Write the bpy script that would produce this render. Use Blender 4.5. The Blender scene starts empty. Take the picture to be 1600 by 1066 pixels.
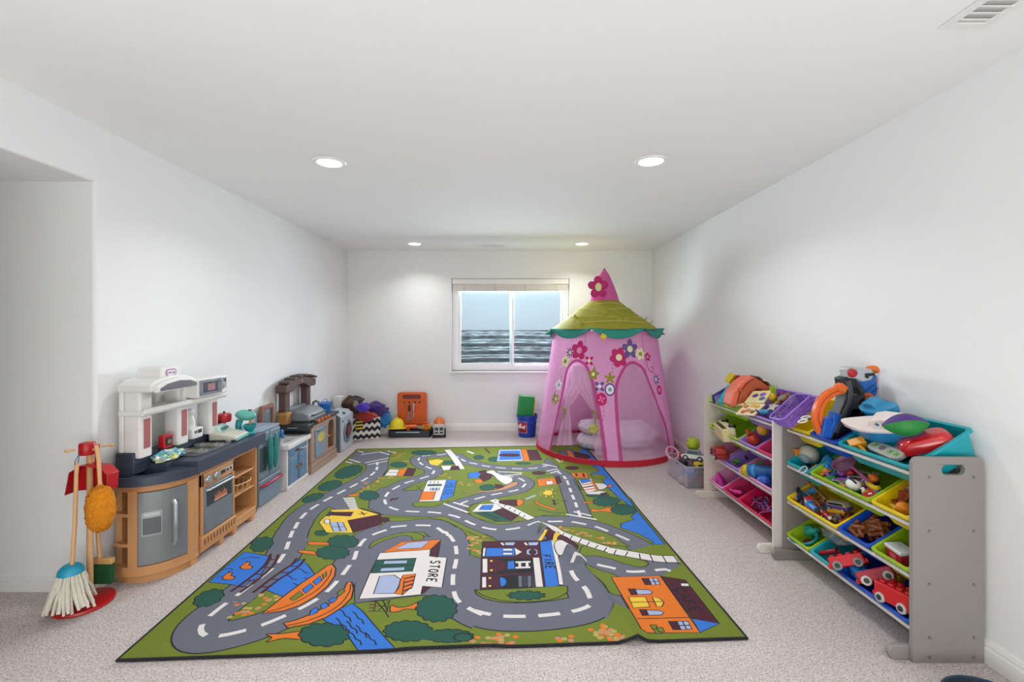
import bpy, bmesh, math, random
import numpy as np
from mathutils import Vector, Matrix, Euler
from mathutils.geometry import delaunay_2d_cdt, tessellate_polygon

S = bpy.context.scene
C = S.collection
PI = math.pi

# ------------------------------------------------------------------ camera, world, light, exposure
FPX, CX, CY, EYE = 711.0, 791.0, 516.0, 1.35      # focal length and principal point on the 1600x1066 frame, eye height
cam = bpy.data.cameras.new('camera')
cam.sensor_width = 36.0
cam.lens = 36.0 * FPX / 1600.0
cam.shift_x = (800 - CX) / 1600.0
cam.shift_y = (CY - 533) / 1600.0
cam.clip_start = 0.05
camo = bpy.data.objects.new('camera', cam)
camo.location = (0, 0, EYE)
camo.rotation_euler = (PI / 2, 0, 0)
C.objects.link(camo)
S.camera = camo

S.view_settings.view_transform = 'Standard'
S.view_settings.look = 'None'
S.view_settings.gamma = 1.0
S.view_settings.use_curve_mapping = False
S.view_settings.exposure = -0.21

w = bpy.data.worlds.new('sky')
S.world = w
w.use_nodes = True
nt = w.node_tree
bg = nt.nodes['Background']
bg.inputs['Color'].default_value = (0.74, 0.79, 0.86, 1)
bg.inputs['Strength'].default_value = 1.0

XL, XR, YB, ZC = -2.131, 1.955, 6.11, 2.416          # left wall, right wall, back wall, ceiling
YF = -2.6                                            # wall behind the viewer


def area(name, loc, rot, sx, sy, power, col=(1, 1, 1), shape='RECTANGLE', spread=PI):
    l = bpy.data.lights.new(name, 'AREA')
    l.shape = shape
    l.size = sx
    if shape in ('RECTANGLE', 'ELLIPSE'):
        l.size_y = sy
    l.energy = power
    l.color = col
    l.spread = spread
    o = bpy.data.objects.new(name, l)
    o.location = loc
    o.rotation_euler = rot
    C.objects.link(o)
    return o


CANS = [(-1.123, 2.893), (0.912, 2.87), (-1.128, 5.61), (0.93, 5.61)]
for k, (x, y) in enumerate(CANS):
    area('can_lamp', (x, y, ZC - 0.03), (0, 0, 0), 0.16, 0.16, 8 if y < 4 else 5, (0.98, 0.985, 0.99), 'DISK', math.radians(138 if y < 4 else 125))
for x, y in ((-1.12, 0.1), (0.92, 0.1), (-1.12, -1.7), (0.92, -1.7)):
    area('can_lamp', (x, y, ZC - 0.03), (0, 0, 0), 0.16, 0.16, 8, (0.98, 0.985, 0.99), 'DISK', math.radians(138))
# added fills behind the viewer and in the hall; daylight through the basement window
area('fill_behind', (0.0, YF + 0.1, 1.2), (PI / 2 + 0.6, 0, 0), 3.6, 2.0, 34, (0.94, 0.975, 1.0))  # added soft fill standing in for light from the unseen rear
area('ceiling_fill', (0.0, -1.3, 0.35), (PI / 2 + 0.75, 0, 0), 3.4, 0.9, 58, (0.95, 0.98, 1.0))  # added upward fill to brighten the ceiling, no real lamp
area('daylight_window', (0.06, YB + 0.75, 2.0), (-PI / 2 - 0.35, 0, 0), 1.5, 1.0, 430, (0.97, 0.98, 1.0))
area('hall_fill', (-3.9, 0.3, 1.3), (0, -PI / 2, 0), 1.8, 1.8, 1, (1.0, 1.0, 1.0))  # very weak added fill, no known source in the hall


# ------------------------------------------------------------------ helpers: pixel -> place
def P(px, py, Y):
    return Vector(((px - CX) * Y / FPX, Y, EYE - (py - CY) * Y / FPX))


def G(px, py, z=0.0):
    Y = FPX * (EYE - z) / (py - CY)
    return Vector(((px - CX) * Y / FPX, Y, z))


def ray_plane(px, py, p0, n):
    d = Vector(((px - CX) / FPX, 1.0, -(py - CY) / FPX))
    o = Vector((0, 0, EYE))
    t = (Vector(p0) - o).dot(n) / d.dot(n)
    return o + d * t


def lin(c):
    return c / 12.92 if c <= 0.04045 else ((c + 0.055) / 1.055) ** 2.4


def rgb(h):
    h = h.lstrip('#')
    return tuple(lin(int(h[i:i + 2], 16) / 255.0) for i in (0, 2, 4)) + (1.0,)


# ------------------------------------------------------------------ helpers: materials
MATS = {}


def M(col, rough=0.45, metal=0.0, var=0.06, scale=30.0, bump=0.0, bscale=120.0, alpha=1.0, trans=0.0, emit=0.0,
      coat=0.0, name=None, sheen=0.0):
    key = (col, rough, metal, var, scale, bump, bscale, alpha, trans, emit, coat, sheen)
    if key in MATS:
        return MATS[key]
    m = bpy.data.materials.new(name or 'surface_' + col.lstrip('#'))
    m.use_nodes = True
    t = m.node_tree
    b = t.nodes['Principled BSDF']
    c = rgb(col)
    b.inputs['Roughness'].default_value = rough
    b.inputs['Metallic'].default_value = metal
    b.inputs['Alpha'].default_value = alpha
    b.inputs['Coat Weight'].default_value = coat
    b.inputs['Transmission Weight'].default_value = trans
    if sheen:
        b.inputs['Sheen Weight'].default_value = sheen
    tc = t.nodes.new('ShaderNodeTexCoord')
    if var > 0:
        n = t.nodes.new('ShaderNodeTexNoise')
        n.inputs['Scale'].default_value = scale
        n.inputs['Detail'].default_value = 3.0
        t.links.new(tc.outputs['Object'], n.inputs['Vector'])
        mx = t.nodes.new('ShaderNodeMix')
        mx.data_type = 'RGBA'
        mx.inputs[6].default_value = tuple(max(0, v * (1 - var)) for v in c[:3]) + (1,)
        mx.inputs[7].default_value = tuple(min(1, v * (1 + var)) for v in c[:3]) + (1,)
        t.links.new(n.outputs['Fac'], mx.inputs[0])
        t.links.new(mx.outputs[2], b.inputs['Base Color'])
    else:
        b.inputs['Base Color'].default_value = c
    if bump > 0:
        n2 = t.nodes.new('ShaderNodeTexNoise')
        n2.inputs['Scale'].default_value = bscale
        n2.inputs['Detail'].default_value = 4.0
        t.links.new(tc.outputs['Object'], n2.inputs['Vector'])
        bp = t.nodes.new('ShaderNodeBump')
        bp.inputs['Strength'].default_value = bump
        bp.inputs['Distance'].default_value = 0.01
        t.links.new(n2.outputs['Fac'], bp.inputs['Height'])
        t.links.new(bp.outputs['Normal'], b.inputs['Normal'])
    if emit > 0:
        b.inputs['Emission Color'].default_value = c
        b.inputs['Emission Strength'].default_value = emit
    MATS[key] = m
    return m


def sheer(col, opacity, name):
    """thin woven fabric: part of the light passes straight, part is scattered on both sides"""
    m = bpy.data.materials.new(name)
    m.use_nodes = True
    t = m.node_tree
    t.nodes.clear()
    out = t.nodes.new('ShaderNodeOutputMaterial')
    d = t.nodes.new('ShaderNodeBsdfDiffuse')
    tl = t.nodes.new('ShaderNodeBsdfTranslucent')
    tr = t.nodes.new('ShaderNodeBsdfTransparent')
    a = t.nodes.new('ShaderNodeMixShader')
    b = t.nodes.new('ShaderNodeMixShader')
    c = rgb(col)
    d.inputs['Color'].default_value = c
    tl.inputs['Color'].default_value = c
    tc = t.nodes.new('ShaderNodeTexCoord')
    n = t.nodes.new('ShaderNodeTexNoise')
    n.inputs['Scale'].default_value = 14
    t.links.new(tc.outputs['Object'], n.inputs['Vector'])
    bp = t.nodes.new('ShaderNodeBump')
    bp.inputs['Strength'].default_value = 0.35
    bp.inputs['Distance'].default_value = 0.03
    t.links.new(n.outputs['Fac'], bp.inputs['Height'])
    t.links.new(bp.outputs['Normal'], d.inputs['Normal'])
    a.inputs[0].default_value = 0.35
    t.links.new(d.outputs[0], a.inputs[1])
    t.links.new(tl.outputs[0], a.inputs[2])
    b.inputs[0].default_value = opacity
    t.links.new(tr.outputs[0], b.inputs[1])
    t.links.new(a.outputs[0], b.inputs[2])
    t.links.new(b.outputs[0], out.inputs[0])
    return m


def clear(col, opacity, name, rough=0.08):
    """clear plastic or a window pane: see-through with a glossy skin"""
    m = bpy.data.materials.new(name)
    m.use_nodes = True
    t = m.node_tree
    t.nodes.clear()
    out = t.nodes.new('ShaderNodeOutputMaterial')
    tr = t.nodes.new('ShaderNodeBsdfTransparent')
    p = t.nodes.new('ShaderNodeBsdfPrincipled')
    p.inputs['Base Color'].default_value = rgb(col)
    p.inputs['Roughness'].default_value = rough
    tr.inputs['Color'].default_value = tuple(0.5 + 0.5 * v for v in rgb(col)[:3]) + (1,)
    lw = t.nodes.new('ShaderNodeLayerWeight')
    lw.inputs['Blend'].default_value = 0.25
    mp = t.nodes.new('ShaderNodeMapRange')
    mp.inputs['To Min'].default_value = opacity
    mp.inputs['To Max'].default_value = min(1, opacity + 0.5)
    t.links.new(lw.outputs['Fresnel'], mp.inputs['Value'])
    mx = t.nodes.new('ShaderNodeMixShader')
    t.links.new(mp.outputs[0], mx.inputs[0])
    t.links.new(tr.outputs[0], mx.inputs[1])
    t.links.new(p.outputs[0], mx.inputs[2])
    t.links.new(mx.outputs[0], out.inputs[0])
    return m


# ------------------------------------------------------------------ helpers: meshes
class MB:
    def __init__(s):
        s.v, s.f, s.m, s.cur = [], [], [], 0

    def add(s, vs, fs, mt=None):
        k = len(s.v)
        for p in vs:
            p = Vector(p)
            s.v.append(mt @ p if mt is not None else p)
        for f in fs:
            s.f.append([i + k for i in f])
            s.m.append(s.cur)
        return s

    def mat(s, i):
        s.cur = i
        return s

    def box(s, x0, x1, y0, y1, z0, z1, mt=None):
        v = [(x, y, z) for x in (x0, x1) for y in (y0, y1) for z in (z0, z1)]
        return s.add(v, [(0, 1, 3, 2), (4, 6, 7, 5), (0, 4, 5, 1), (2, 3, 7, 6), (0, 2, 6, 4), (1, 5, 7, 3)], mt)

    def cbox(s, c, d, rot=(0, 0, 0), taper=1.0):
        mt = Matrix.Translation(c) @ Euler(rot).to_matrix().to_4x4()
        x, y, z = d[0] / 2, d[1] / 2, d[2] / 2
        v = [(sx * x * (taper if sz > 0 else 1), sy * y * (taper if sz > 0 else 1), sz * z)
             for sx in (-1, 1) for sy in (-1, 1) for sz in (-1, 1)]
        return s.add(v, [(0, 1, 3, 2), (4, 6, 7, 5), (0, 4, 5, 1), (2, 3, 7, 6), (0, 2, 6, 4), (1, 5, 7, 3)], mt)

    def prism(s, poly, axis, a0, a1, holes=(), mt=None):
        """2-D outline extruded along an axis; outlines are (y,z) for x, (x,z) for y, (x,y) for z"""
        def mk(p, a):
            return (a, p[0], p[1]) if axis == 'x' else (p[0], a, p[1]) if axis == 'y' else (p[0], p[1], a)
        loops = [list(poly)] + [list(h) for h in holes]
        allp = [p for l in loops for p in l]
        n = len(allp)
        vs = [mk(p, a0) for p in allp] + [mk(p, a1) for p in allp]
        fs = []
        if holes:
            tri = tessellate_polygon([[Vector((p[0], p[1], 0)) for p in l] for l in loops])
            for t in tri:
                fs.append(tuple(t)[::-1])
                fs.append(tuple(i + n for i in t))
        else:
            fs.append(tuple(range(n))[::-1])
            fs.append(tuple(range(n, 2 * n)))
        o = 0
        for l in loops:
            k = len(l)
            for i in range(k):
                a, b = o + i, o + (i + 1) % k
                fs.append((a, b, b + n, a + n))
            o += k
        return s.add(vs, fs, mt)

    def lathe(s, prof, n=24, mt=None, a0=0.0, a1=2 * PI, wob=None, cap=True):
        full = abs(a1 - a0 - 2 * PI) < 1e-6
        k = n if full else n + 1
        vs = []
        for r, z in prof:
            for i in range(k):
                a = a0 + (a1 - a0) * i / n
                q = wob(a, z) if wob else 1.0
                vs.append((r * q * math.cos(a), r * q * math.sin(a), z))
        fs = []
        for j in range(len(prof) - 1):
            for i in range(n):
                a, b = j * k + i, j * k + (i + 1) % k
                fs.append((a, b, b + k, a + k))
        if full and cap:
            if prof[0][0] > 1e-5:
                fs.append(tuple(range(k))[::-1])
            if prof[-1][0] > 1e-5:
                fs.append(tuple(range((len(prof) - 1) * k, len(prof) * k)))
        return s.add(vs, fs, mt)

    def cyl(s, p0, p1, r, n=14, r1=None):
        p0, p1 = Vector(p0), Vector(p1)
        d = p1 - p0
        mt = Matrix.Translation(p0) @ d.to_track_quat('Z', 'Y').to_matrix().to_4x4()
        return s.lathe([(r, 0), (r if r1 is None else r1, d.length)], n, mt)

    def ball(s, c, r, n=16, m=10, rot=None):
        if not hasattr(r, '__len__'):
            r = (r, r, r)
        mt = Matrix.Translation(c) @ (Euler(rot).to_matrix().to_4x4() if rot else Matrix()) @ Matrix.Diagonal((*r, 1))
        pr = [(max(0.0, math.sin(PI * j / m)), -math.cos(PI * j / m)) for j in range(m + 1)]
        pr[0] = (0.0001, -1)
        pr[-1] = (0.0001, 1)
        return s.lathe(pr, n, mt)

    def tube(s, pts, r, n=8, closed=False, flat=None):
        pts = [Vector(p) for p in pts]
        k = len(pts)
        rr = r if hasattr(r, '__len__') else [r] * k
        prev = None
        vs = []
        for i, p in enumerate(pts):
            a = pts[(i - 1) % k] if (closed or i > 0) else p
            b = pts[(i + 1) % k] if (closed or i < k - 1) else p
            t = (b - a)
            t = t.normalized() if t.length > 1e-9 else Vector((0, 0, 1))
            if prev is None:
                u = t.orthogonal().normalized() if flat is None else (Vector(flat) - t * t.dot(Vector(flat))).normalized()
            else:
                u = prev - t * prev.dot(t)
                u = u.normalized() if u.length > 1e-6 else t.orthogonal().normalized()
            prev = u
            v = t.cross(u)
            for j in range(n):
                an = 2 * PI * j / n + (PI / n)
                vs.append(p + (u * math.cos(an) + v * math.sin(an)) * rr[i])
        fs = []
        for i in range(k if closed else k - 1):
            for j in range(n):
                a, b = i * n + j, i * n + (j + 1) % n
                c, d = ((i + 1) % k) * n + j, ((i + 1) % k) * n + (j + 1) % n
                fs.append((a, b, d, c))
        if not closed:
            fs.append(tuple(range(n))[::-1])
            fs.append(tuple(range((k - 1) * n, k * n)))
        return s.add(vs, fs)

    def strip(s, pts, half, thick, up=None):
        """flat band following pts, width along 'half' vectors (one or many), given thickness along up"""
        k = len(pts)
        hs = half if isinstance(half, list) else [half] * k
        vs, fs = [], []
        for i, p in enumerate(pts):
            p = Vector(p)
            a = Vector(pts[max(i - 1, 0)])
            b = Vector(pts[min(i + 1, k - 1)])
            h = Vector(hs[i])
            nrm = (b - a).cross(h).normalized() if up is None else Vector(up)
            for q in (p - h, p + h, p + h + nrm * thick, p - h + nrm * thick):
                vs.append(q)
        for i in range(k - 1):
            for j in range(4):
                a, b = i * 4 + j, i * 4 + (j + 1) % 4
                fs.append((a, b, b + 4, a + 4))
        fs.append((3, 2, 1, 0))
        fs.append(tuple((k - 1) * 4 + j for j in range(4)))
        return s.add(vs, fs)

    def sheet(s, rows, thick=0.0, closed=False):
        """grid of points (rows of equal length) -> surface"""
        n = len(rows[0])
        vs = [p for r in rows for p in r]
        fs = []
        for i in range(len(rows) - 1):
            for j in range(n if closed else n - 1):
                a, b = i * n + j, i * n + (j + 1) % n
                fs.append((a, b, b + n, a + n))
        return s.add(vs, fs)

    def mesh(s, name, mats, smooth=40):
        me = bpy.data.meshes.new(name)
        me.from_pydata([tuple(p) for p in s.v], [], s.f)
        for m in (mats if isinstance(mats, (list, tuple)) else [mats]):
            me.materials.append(m)
        me.polygons.foreach_set('material_index', s.m)
        me.validate()
        bm = bmesh.new()
        bm.from_mesh(me)
        bmesh.ops.recalc_face_normals(bm, faces=bm.faces)
        bm.to_mesh(me)
        bm.free()
        if smooth:
            me.polygons.foreach_set('use_smooth', [True] * len(me.polygons))
            me.set_sharp_from_angle(angle=math.radians(smooth))
        me.update()
        return me


def link(name, mb, mats, parent=None, bevel=0.0, seg=2, smooth=40, solid=0.0, sub=0):
    me = mb.mesh(name, mats, smooth)
    o = bpy.data.objects.new(name, me)
    C.objects.link(o)
    if parent is not None:
        o.parent = parent
    if solid:
        md = o.modifiers.new('thickness', 'SOLIDIFY')
        md.thickness = solid
        md.offset = 0
    if sub:
        md = o.modifiers.new('smoothing', 'SUBSURF')
        md.levels = md.render_levels = sub
    if bevel:
        md = o.modifiers.new('rounding', 'BEVEL')
        md.width = bevel
        md.segments = seg
        md.limit_method = 'ANGLE'
        md.angle_limit = math.radians(35)
    return o


def tag(o, label, cat, group=None):
    o['label'] = label
    o['category'] = cat
    if group:
        o['group'] = group
    return o


def thing(name, label, cat, loc=(0, 0, 0), rot=(0, 0, 0), group=None, mt=None):
    o = bpy.data.objects.new(name, None)
    o.empty_display_size = 0.05
    C.objects.link(o)
    if mt is not None:
        o.matrix_world = mt
    else:
        o.location = loc
        o.rotation_euler = rot
    return tag(o, label, cat, group)


def solo(name, mb, mats, label, cat, loc=(0, 0, 0), rot=(0, 0, 0), group=None, mt=None, **kw):
    o = link(name, mb, mats, None, **kw)
    if mt is not None:
        o.matrix_world = mt
    else:
        o.location = loc
        o.rotation_euler = rot
    return tag(o, label, cat, group)


def struct(name, mb, mats, **kw):
    o = link(name, mb, mats, None, **kw)
    o['kind'] = 'structure'
    o['label'] = name.replace('_', ' ')
    return o


def copy_tree(o, parent=None):
    c = o.copy()
    C.objects.link(c)
    if parent is not None:
        c.parent = parent
    for ch in list(o.children):
        copy_tree(ch, c)
    return c


def dup(root, loc=None, rot=None, label=None, mt=None):
    c = copy_tree(root)
    if mt is not None:
        c.matrix_world = mt
    else:
        if loc is not None:
            c.location = loc
        if rot is not None:
            c.rotation_euler = rot
    if label:
        c['label'] = label
    return c


def arc(cx, cy, r, a0, a1, n, ry=None):
    ry = r if ry is None else ry
    return [(cx + r * math.cos(math.radians(a0 + (a1 - a0) * i / n)), cy + ry * math.sin(math.radians(a0 + (a1 - a0) * i / n)))
            for i in range(n + 1)]


def rrect(x0, x1, y0, y1, r, n=4):
    return (arc(x1 - r, y1 - r, r, 0, 90, n) + arc(x0 + r, y1 - r, r, 90, 180, n) +
            arc(x0 + r, y0 + r, r, 180, 270, n) + arc(x1 - r, y0 + r, r, 270, 360, n))


def catmull(pts, k=6, closed=False):
    pts = [Vector(p) for p in pts]
    n = len(pts)
    out = []
    for i in range(n if closed else n - 1):
        p1, p2 = pts[i], pts[(i + 1) % n]
        p0 = pts[(i - 1) % n] if (closed or i > 0) else p1 + (p1 - p2)
        p3 = pts[(i + 2) % n] if (closed or i < n - 2) else p2 + (p2 - p1)
        for j in range(k):
            t = j / k
            out.append(0.5 * ((2 * p1) + (p2 - p0) * t + (2 * p0 - 5 * p1 + 4 * p2 - p3) * t * t + (3 * p1 - p0 - 3 * p2 + p3) * t ** 3))
    if not closed:
        out.append(pts[-1])
    return out


# ---- flat artwork as a plane partition: crisp edges, one material index per face
def inside(px, py, poly):
    q = np.asarray([(p[0], p[1]) for p in poly], float)
    x, y = q[:, 0], q[:, 1]
    x2, y2 = np.roll(x, -1), np.roll(y, -1)
    wn = np.zeros(len(px), int)
    for a, b, c, d in zip(x, y, x2, y2):
        side = (c - a) * (py - b) - (px - a) * (d - b)
        up = (b <= py) & (d > py) & (side > 0)
        dn = (b > py) & (d <= py) & (side < 0)
        wn += up.astype(int) - dn.astype(int)
    return wn != 0


def partition(outline, layers, step, base=0):
    """outline: convex outline; layers: [(material index, polygon)] painted in order; returns verts2d, tris, material index"""
    vs, es = [], []

    def loop(poly):
        k = len(vs)
        n = 0
        pp = [Vector((p[0], p[1])) for p in poly]
        dd = []
        for a, b in zip(pp, pp[1:] + pp[:1]):
            m = max(1, int((b - a).length / (step * 1.3)))
            dd += [a.lerp(b, i / m) for i in range(m)]
        for q in dd:
            if n and (vs[-1] - q).length < 4e-4:
                continue
            vs.append(q)
            n += 1
        for i in range(n):
            es.append((k + i, k + (i + 1) % n))
    loop(outline)
    for _, pl in layers:
        loop(pl)
    ox = [p[0] for p in outline]
    oy = [p[1] for p in outline]
    nx, ny = int((max(ox) - min(ox)) / step), int((max(oy) - min(oy)) / step)
    gx, gy = np.meshgrid(np.linspace(min(ox), max(ox), nx + 2)[1:-1], np.linspace(min(oy), max(oy), ny + 2)[1:-1])
    gx, gy = gx.ravel(), gy.ravel()
    ok = inside(gx, gy, outline)
    rs = np.random.RandomState(3)
    gx = gx + (rs.rand(len(gx)) - 0.5) * step * 0.2
    gy = gy + (rs.rand(len(gy)) - 0.5) * step * 0.2
    vs += [Vector((a, b)) for a, b, k in zip(gx, gy, ok) if k]
    ov, oe, of, _, _, _ = delaunay_2d_cdt(vs, es, [], 0, 1e-5)
    V = np.array([(p[0], p[1]) for p in ov])
    T = np.array([tuple(t) for t in of if len(t) == 3])
    cen = V[T].mean(axis=1)
    mi = np.full(len(T), base)
    for m, pl in layers:
        q = np.asarray([(p[0], p[1]) for p in pl])
        a, b = q.min(0), q.max(0)
        c = (cen[:, 0] >= a[0]) & (cen[:, 0] <= b[0]) & (cen[:, 1] >= a[1]) & (cen[:, 1] <= b[1])
        idx = np.nonzero(c)[0]
        if len(idx):
            hit = inside(cen[idx, 0], cen[idx, 1], pl)
            mi[idx[hit]] = m
    oki = inside(cen[:, 0], cen[:, 1], outline)
    return V, T[oki], mi[oki]


def stroke(pts, wd, closed=False, cap=True):
    """outline polygons of a drawn line"""
    pts = [Vector((p[0], p[1])) for p in pts]
    q = [pts[0]]
    for p in pts[1:]:
        if (p - q[-1]).length > 1e-4:
            q.append(p)
    pts = q
    n = len(pts)
    if n < 2:
        return []
    L, R = [], []
    for i, p in enumerate(pts):
        a = pts[(i - 1) % n] if (closed or i) else p
        b = pts[(i + 1) % n] if (closed or i < n - 1) else p
        t = (b - a)
        t = t.normalized() if t.length > 1e-9 else Vector((1, 0))
        nn = Vector((-t.y, t.x)) * wd / 2
        L.append(p + nn)
        R.append(p - nn)
    if closed:
        out = []
        for i in range(n):
            j = (i + 1) % n
            out.append([L[i], L[j], R[j], R[i]])
        return out
    return [L + R[::-1]]


def dashes(pts, dash, gap, wd, start=0.0):
    pts = [Vector((p[0], p[1])) for p in pts]
    d = [0.0]
    for a, b in zip(pts, pts[1:]):
        d.append(d[-1] + (b - a).length)

    def at(s):
        for i in range(len(pts) - 1):
            if d[i + 1] >= s:
                k = (s - d[i]) / max(1e-9, d[i + 1] - d[i])
                return pts[i].lerp(pts[i + 1], k)
        return pts[-1]
    out = []
    s = start
    while s + dash * 0.6 < d[-1]:
        e = min(s + dash, d[-1])
        out += stroke([at(s + (e - s) * i / 3) for i in range(4)], wd)
        s += dash + gap
    return out


GLYPH = {
    'S': [[(.9, .85), (.6, 1), (.2, .95), (.1, .75), (.3, .57), (.7, .45), (.9, .25), (.75, .05), (.4, 0), (.1, .12)]],
    'T': [[(0, 1), (1, 1)], [(.5, 1), (.5, 0)]],
    'O': [[(.5, 1), (.15, .85), (.05, .5), (.15, .15), (.5, 0), (.85, .15), (.95, .5), (.85, .85), (.5, 1)]],
    'R': [[(.1, 0), (.1, 1), (.6, 1), (.85, .8), (.6, .55), (.1, .5)], [(.5, .5), (.9, 0)]],
    'E': [[(.9, 1), (.1, 1), (.1, 0), (.9, 0)], [(.1, .5), (.7, .5)]],
    'F': [[(.9, 1), (.1, 1), (.1, 0)], [(.1, .5), (.7, .5)]],
    'I': [[(.5, 0), (.5, 1)]],
    'C': [[(.9, .85), (.5, 1), (.15, .8), (.05, .5), (.15, .2), (.5, 0), (.9, .15)]],
    'A': [[(0, 0), (.5, 1), (1, 0)], [(.2, .4), (.8, .4)]],
    'P': [[(.1, 0), (.1, 1), (.65, 1), (.88, .77), (.65, .5), (.1, .5)]],
    'L': [[(.15, 1), (.15, 0), (.85, 0)]],
    'B': [[(.1, 0), (.1, 1), (.65, 1), (.85, .77), (.65, .53), (.1, .53)], [(.65, .53), (.9, .27), (.65, 0), (.1, 0)]],
    'K': [[(.1, 0), (.1, 1)], [(.85, 1), (.1, .45)], [(.35, .6), (.9, 0)]],
    'D': [[(.1, 0), (.1, 1), (.55, 1), (.9, .7), (.9, .3), (.55, 0), (.1, 0)]],
    'H': [[(.1, 0), (.1, 1)], [(.9, 0), (.9, 1)], [(.1, .5), (.9, .5)]],
    'i': [[(.5, 0), (.5, .6)], [(.5, .8), (.5, .9)]], 't': [[(.5, 1), (.5, .1), (.8, 0)], [(.15, .65), (.85, .65)]],
    'l': [[(.5, 0), (.5, 1)]], 'k': [[(.15, 0), (.15, 1)], [(.8, .65), (.15, .3)], [(.4, .4), (.85, 0)]],
    'e': [[(.1, .35), (.9, .35), (.75, .65), (.3, .65), (.1, .35), (.3, .03), (.85, .08)]],
    's': [[(.85, .6), (.4, .68), (.2, .5), (.75, .25), (.6, 0), (.15, .06)]],
    'N': [[(.1, 0), (.1, 1), (.9, 0), (.9, 1)]], '&': [[(.9, 0), (.3, .7), (.4, 1), (.65, .9), (.6, .65), (.15, .3), (.3, 0), (.85, .35)]],
}


def lettering(text, f, adv=1.25, wd=0.006):
    """strokes of a word; f maps (u along the line 0..1, v 0..1 up) to the plane"""
    out = []
    n = len(text)
    for i, ch in enumerate(text):
        for st in GLYPH.get(ch, []):
            pts = []
            for (a, b) in st:
                u = (i + a / adv + (1 - 1 / adv) / 2) / n
                pts.append(f(u, b))
            out += stroke(pts, wd)
    return out

# ================================================================== the room
def wall_mat(col, name):
    return M(col, 0.85, var=0.012, scale=3.0, bump=0.12, bscale=150.0, name=name)


paint = wall_mat('#eeeeed', 'wall_paint')
ceil_paint = M('#f3f3f2', 0.9, var=0.01, scale=3.0, bump=0.10, bscale=120.0, name='ceiling_paint')
trim_paint = M('#eceae6', 0.45, var=0.01, name='trim_paint')


def carpet_mat():
    m = bpy.data.materials.new('carpet')
    m.use_nodes = True
    t = m.node_tree
    b = t.nodes['Principled BSDF']
    b.inputs['Roughness'].default_value = 0.95
    b.inputs['Specular IOR Level'].default_value = 0.1
    tc = t.nodes.new('ShaderNodeTexCoord')

    def noise(sc, de):
        n = t.nodes.new('ShaderNodeTexNoise')
        n.inputs['Scale'].default_value = sc
        n.inputs['Detail'].default_value = de
        t.links.new(tc.outputs['Object'], n.inputs['Vector'])
        return n
    fine, mid, big = noise(130, 3), noise(35, 3), noise(1.6, 2)
    r = t.nodes.new('ShaderNodeValToRGB')
    e = r.color_ramp.elements
    e[0].position, e[0].color = 0.30, rgb('#ab9f9b')
    e[1].position, e[1].color = 0.70, rgb('#f2e8e5')
    k = r.color_ramp.elements.new(0.47)
    k.color = rgb('#d6cac6')
    t.links.new(fine.outputs['Fac'], r.inputs[0])
    r2 = t.nodes.new('ShaderNodeValToRGB')
    r2.color_ramp.elements[0].position, r2.color_ramp.elements[0].color = 0.35, (0.90, 0.89, 0.88, 1)
    r2.color_ramp.elements[1].position, r2.color_ramp.elements[1].color = 0.65, (1, 1, 1, 1)
    t.links.new(mid.outputs['Fac'], r2.inputs[0])
    r3 = t.nodes.new('ShaderNodeValToRGB')
    r3.color_ramp.elements[0].position, r3.color_ramp.elements[0].color = 0.35, (0.93, 0.92, 0.91, 1)
    r3.color_ramp.elements[1].position, r3.color_ramp.elements[1].color = 0.65, (1, 1, 1, 1)
    t.links.new(big.outputs['Fac'], r3.inputs[0])
    a = t.nodes.new('ShaderNodeMix')
    a.data_type, a.blend_type = 'RGBA', 'MULTIPLY'
    a.inputs[0].default_value = 1
    t.links.new(r.outputs[0], a.inputs[6])
    t.links.new(r2.outputs[0], a.inputs[7])
    c = t.nodes.new('ShaderNodeMix')
    c.data_type, c.blend_type = 'RGBA', 'MULTIPLY'
    c.inputs[0].default_value = 1
    t.links.new(a.outputs[2], c.inputs[6])
    t.links.new(r3.outputs[0], c.inputs[7])
    t.links.new(c.outputs[2], b.inputs['Base Color'])
    bp = t.nodes.new('ShaderNodeBump')
    bp.inputs['Strength'].default_value = 0.9
    bp.inputs['Distance'].default_value = 0.012
    t.links.new(fine.outputs['Fac'], bp.inputs['Height'])
    t.links.new(bp.outputs['Normal'], b.inputs['Normal'])
    return m


HX = -4.3                                             # far side of the hall at the left
struct('floor', MB().box(HX - .1, XR + .12, YF - .1, YB + .15, -0.1, 0), carpet_mat(), smooth=0)
struct('ceiling', MB().box(HX - .1, XR + .12, YF - .1, YB + .15, ZC, ZC + .1), ceil_paint, smooth=0)
YW = 2.36
ox = [(HX, YW), (XL, YW), (XL, YB + .15), (XL - .15, YB + .15), (XL - .15, YW + .15), (HX, YW + .15)]
o = struct('wall_left', MB().prism(ox, 'z', -.03, ZC + .05), paint, smooth=30, bevel=0.018, seg=3)
struct('wall_lintel', MB().prism([(HX, ZC), (HX, 2.12)] + arc(XL - .0175, 2.12 + .018, .018, -90, 0, 5) + [(XL + .0005, ZC)], 'y', YF, YW + .03), paint, smooth=30)
struct('wall_right', MB().box(XR, XR + .12, YF - .1, YB + .15, 0, ZC), paint, smooth=0)
WX0, WX1, WZ0, WZ1 = -0.735, 0.848, 0.80, 2.045
bw = MB().prism([(XL - .15, 0), (XR + .12, 0), (XR + .12, ZC), (XL - .15, ZC)], 'y', YB, YB + .15,
                holes=[[(WX0, WZ0), (WX1, WZ0), (WX1, WZ1), (WX0, WZ1)]])
struct('wall_back', bw, paint, smooth=0)
struct('wall_blocker', MB().box(XL - .15, XL, YF, 1.3, 0, 2.13), paint, smooth=0)  # unseen wall piece added to keep light off the hall wall
struct('wall_front', MB().box(HX - .1, XR + .12, YF - .1, YF, 0, ZC), paint, smooth=0)
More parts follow.
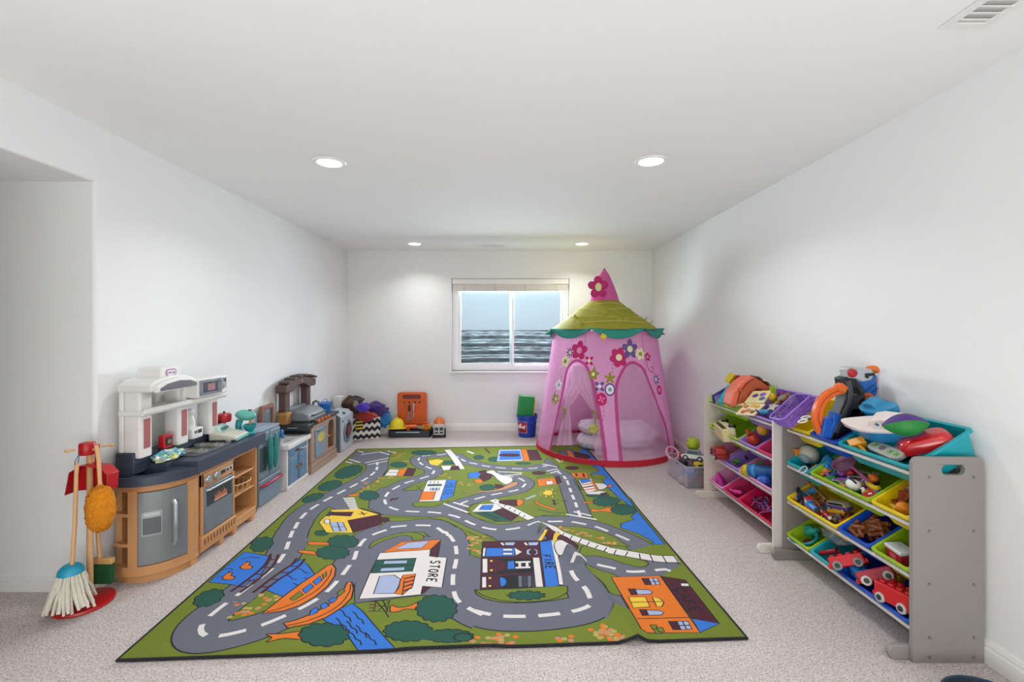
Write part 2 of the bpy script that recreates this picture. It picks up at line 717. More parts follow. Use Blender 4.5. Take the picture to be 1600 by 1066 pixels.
struct('wall_hall', MB().box(HX - .1, HX, YF, YW + .15, 0, ZC), paint, smooth=0)


def baseboard(name, p0, p1, nrm):
    """moulded board along p0-p1; nrm points into the room"""
    prof = [(0, 0), (.016, 0), (.016, .062), (.012, .068), (.012, .078), (.006, .094), (0, .096)]
    a, b, n = Vector(p0), Vector(p1), Vector(nrm)
    mb = MB()
    vs = [a + n * d + Vector((0, 0, z)) for d, z in prof] + [b + n * d + Vector((0, 0, z)) for d, z in prof]
    k = len(prof)
    fs = [(i, (i + 1) % k, (i + 1) % k + k, i + k) for i in range(k)] + [tuple(range(k)), tuple(range(k, 2 * k))[::-1]]
    mb.add(vs, fs)
    return struct(name, mb, trim_paint, smooth=0)


baseboard('baseboard_left', (XL, YW, 0), (XL, YB, 0), (1, 0, 0))
baseboard('baseboard_hall', (HX, YW, 0), (XL + .016, YW, 0), (0, -1, 0))
baseboard('baseboard_back', (XL, YB, 0), (XR, YB, 0), (0, -1, 0))
baseboard('baseboard_right', (XR, YF, 0), (XR, YB, 0), (-1, 0, 0))

# ---- window
vinyl = M('#f3f3f2', 0.35, var=0.0, name='window_vinyl')
wf = MB()
gy = YB + .06
fr = [(WX0, WZ0), (WX1, WZ0), (WX1, WZ1), (WX0, WZ1)]
gL, gR, gB, gT = -0.645, 0.775, 0.875, 1.99
wf.prism(fr, 'y', gy, gy + .07, holes=[[(gL, gB), (gR, gB), (gR, gT), (gL, gT)]])
win = struct('window_1', wf, vinyl, bevel=.006)
sash = MB()
for x0, x1, yy in ((gL, 0.105, gy + .012), (0.045, gR, gy + .036)):
    sash.prism([(x0, gB), (x1, gB), (x1, gT), (x0, gT)], 'y', yy, yy + .022,
               holes=[[(x0 + .03, gB + .025), (x1 - .03, gB + .025), (x1 - .03, gT - .03), (x0 + .03, gT - .03)]])
link('sash', sash, vinyl, win, bevel=.003)
pane = clear('#dfeef4', 0.04, 'window_glass', 0.02)
for x0, x1, yy in ((gL + .02, 0.085, gy + .022), (0.065, gR - .02, gy + .046)):
    link('pane', MB().box(x0, x1, yy, yy + .004, gB + .02, gT - .03), pane, win, smooth=0)
link('latch', MB().cbox((0.075, gy + .004, 1.42), (.02, .018, .07)), vinyl, win, bevel=.004)
struct('window_sill', MB().box(WX0 - .02, WX1 + .02, YB - .035, gy + .01, WZ0 - .028, WZ0), trim_paint, bevel=.006)

bl = thing('window_blind', 'white slatted blind raised to the top of the basement window', 'blind', (0.056, YB + .03, 1.87))
bmat = M('#eeece7', 0.5, var=0.0)
hx = (WX1 - WX0) / 2 - .01
link('headrail', MB().box(-hx, hx, -.03, .025, .118, .172), bmat, bl, bevel=.004)
link('valance', MB().box(-hx, hx, -.042, -.034, .10, .160), M('#f1efea', 0.45, var=0), bl, bevel=.003)
sl = MB()
for k in range(13):
    sl.box(-hx + .01, hx - .01, -.026, .022, .016 + k * .0066, .016 + k * .0066 + .0060)
link('slats', sl, M('#e2ded6', 0.55, var=0), bl, smooth=0)
link('bottom_rail', MB().box(-hx + .01, hx - .01, -.027, .023, 0, .014), bmat, bl, bevel=.003)
for x in (-.62, -.2, .2, .62):
    link('ladder_tape', MB().box(x - .012, x + .012, -.0305, -.0275, .0, .118), M('#d9d2c8', 0.8, var=0), bl, smooth=0)
link('cord', MB().tube([(-.5, -.03, .1), (-.5, -.031, 0), (-.501, -.03, -.02)], .0025, 6), bmat, bl)

# ---- corrugated window well and the ground it holds back, outside
well = MB()
prof = []
for k in range(97):
    z = 0.35 + k * (1.352 - 0.35) / 96
    prof.append((0.92 + 0.022 * math.sin(z * 2 * PI / 0.118), z))
pts = []
rows = []
for r, z in prof:
    rows.append([(0.056 + (r + .12) * math.cos(a), YB + .16 + r * .92 * math.sin(a), z) for a in [PI * i / 40 for i in range(41)]])
well.sheet(rows)
wm = bpy.data.materials.new('galvanised_steel')
wm.use_nodes = True
t = wm.node_tree
b = t.nodes['Principled BSDF']
b.inputs['Metallic'].default_value = 0.35
b.inputs['Roughness'].default_value = 0.42
tc = t.nodes.new('ShaderNodeTexCoord')
mp = t.nodes.new('ShaderNodeMapping')
mp.inputs['Scale'].default_value = (1.5, 1.5, 9)
n = t.nodes.new('ShaderNodeTexNoise')
n.inputs['Scale'].default_value = 5
n.inputs['Detail'].default_value = 8
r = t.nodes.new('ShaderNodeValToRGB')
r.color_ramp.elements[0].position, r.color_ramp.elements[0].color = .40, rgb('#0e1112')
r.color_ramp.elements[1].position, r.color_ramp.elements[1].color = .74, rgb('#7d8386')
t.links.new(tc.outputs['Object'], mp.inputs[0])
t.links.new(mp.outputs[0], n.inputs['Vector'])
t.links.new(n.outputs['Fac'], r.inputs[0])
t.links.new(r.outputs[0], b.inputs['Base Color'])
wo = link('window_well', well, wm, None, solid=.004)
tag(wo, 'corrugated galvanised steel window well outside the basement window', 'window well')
struct('ground', MB().box(-1.6, 1.7, YB + .15, YB + 1.6, .2, .36), M('#6f6a62', .95, var=.3, scale=40, bump=.6), smooth=0)

# ---- recessed lights
ringm = M('#f4f4f2', .4, var=0)
lensm = M('#fff6e8', .3, var=0, emit=6.0, name='lit_lens')
can_lab = ['lit round recessed ceiling light nearest the viewer on the left', 'lit round recessed ceiling light nearest the viewer on the right',
           'small lit round ceiling light by the back wall, left of the ceiling vent', 'small lit round ceiling light by the back wall, right of the ceiling vent']
for k, (x, y) in enumerate(CANS):
    t_ = thing('recessed_light', can_lab[k], 'ceiling light', (x, y, ZC), group='recessed ceiling lights')
    link('trim_ring', MB().lathe([(.076, 0), (.076, -.004), (.085, -.009), (.098, -.007), (.103, 0)], 36), ringm, t_)
    link('lens', MB().lathe([(.0001, -.0045), (.04, -.0045), (.0765, -.003)], 36), lensm, t_)


def vent(name, label, x0, x1, y0, y1, nsl, along):
    v = thing(name, label, 'air vent', ((x0 + x1) / 2, (y0 + y1) / 2, ZC), group='ceiling vents')
    a, b = (x1 - x0) / 2, (y1 - y0) / 2
    link('frame', MB().prism([(-a, -b), (a, -b), (a, b), (-a, b)], 'z', -.008, 0,
                             holes=[[(-a + .03, -b + .03), (a - .03, -b + .03), (a - .03, b - .03), (-a + .03, b - .03)]]), trim_paint, v, bevel=.003)
    link('backing', MB().box(-a + .028, a - .028, -b + .028, b - .028, -.002, 0), M('#bdbdba', .8, var=0), v, smooth=0)
    s = MB()
    for k in range(nsl):
        if along == 'x':
            c = -b + .03 + (2 * b - .06) * (k + .5) / nsl
            s.cbox((0, c, -.006), (2 * a - .05, (2 * b - .06) / nsl * .62, .003), (.35, 0, 0))
        else:
            c = -a + .03 + (2 * a - .06) * (k + .5) / nsl
            s.cbox((c, 0, -.006), ((2 * a - .06) / nsl * .62, 2 * b - .05, .003), (0, .35, 0))
    link('louvres', s, trim_paint, v, smooth=0)
    return v


vent('ceiling_vent', 'white louvred air vent in the ceiling above the right wall, near the viewer', 1.52, 1.68, 1.16, 1.60, 12, 'x')
vent('ceiling_vent', 'small white louvred air vent in the ceiling near the window', -.33, .0, 5.66, 5.81, 14, 'y')

ou = thing('wall_outlet', 'white wall outlet low on the back wall behind the blue bucket', 'outlet', (.425, YB, .345))
link('cover_plate', MB().prism(rrect(-.037, .037, -.06, .06, .006), 'y', -.006, 0), trim_paint, ou, bevel=.002)
for z in (-.02, .02):
    link('socket', MB().prism(arc(0, z, .0155, 0, 360, 14)[:-1], 'y', -.009, -.004), M('#dcdad5', .4, var=0), ou)

# ================================================================== the play rug: a town map woven in the pile
RZ = 0.010
CROP = {'a': (180, 690, 3.046), 'b': (540, 690, 5.0), 'c': (820, 690, 6.154), 'd': (480, 820, 5.075),
        'e': (720, 820, 5.6125), 'f': (900, 860, 5.714), 'g': (460, 700, 6.66), 'm': (0, 0, 1.0)}
COL = ['#717f1e', '#696a77', '#2f74d0', '#1b5345', '#e3741a', '#4a1226', '#e4dcd8', '#ecc33c', '#15151b', '#a9b4d6', '#b9a25c', '#3a3a44', '#c78a6a']
GRN, GRY, BLU, DGN, ORG, MAR, WHT, YEL, BLK, PAL, TAN, DRK, PNK = range(13)


def fp(c, x, y):
    x0, y0, k = CROP[c]
    q = G(x0 + x / k, y0 + y / k, RZ)
    return Vector((q.x, q.y))


def fps(c, pts, smooth=False, closed=True, k=4):
    q = [fp(c, x, y) for x, y in pts]
    return [Vector((p[0], p[1])) for p in catmull([(p.x, p.y, 0) for p in q], k, closed)] if smooth else q


L = []


def poly(col, c, pts, smooth=False, edge=.006, ecol=BLK):
    q = fps(c, pts, smooth)
    L.append((col, q))
    if edge:
        for s in stroke(q, edge, True):
            L.append((ecol, s))


def line(col, c, pts, wd, smooth=True):
    q = fps(c, pts, smooth, closed=False)
    for s in stroke(q, wd):
        L.append((col, s))


def blob(col, c, x, y, rx, ry, n=9, amp=.13, rot=0, edge=.006, ph=0.0):
    q = []
    for i in range(n * 6):
        a = 2 * PI * i / (n * 6)
        r = 1 + amp * (abs(math.sin(n * a / 2 + ph)) - .6)
        u, v = rx * r * math.cos(a), ry * r * math.sin(a)
        q.append((x + u * math.cos(rot) - v * math.sin(rot), y + u * math.sin(rot) + v * math.cos(rot)))
    poly(col, c, q, False, edge)


def flowers(c, pts, r=.014):
    rs = random.Random(len(pts) * 7)
    for i, (x, y) in enumerate(pts):
        q = fp(c, x, y)
        for k in range(3):
            dx, dy = rs.uniform(-.03, .03), rs.uniform(-.03, .03)
            L.append(((ORG, TAN, PNK)[(i + k) % 3], [Vector((q.x + dx + r * math.cos(a), q.y + dy + r * .8 * math.sin(a))) for a in [2 * PI * j / 7 for j in range(7)]]))


# --- roads: a dark outline, the grey surface, then the dashes
RA = fps('g', [(860, 120), (862, 200), (845, 240), (800, 282), (725, 333), (630, 385), (525, 440), (390, 510), (245, 590), (135, 665), (50, 755), (0, 845)]) + \
    fps('a', [(850, 415), (833, 455), (815, 510), (795, 550), (755, 598), (693, 647), (597, 720), (508, 785), (440, 840), (410, 880), (412, 912), (450, 928),
              (530, 920), (668, 885), (788, 838), (897, 787), (985, 733), (1040, 683), (1085, 630), (1115, 590), (1138, 558), (1150, 520), (1170, 485), (1192, 463),
              (1240, 438), (1310, 415)]) + \
    fps('b', [(350, 670), (475, 658), (595, 655), (690, 662), (760, 705), (805, 740)]) + \
    fps('d', [(1090, 45), (1140, 100), (1172, 155), (1183, 210), (1183, 275), (1168, 345), (1155, 425), (1160, 515), (1195, 605), (1305, 675), (1400, 718)]) + \
    fps('e', [(95, 748), (295, 795), (530, 805), (765, 792), (985, 760), (1110, 720), (1140, 680), (1100, 575), (1000, 465), (965, 395), (985, 345), (1050, 330), (1165, 343)]) + \
    fps('f', [(240, 140), (330, 158), (430, 185), (530, 192), (690, 180), (800, 170), (845, 185)])
RA = [Vector((p[0], p[1])) for p in catmull([(p.x, p.y, 0) for p in RA], 3)]
RBm = fps('b', [(800, 95), (735, 105), (660, 105), (590, 118), (570, 140), (580, 165), (625, 195), (690, 225), (665, 262), (580, 292), (480, 320), (390, 362), (330, 402),
                (305, 455), (325, 500), (390, 530), (480, 545), (600, 550), (700, 555), (800, 570), (895, 597), (970, 635), (1075, 672), (1200, 690), (1345, 677), (1480, 640), (1540, 622)]) + \
    fps('c', [(250, 770), (415, 768), (550, 790), (680, 818), (810, 868), (930, 918), (1040, 968), (1130, 1020)])
RBm = [Vector((p[0], p[1])) for p in catmull([(p.x, p.y, 0) for p in RBm], 3)]
RC = fps('b', [(830, 530), (925, 475), (1015, 450), (1105, 425), (1230, 400), (1350, 375), (1405, 330), (1375, 297), (1320, 280), (1230, 262), (1160, 240)], True, False)
RD = fps('b', [(840, 100), (935, 155), (1005, 172), (1110, 195), (1220, 207), (1350, 213), (1475, 210)], True, False) + \
    fps('c', [(90, 258), (180, 240), (240, 225)])
RE = fps('c', [(250, 270), (320, 295), (365, 325), (395, 365), (410, 400), (430, 445), (445, 485), (460, 525), (480, 570), (495, 615), (515, 670), (540, 740)], True, False)
roads = [(RA, .205), (RBm, .165), (RC, .155), (RD, .15), (RE, .16)]
plaza = fps('g', [(640, 40), (1010, 30), (985, 95), (945, 215), (830, 215), (735, 180), (700, 155), (560, 150)])
lot1 = fps('b', [(180, 520), (200, 420), (280, 360), (450, 385), (600, 380), (575, 470), (520, 500), (560, 520), (700, 515), (830, 470), (960, 540), (800, 575), (600, 580), (300, 575)])
lot2 = fps('d', [(440, 330), (520, 180), (640, 90), (800, 55), (920, 90), (1040, 110), (1180, 200), (1180, 500), (1000, 560), (880, 560), (380, 620), (380, 470)])
lot3 = fps('g', [(345, 600), (490, 520), (585, 640), (430, 640)])
junc = fps('c', [(150, 265), (215, 160), (320, 235), (330, 300), (240, 300)])
lot4 = fps('e', [(-30, 100), (60, 160), (80, 270), (180, 300), (170, 570), (-20, 560), (-80, 300)])
lot5 = fps('f', [(300, 390), (420, 400), (480, 520), (350, 510), (280, 620), (200, 560)])
junc2 = fps('e', [(640, 20), (700, 10), (1000, 270), (1000, 330), (860, 300), (880, 540), (1000, 640), (980, 420), (760, 140), (330, 140), (200, 60), (480, 20)])
sea = fps('c', [(560, 50), (740, 230), (1060, 640), (1350, 990), (1240, 990), (1225, 960), (1100, 890), (920, 830), (925, 790), (1050, 750), (1020, 720), (1075, 680), (900, 540), (860, 500), (830, 470), (770, 420), (750, 370), (640, 330), (640, 310), (720, 280), (600, 200), (520, 120)])
L.append((BLU, sea))
for s in stroke(sea, .007, True):
    L.append((BLK, s))
poly(GRN, 'c', [(640, 325), (700, 310), (780, 340), (770, 365), (680, 355)], True)
for p in (plaza, lot1, lot2, lot3, junc, lot4, junc2):
    L.extend((BLK, s) for s in stroke(p, .014, True))
for r, wd in roads:
    L.extend((BLK, s) for s in stroke(r, wd + .014))
for p in (plaza, lot1, lot2, lot3, junc, lot4, lot5, junc2):
    L.append((GRY, p))
for r, wd in roads:
    L.extend((GRY, s) for s in stroke(r, wd))
# green ground between the roads, over the yards
poly(GRN, 'a', [(1210, 510), (1225, 480), (1300, 450), (1390, 432), (1450, 440), (1468, 462), (1420, 470), (1410, 455), (1370, 447), (1290, 468), (1240, 490)], True)
poly(GRN, 'b', [(455, 380), (500, 360), (560, 345), (640, 340), (620, 380), (560, 380)], True)
poly(GRN, 'b', [(525, 490), (545, 475), (700, 470), (820, 465), (700, 500), (640, 510), (540, 505)], True)
poly(GRN, 'b', [(960, 540), (985, 500), (1040, 480), (1150, 450), (1300, 520), (1450, 600), (1400, 620), (1180, 628), (1040, 605), (975, 570)], True)
poly(GRN, 'b', [(300, 590), (600, 600), (760, 585), (860, 625), (1000, 690), (1180, 770), (1080, 790), (970, 800), (960, 740), (860, 660), (700, 605), (400, 625), (330, 612)], True)
poly(GRN, 'e', [(0, 30), (70, 65), (180, 110), (330, 140), (190, 150), (180, 290), (80, 265), (78, 170), (40, 80)], False)
poly(GRN, 'e', [(150, 590), (165, 570), (500, 560), (890, 535), (935, 565), (920, 605), (800, 655), (560, 680), (360, 665), (220, 630)], True)
poly(GRN, 'f', [(40, 50), (160, 50), (300, 75), (430, 120), (560, 150), (630, 140), (640, 110), (560, 80), (300, 20), (180, -20), (60, -40)], True)
poly(GRN, 'c', [(130, 890), (150, 850), (220, 800), (330, 815), (520, 820), (680, 850), (850, 910), (960, 985), (1000, 1010), (700, 985), (330, 900), (200, 850)], True)
poly(GRN, 'f', [(85, 165), (110, 145), (240, 185), (370, 232), (400, 300), (410, 400), (300, 380), (240, 290), (120, 210)], True)
# dashes and stop lines
L.extend((WHT, s) for s in dashes(RA, .105, .06, .024, .10))
L.extend((WHT, s) for s in dashes(RBm, .105, .062, .022, .02))
L.extend((WHT, s) for s in dashes(RC, .10, .06, .02, .10))
L.extend((WHT, s) for s in dashes(RD, .10, .06, .02, .05))
L.extend((WHT, s) for s in dashes(RE, .10, .06, .022, .06))
for c, a in (('g', [(738, 155), (985, 105)]), ('g', [(765, 175), (972, 135)]), ('g', [(690, 72), (890, 40)]), ('g', [(890, 42), (990, 72)]), ('g', [(570, 118), (685, 153)]), ('g', [(535, 142), (600, 160)]),
             ('g', [(965, 32), (1060, 52)]), ('g', [(665, 32), (720, 50)]),
             ('b', [(765, 485), (955, 555)]), ('b', [(840, 475), (960, 510)]), ('c', [(470, 675), (640, 715)]), ('c', [(400, 700), (690, 750)]), ('c', [(165, 215), (310, 245)]),
             ('c', [(210, 285), (320, 262)]), ('c', [(245, 305), (335, 280)]), ('b', [(1190, 235), (1380, 245)]), ('b', [(1230, 268), (1375, 255)])):
    line(WHT, c, a, .020, False)
# railway / white tiled path
for c, pts in (('b', [(795, 65), (850, 130), (905, 215)]), ('b', [(1150, 455), (1240, 500), (1340, 550), (1450, 605)]),
               ('e', [(705, 5), (800, 30), (870, 75), (1000, 122), (1150, 175), (1347, 235), (1400, 250)])):
    line(BLK, c, pts, .078)
    line(WHT, c, pts, .066)
line(BLK, 'f', [(290, 0), (460, 30), (600, 55), (740, 75), (900, 80)], .085)
line(WHT, 'f', [(290, 0), (460, 30), (600, 55), (740, 75), (905, 80)], .073)
for a in ([(360, -5), (340, 35)], [(465, 10), (440, 52)], [(565, 30), (575, 85)], [(660, 35), (690, 108)], [(770, 45), (812, 118)], [(870, 45), (920, 118)]):
    line(BLK, 'f', a, .007, False)
for a in ([(905, 75), (885, 105)], [(980, 95), (955, 135)], [(1060, 120), (1030, 165)], [(1130, 150), (1100, 190)], [(1205, 180), (1175, 210)], [(1280, 200), (1255, 235)], [(850, 60), (870, 85)], [(770, 15), (745, 30)]):
    line(BLK, 'e', a, .007, False)
for k in range(7):
    u = k / 7
    line(BLK, 'b', [(1180 + 260 * u, 450 + 145 * u), (1165 + 260 * u, 470 + 145 * u)], .006, False)
# flower beds
flowers('a', [(590, 770), (640, 740), (700, 740), (740, 760), (640, 800), (600, 810), (690, 790), (570, 820), (760, 745)])
flowers('e', [(110, 1050), (200, 1030), (300, 985), (280, 1025), (350, 1010), (400, 1040), (450, 1010), (820, 1035), (960, 1005), (1000, 1020), (1200, 940), (1290, 910), (1240, 975), (1330, 965)])
flowers('f', [(200, 735), (280, 695), (350, 760), (180, 800), (270, 810), (380, 805)])
flowers('c', [(380, 830), (450, 860), (520, 880), (600, 900), (740, 940), (800, 965), (860, 980)])
flowers('e', [(100, 110), (150, 150), (110, 200), (150, 240)])
flowers('b', [(760, 260), (800, 280), (900, 330), (960, 340), (380, 100), (420, 110), (470, 150), (270, 290), (230, 310), (150, 330), (300, 270), (1000, 750), (1050, 760)])
flowers('g', [(740, 420), (800, 400), (880, 360), (950, 320), (1010, 300), (680, 470), (1080, 90), (1120, 60), (1050, 110)])


# --- streams and bridges
poly(BLU, 'a', [(445, 670), (520, 600), (615, 525), (700, 540), (745, 550), (690, 640), (600, 690), (540, 680)])
poly(BLU, 'a', [(885, 560), (920, 590), (955, 640), (900, 690), (800, 740), (700, 700), (690, 690)])
poly(BLU, 'a', [(985, 845), (1060, 800), (1130, 770), (1180, 810), (1230, 870), (1330, 985), (1155, 995), (1110, 930)])
line(GRY, 'a', [(895, 460), (850, 540), (815, 580), (700, 680), (600, 765)], .085)
L.extend((WHT, s) for s in dashes(RA, .105, .06, .024, .10))
for a in ([(500, 615), (540, 605), (560, 612)], [(600, 560), (650, 550), (690, 556)], [(480, 650), (510, 640)]):
    line(BLK, 'a', a, .005)
for dx, dy in ((0, 0), (30, 45), (-60, 30), (-25, 70)):
    line(BLK, 'a', [(870 + dx, 605 + dy), (890 + dx, 612 + dy), (905 + dx, 625 + dy), (925 + dx, 628 + dy)], .006)
for dx, dy in ((0, 0), (60, 10), (30, 55), (75, 75), (-20, 40), (50, 110), (120, 110)):
    line(BLK, 'a', [(1070 + dx, 800 + dy), (1085 + dx, 812 + dy), (1095 + dx, 830 + dy), (1115 + dx, 840 + dy), (1122 + dx, 860 + dy)], .006)
for x, y in ((540, 640), (625, 590)):                 # ducks on the pond
    poly(ORG, 'a', [(x - 30, y + 8), (x - 10, y - 10), (x + 2, y - 14), (x, y - 20), (x + 18, y - 14), (x + 10, y - 2), (x + 28, y + 4), (x + 20, y + 16), (x - 18, y + 18)], True)
# railed bridge
for lft in (((550, 715), (620, 665), (690, 610), (725, 570), (740, 535)), ((592, 720), (660, 672), (728, 615), (762, 575), (776, 538)),
            ((655, 720), (740, 655), (800, 612), (842, 585), (865, 555)), ((695, 722), (775, 660), (838, 620), (880, 588), (902, 558))):
    line(BLK, 'a', lft, .017)
    line(MAR, 'a', lft, .011)
for a, b in (((585, 692), (632, 692)), ((625, 662), (672, 662)), ((660, 632), (708, 632)), ((698, 600), (742, 600)), ((728, 562), (768, 562)),
             ((690, 692), (735, 692)), ((740, 656), (780, 656)), ((785, 624), (835, 624)), ((832, 594), (875, 594))):
    line(MAR, 'a', [a, b], .011, False)


def arched(o1, o2):
    q = fps('a', o1)
    L.append((ORG, q))
    L.extend((BLK, s) for s in stroke(q, .008, True))
    for a in o2:
        L.append((a[0], fps('a', a[1])))
        L.extend((BLK, s) for s in stroke(fps('a', a[1]), .006, True))


arched([(700, 820), (760, 770), (830, 715), (900, 665), (970, 620), (1010, 590), (1035, 585), (1050, 605), (1045, 640), (1010, 690), (950, 740), (880, 780), (800, 808)],
       [(GRN, [(830, 750), (880, 712), (895, 730), (850, 758)]), (BLU, [(890, 705), (930, 675), (945, 690), (905, 725)]), (BLU, [(940, 668), (975, 640), (985, 660), (955, 685)]),
        (GRN, [(985, 635), (1005, 618), (1005, 640), (993, 655)])])
line(BLK, 'a', [(720, 812), (800, 790), (900, 745), (975, 695), (1020, 640), (1030, 605)], .006)
arched([(800, 865), (860, 850), (950, 815), (1040, 760), (1090, 700), (1105, 670), (1125, 668), (1135, 700), (1125, 745), (1080, 790), (1000, 840), (920, 870), (820, 888)],
       [(BLU, [(925, 830), (960, 815), (970, 800), (955, 790), (930, 805)]), (BLU, [(985, 800), (1020, 782), (1000, 765), (975, 782)]), (BLU, [(1035, 770), (1060, 745), (1030, 745), (1015, 758)]),
        (GRN, [(1070, 735), (1095, 710), (1080, 700), (1055, 722)])])
line(BLK, 'a', [(810, 878), (900, 858), (1000, 820), (1075, 770), (1115, 715), (1120, 680)], .006)

# --- trees and bushes (trunks lie flat on the map)
poly(ORG, 'a', [(720, 918), (790, 915), (890, 905), (880, 940), (800, 938), (720, 955), (745, 935)], True)
blob(DGN, 'a', 995, 920, 118, 55, 11)
blob(DGN, 'a', 445, 745, 75, 35, 9, rot=-.35)
blob(DGN, 'a', 698, 490, 55, 33, 9, rot=-.3)
poly(ORG, 'a', [(925, 478), (1010, 480), (1060, 485), (1010, 492), (925, 492)], True)
poly(ORG, 'a', [(880, 518), (970, 525), (1000, 535), (960, 540), (880, 530)], True)
blob(DGN, 'a', 1085, 478, 72, 32, 11)
blob(DGN, 'a', 1035, 530, 78, 32, 11)
blob(DGN, 'a', 982, 436, 32, 13, 7)
poly(ORG, 'd', [(665, 640), (720, 655), (790, 650), (890, 615), (890, 670), (780, 670), (720, 690), (660, 690)], True)
blob(DGN, 'd', 1025, 665, 160, 105, 13)
blob(DGN, 'd', 800, 845, 190, 82, 13)
blob(DGN, 'd', 1130, 885, 185, 55, 13)
L.append((DGN, fps('d', [(830, 790), (1000, 840), (1150, 870), (1100, 925), (800, 905)])))
for k in range(2):                                    # garden chairs
    line(BLK, 'd', [(540 + k * 60, 600), (620 + k * 20, 690)], .006, False)
line(BLK, 'd', [(545, 605), (655, 600), (630, 690), (530, 685), (545, 605)], .006, False)
line(BLK, 'd', [(545, 645), (640, 645)], .005, False)
line(BLK, 'd', [(560, 685), (650, 605)], .005, False)
for y in (610, 635, 660, 685):
    line(MAR, 'd', [(490, y), (540, y)], .007, False)
line(BLK, 'd', [(620, 690), (645, 735)], .006, False)
blob(DGN, 'e', 575, 620, 155, 38, 11, .3)
blob(DGN, 'e', 20, 990, 80, 38, 9)
blob(DGN, 'g', 565, 250, 150, 58, 13, rot=-.3)
blob(DGN, 'g', 370, 393, 125, 48, 13, rot=-.25)
blob(DGN, 'g', 190, 520, 115, 38, 11, rot=-.3)
blob(DGN, 'g', 775, 497, 105, 50, 11)
blob(DGN, 'g', 1085, 175, 85, 30, 9)
poly(ORG, 'g', [(560, 490), (640, 478), (690, 490), (640, 502), (560, 505)], True)
blob(DGN, 'b', 610, 88, 95, 20, 11)
blob(DGN, 'b', 1040, 125, 40, 18, 7)
blob(DGN, 'b', 1160, 140, 45, 20, 7)
blob(DGN, 'b', 1390, 172, 60, 10, 7)
poly(ORG, 'c', [(560, 580), (660, 578), (660, 592), (565, 595)])
poly(ORG, 'c', [(640, 648), (720, 655), (800, 635), (860, 660), (850, 685), (750, 672), (650, 678)], True)
blob(DGN, 'c', 785, 578, 130, 48, 13)
blob(DGN, 'c', 950, 658, 120, 48, 13)
blob(MAR, 'c', 455, 255, 65, 18, 5, .0)
blob(MAR, 'c', 135, 304, 65, 18, 5, .0)
blob(DGN, 'c', 700, 518, 110, 20, 7)

# --- buildings
# store
poly(WHT, 'd', [(410, 590), (490, 400), (575, 225), (975, 195), (970, 250), (1108, 262), (1070, 498), (915, 488), (905, 555), (700, 575)])
poly(ORG, 'd', [(600, 220), (750, 135), (1060, 118), (985, 195), (870, 205)])
poly(PAL, 'd', [(700, 195), (800, 142), (970, 128), (910, 185)])
poly(MAR, 'd', [(1060, 118), (1045, 215), (1035, 260), (970, 250), (980, 195)])
poly(MAR, 'd', [(915, 490), (980, 493), (920, 545), (903, 550)])
poly(DGN, 'd', [(545, 280), (865, 265), (835, 370), (505, 385)])
line(PAL, 'd', [(610, 300), (790, 295)], .03, False)
line(PAL, 'd', [(585, 358), (770, 350)], .03, False)
line(BLK, 'd', [(530, 330), (850, 318)], .006, False)
poly(PAL, 'd', [(525, 548), (575, 408), (690, 400), (750, 440), (720, 500), (690, 545)])
poly(ORG, 'd', [(690, 545), (725, 500), (735, 450), (760, 400), (860, 390), (835, 490), (755, 558)])
line(BLK, 'd', [(770, 440), (755, 555)], .006, False)
for k in range(4):
    line(MAR, 'd', [(765, 430 + 32 * k), (850 - 6 * k, 410 + 30 * k)], .012, False)
a, b, c_, d_ = fp('d', 1055, 283), fp('d', 1020, 462), fp('d', 945, 458), fp('d', 983, 280)


def bil(a, b, c_, d_):
    return lambda u, v: (d_.lerp(c_, u)).lerp(a.lerp(b, u), v)


L.extend((BLK, s) for s in lettering('STORE', bil(a, b, c_, d_), 1.45, .011))
# fire station
poly(MAR, 'e', [(190, 148), (690, 140), (800, 150), (888, 530), (740, 545), (170, 575), (180, 290)])
poly(BLU, 'e', [(690, 152), (800, 158), (862, 535), (740, 545)])
line(WHT, 'e', [(810, 165), (840, 300), (865, 420), (880, 525)], .02, False)
L.extend((BLK, s) for s in lettering('FIRE', bil(fp('e', 775, 262), fp('e', 832, 392), fp('e', 750, 392), fp('e', 718, 262)), 1.35, .011))
poly(BLU, 'e', [(225, 205), (470, 203), (475, 275), (215, 280)])
poly(WHT, 'e', [(470, 203), (540, 240), (480, 270)])
poly(WHT, 'e', [(195, 205), (222, 205), (212, 278), (188, 275)])
for y in (210, 245):
    poly(WHT, 'e', [(370, y), (450, y), (455, y + 20), (368, y + 20)])
for x in (385, 590):
    poly(PAL, 'e', [(x, 155), (x + 95, 153), (x + 80, 182), (x + 5, 182)])
    line(WHT, 'e', [(x - 28, 158), (x - 10, 180)], .014, False)
blob(PAL, 'e', 625, 240, 55, 28, 4, .2)
blob(MAR, 'e', 630, 240, 30, 22, 5, .0)
poly(BLK, 'e', [(270, 300), (660, 292), (665, 420), (250, 435)], edge=0)
poly(MAR, 'e', [(232, 310), (330, 305), (395, 345), (395, 385), (330, 415), (232, 415)], True)
poly(BLU, 'e', [(410, 322), (470, 318), (475, 388), (405, 390)])
for y in (330, 378):
    line(WHT, 'e', [(480, y), (610, y - 4)], .018, False)
for x in (515, 580):
    line(WHT, 'e', [(x, 330), (x + 4, 378)], .016, False)
poly(BLK, 'e', [(350, 450), (660, 440), (665, 545), (350, 560)], edge=0)
poly(MAR, 'e', [(225, 460), (340, 458), (345, 545), (220, 550)], True)
poly(BLU, 'e', [(340, 465), (385, 470), (405, 500), (390, 530), (350, 540)], True)
for k in range(4):
    poly(DRK if k % 2 else GRY, 'e', [(500 + 40 * k, 450), (540 + 40 * k, 448), (543 + 40 * k, 545), (503 + 40 * k, 548)])
line(WHT, 'e', [(660, 290), (690, 545)], .036, False)
line(WHT, 'e', [(212, 300), (212, 420)], .026, False)
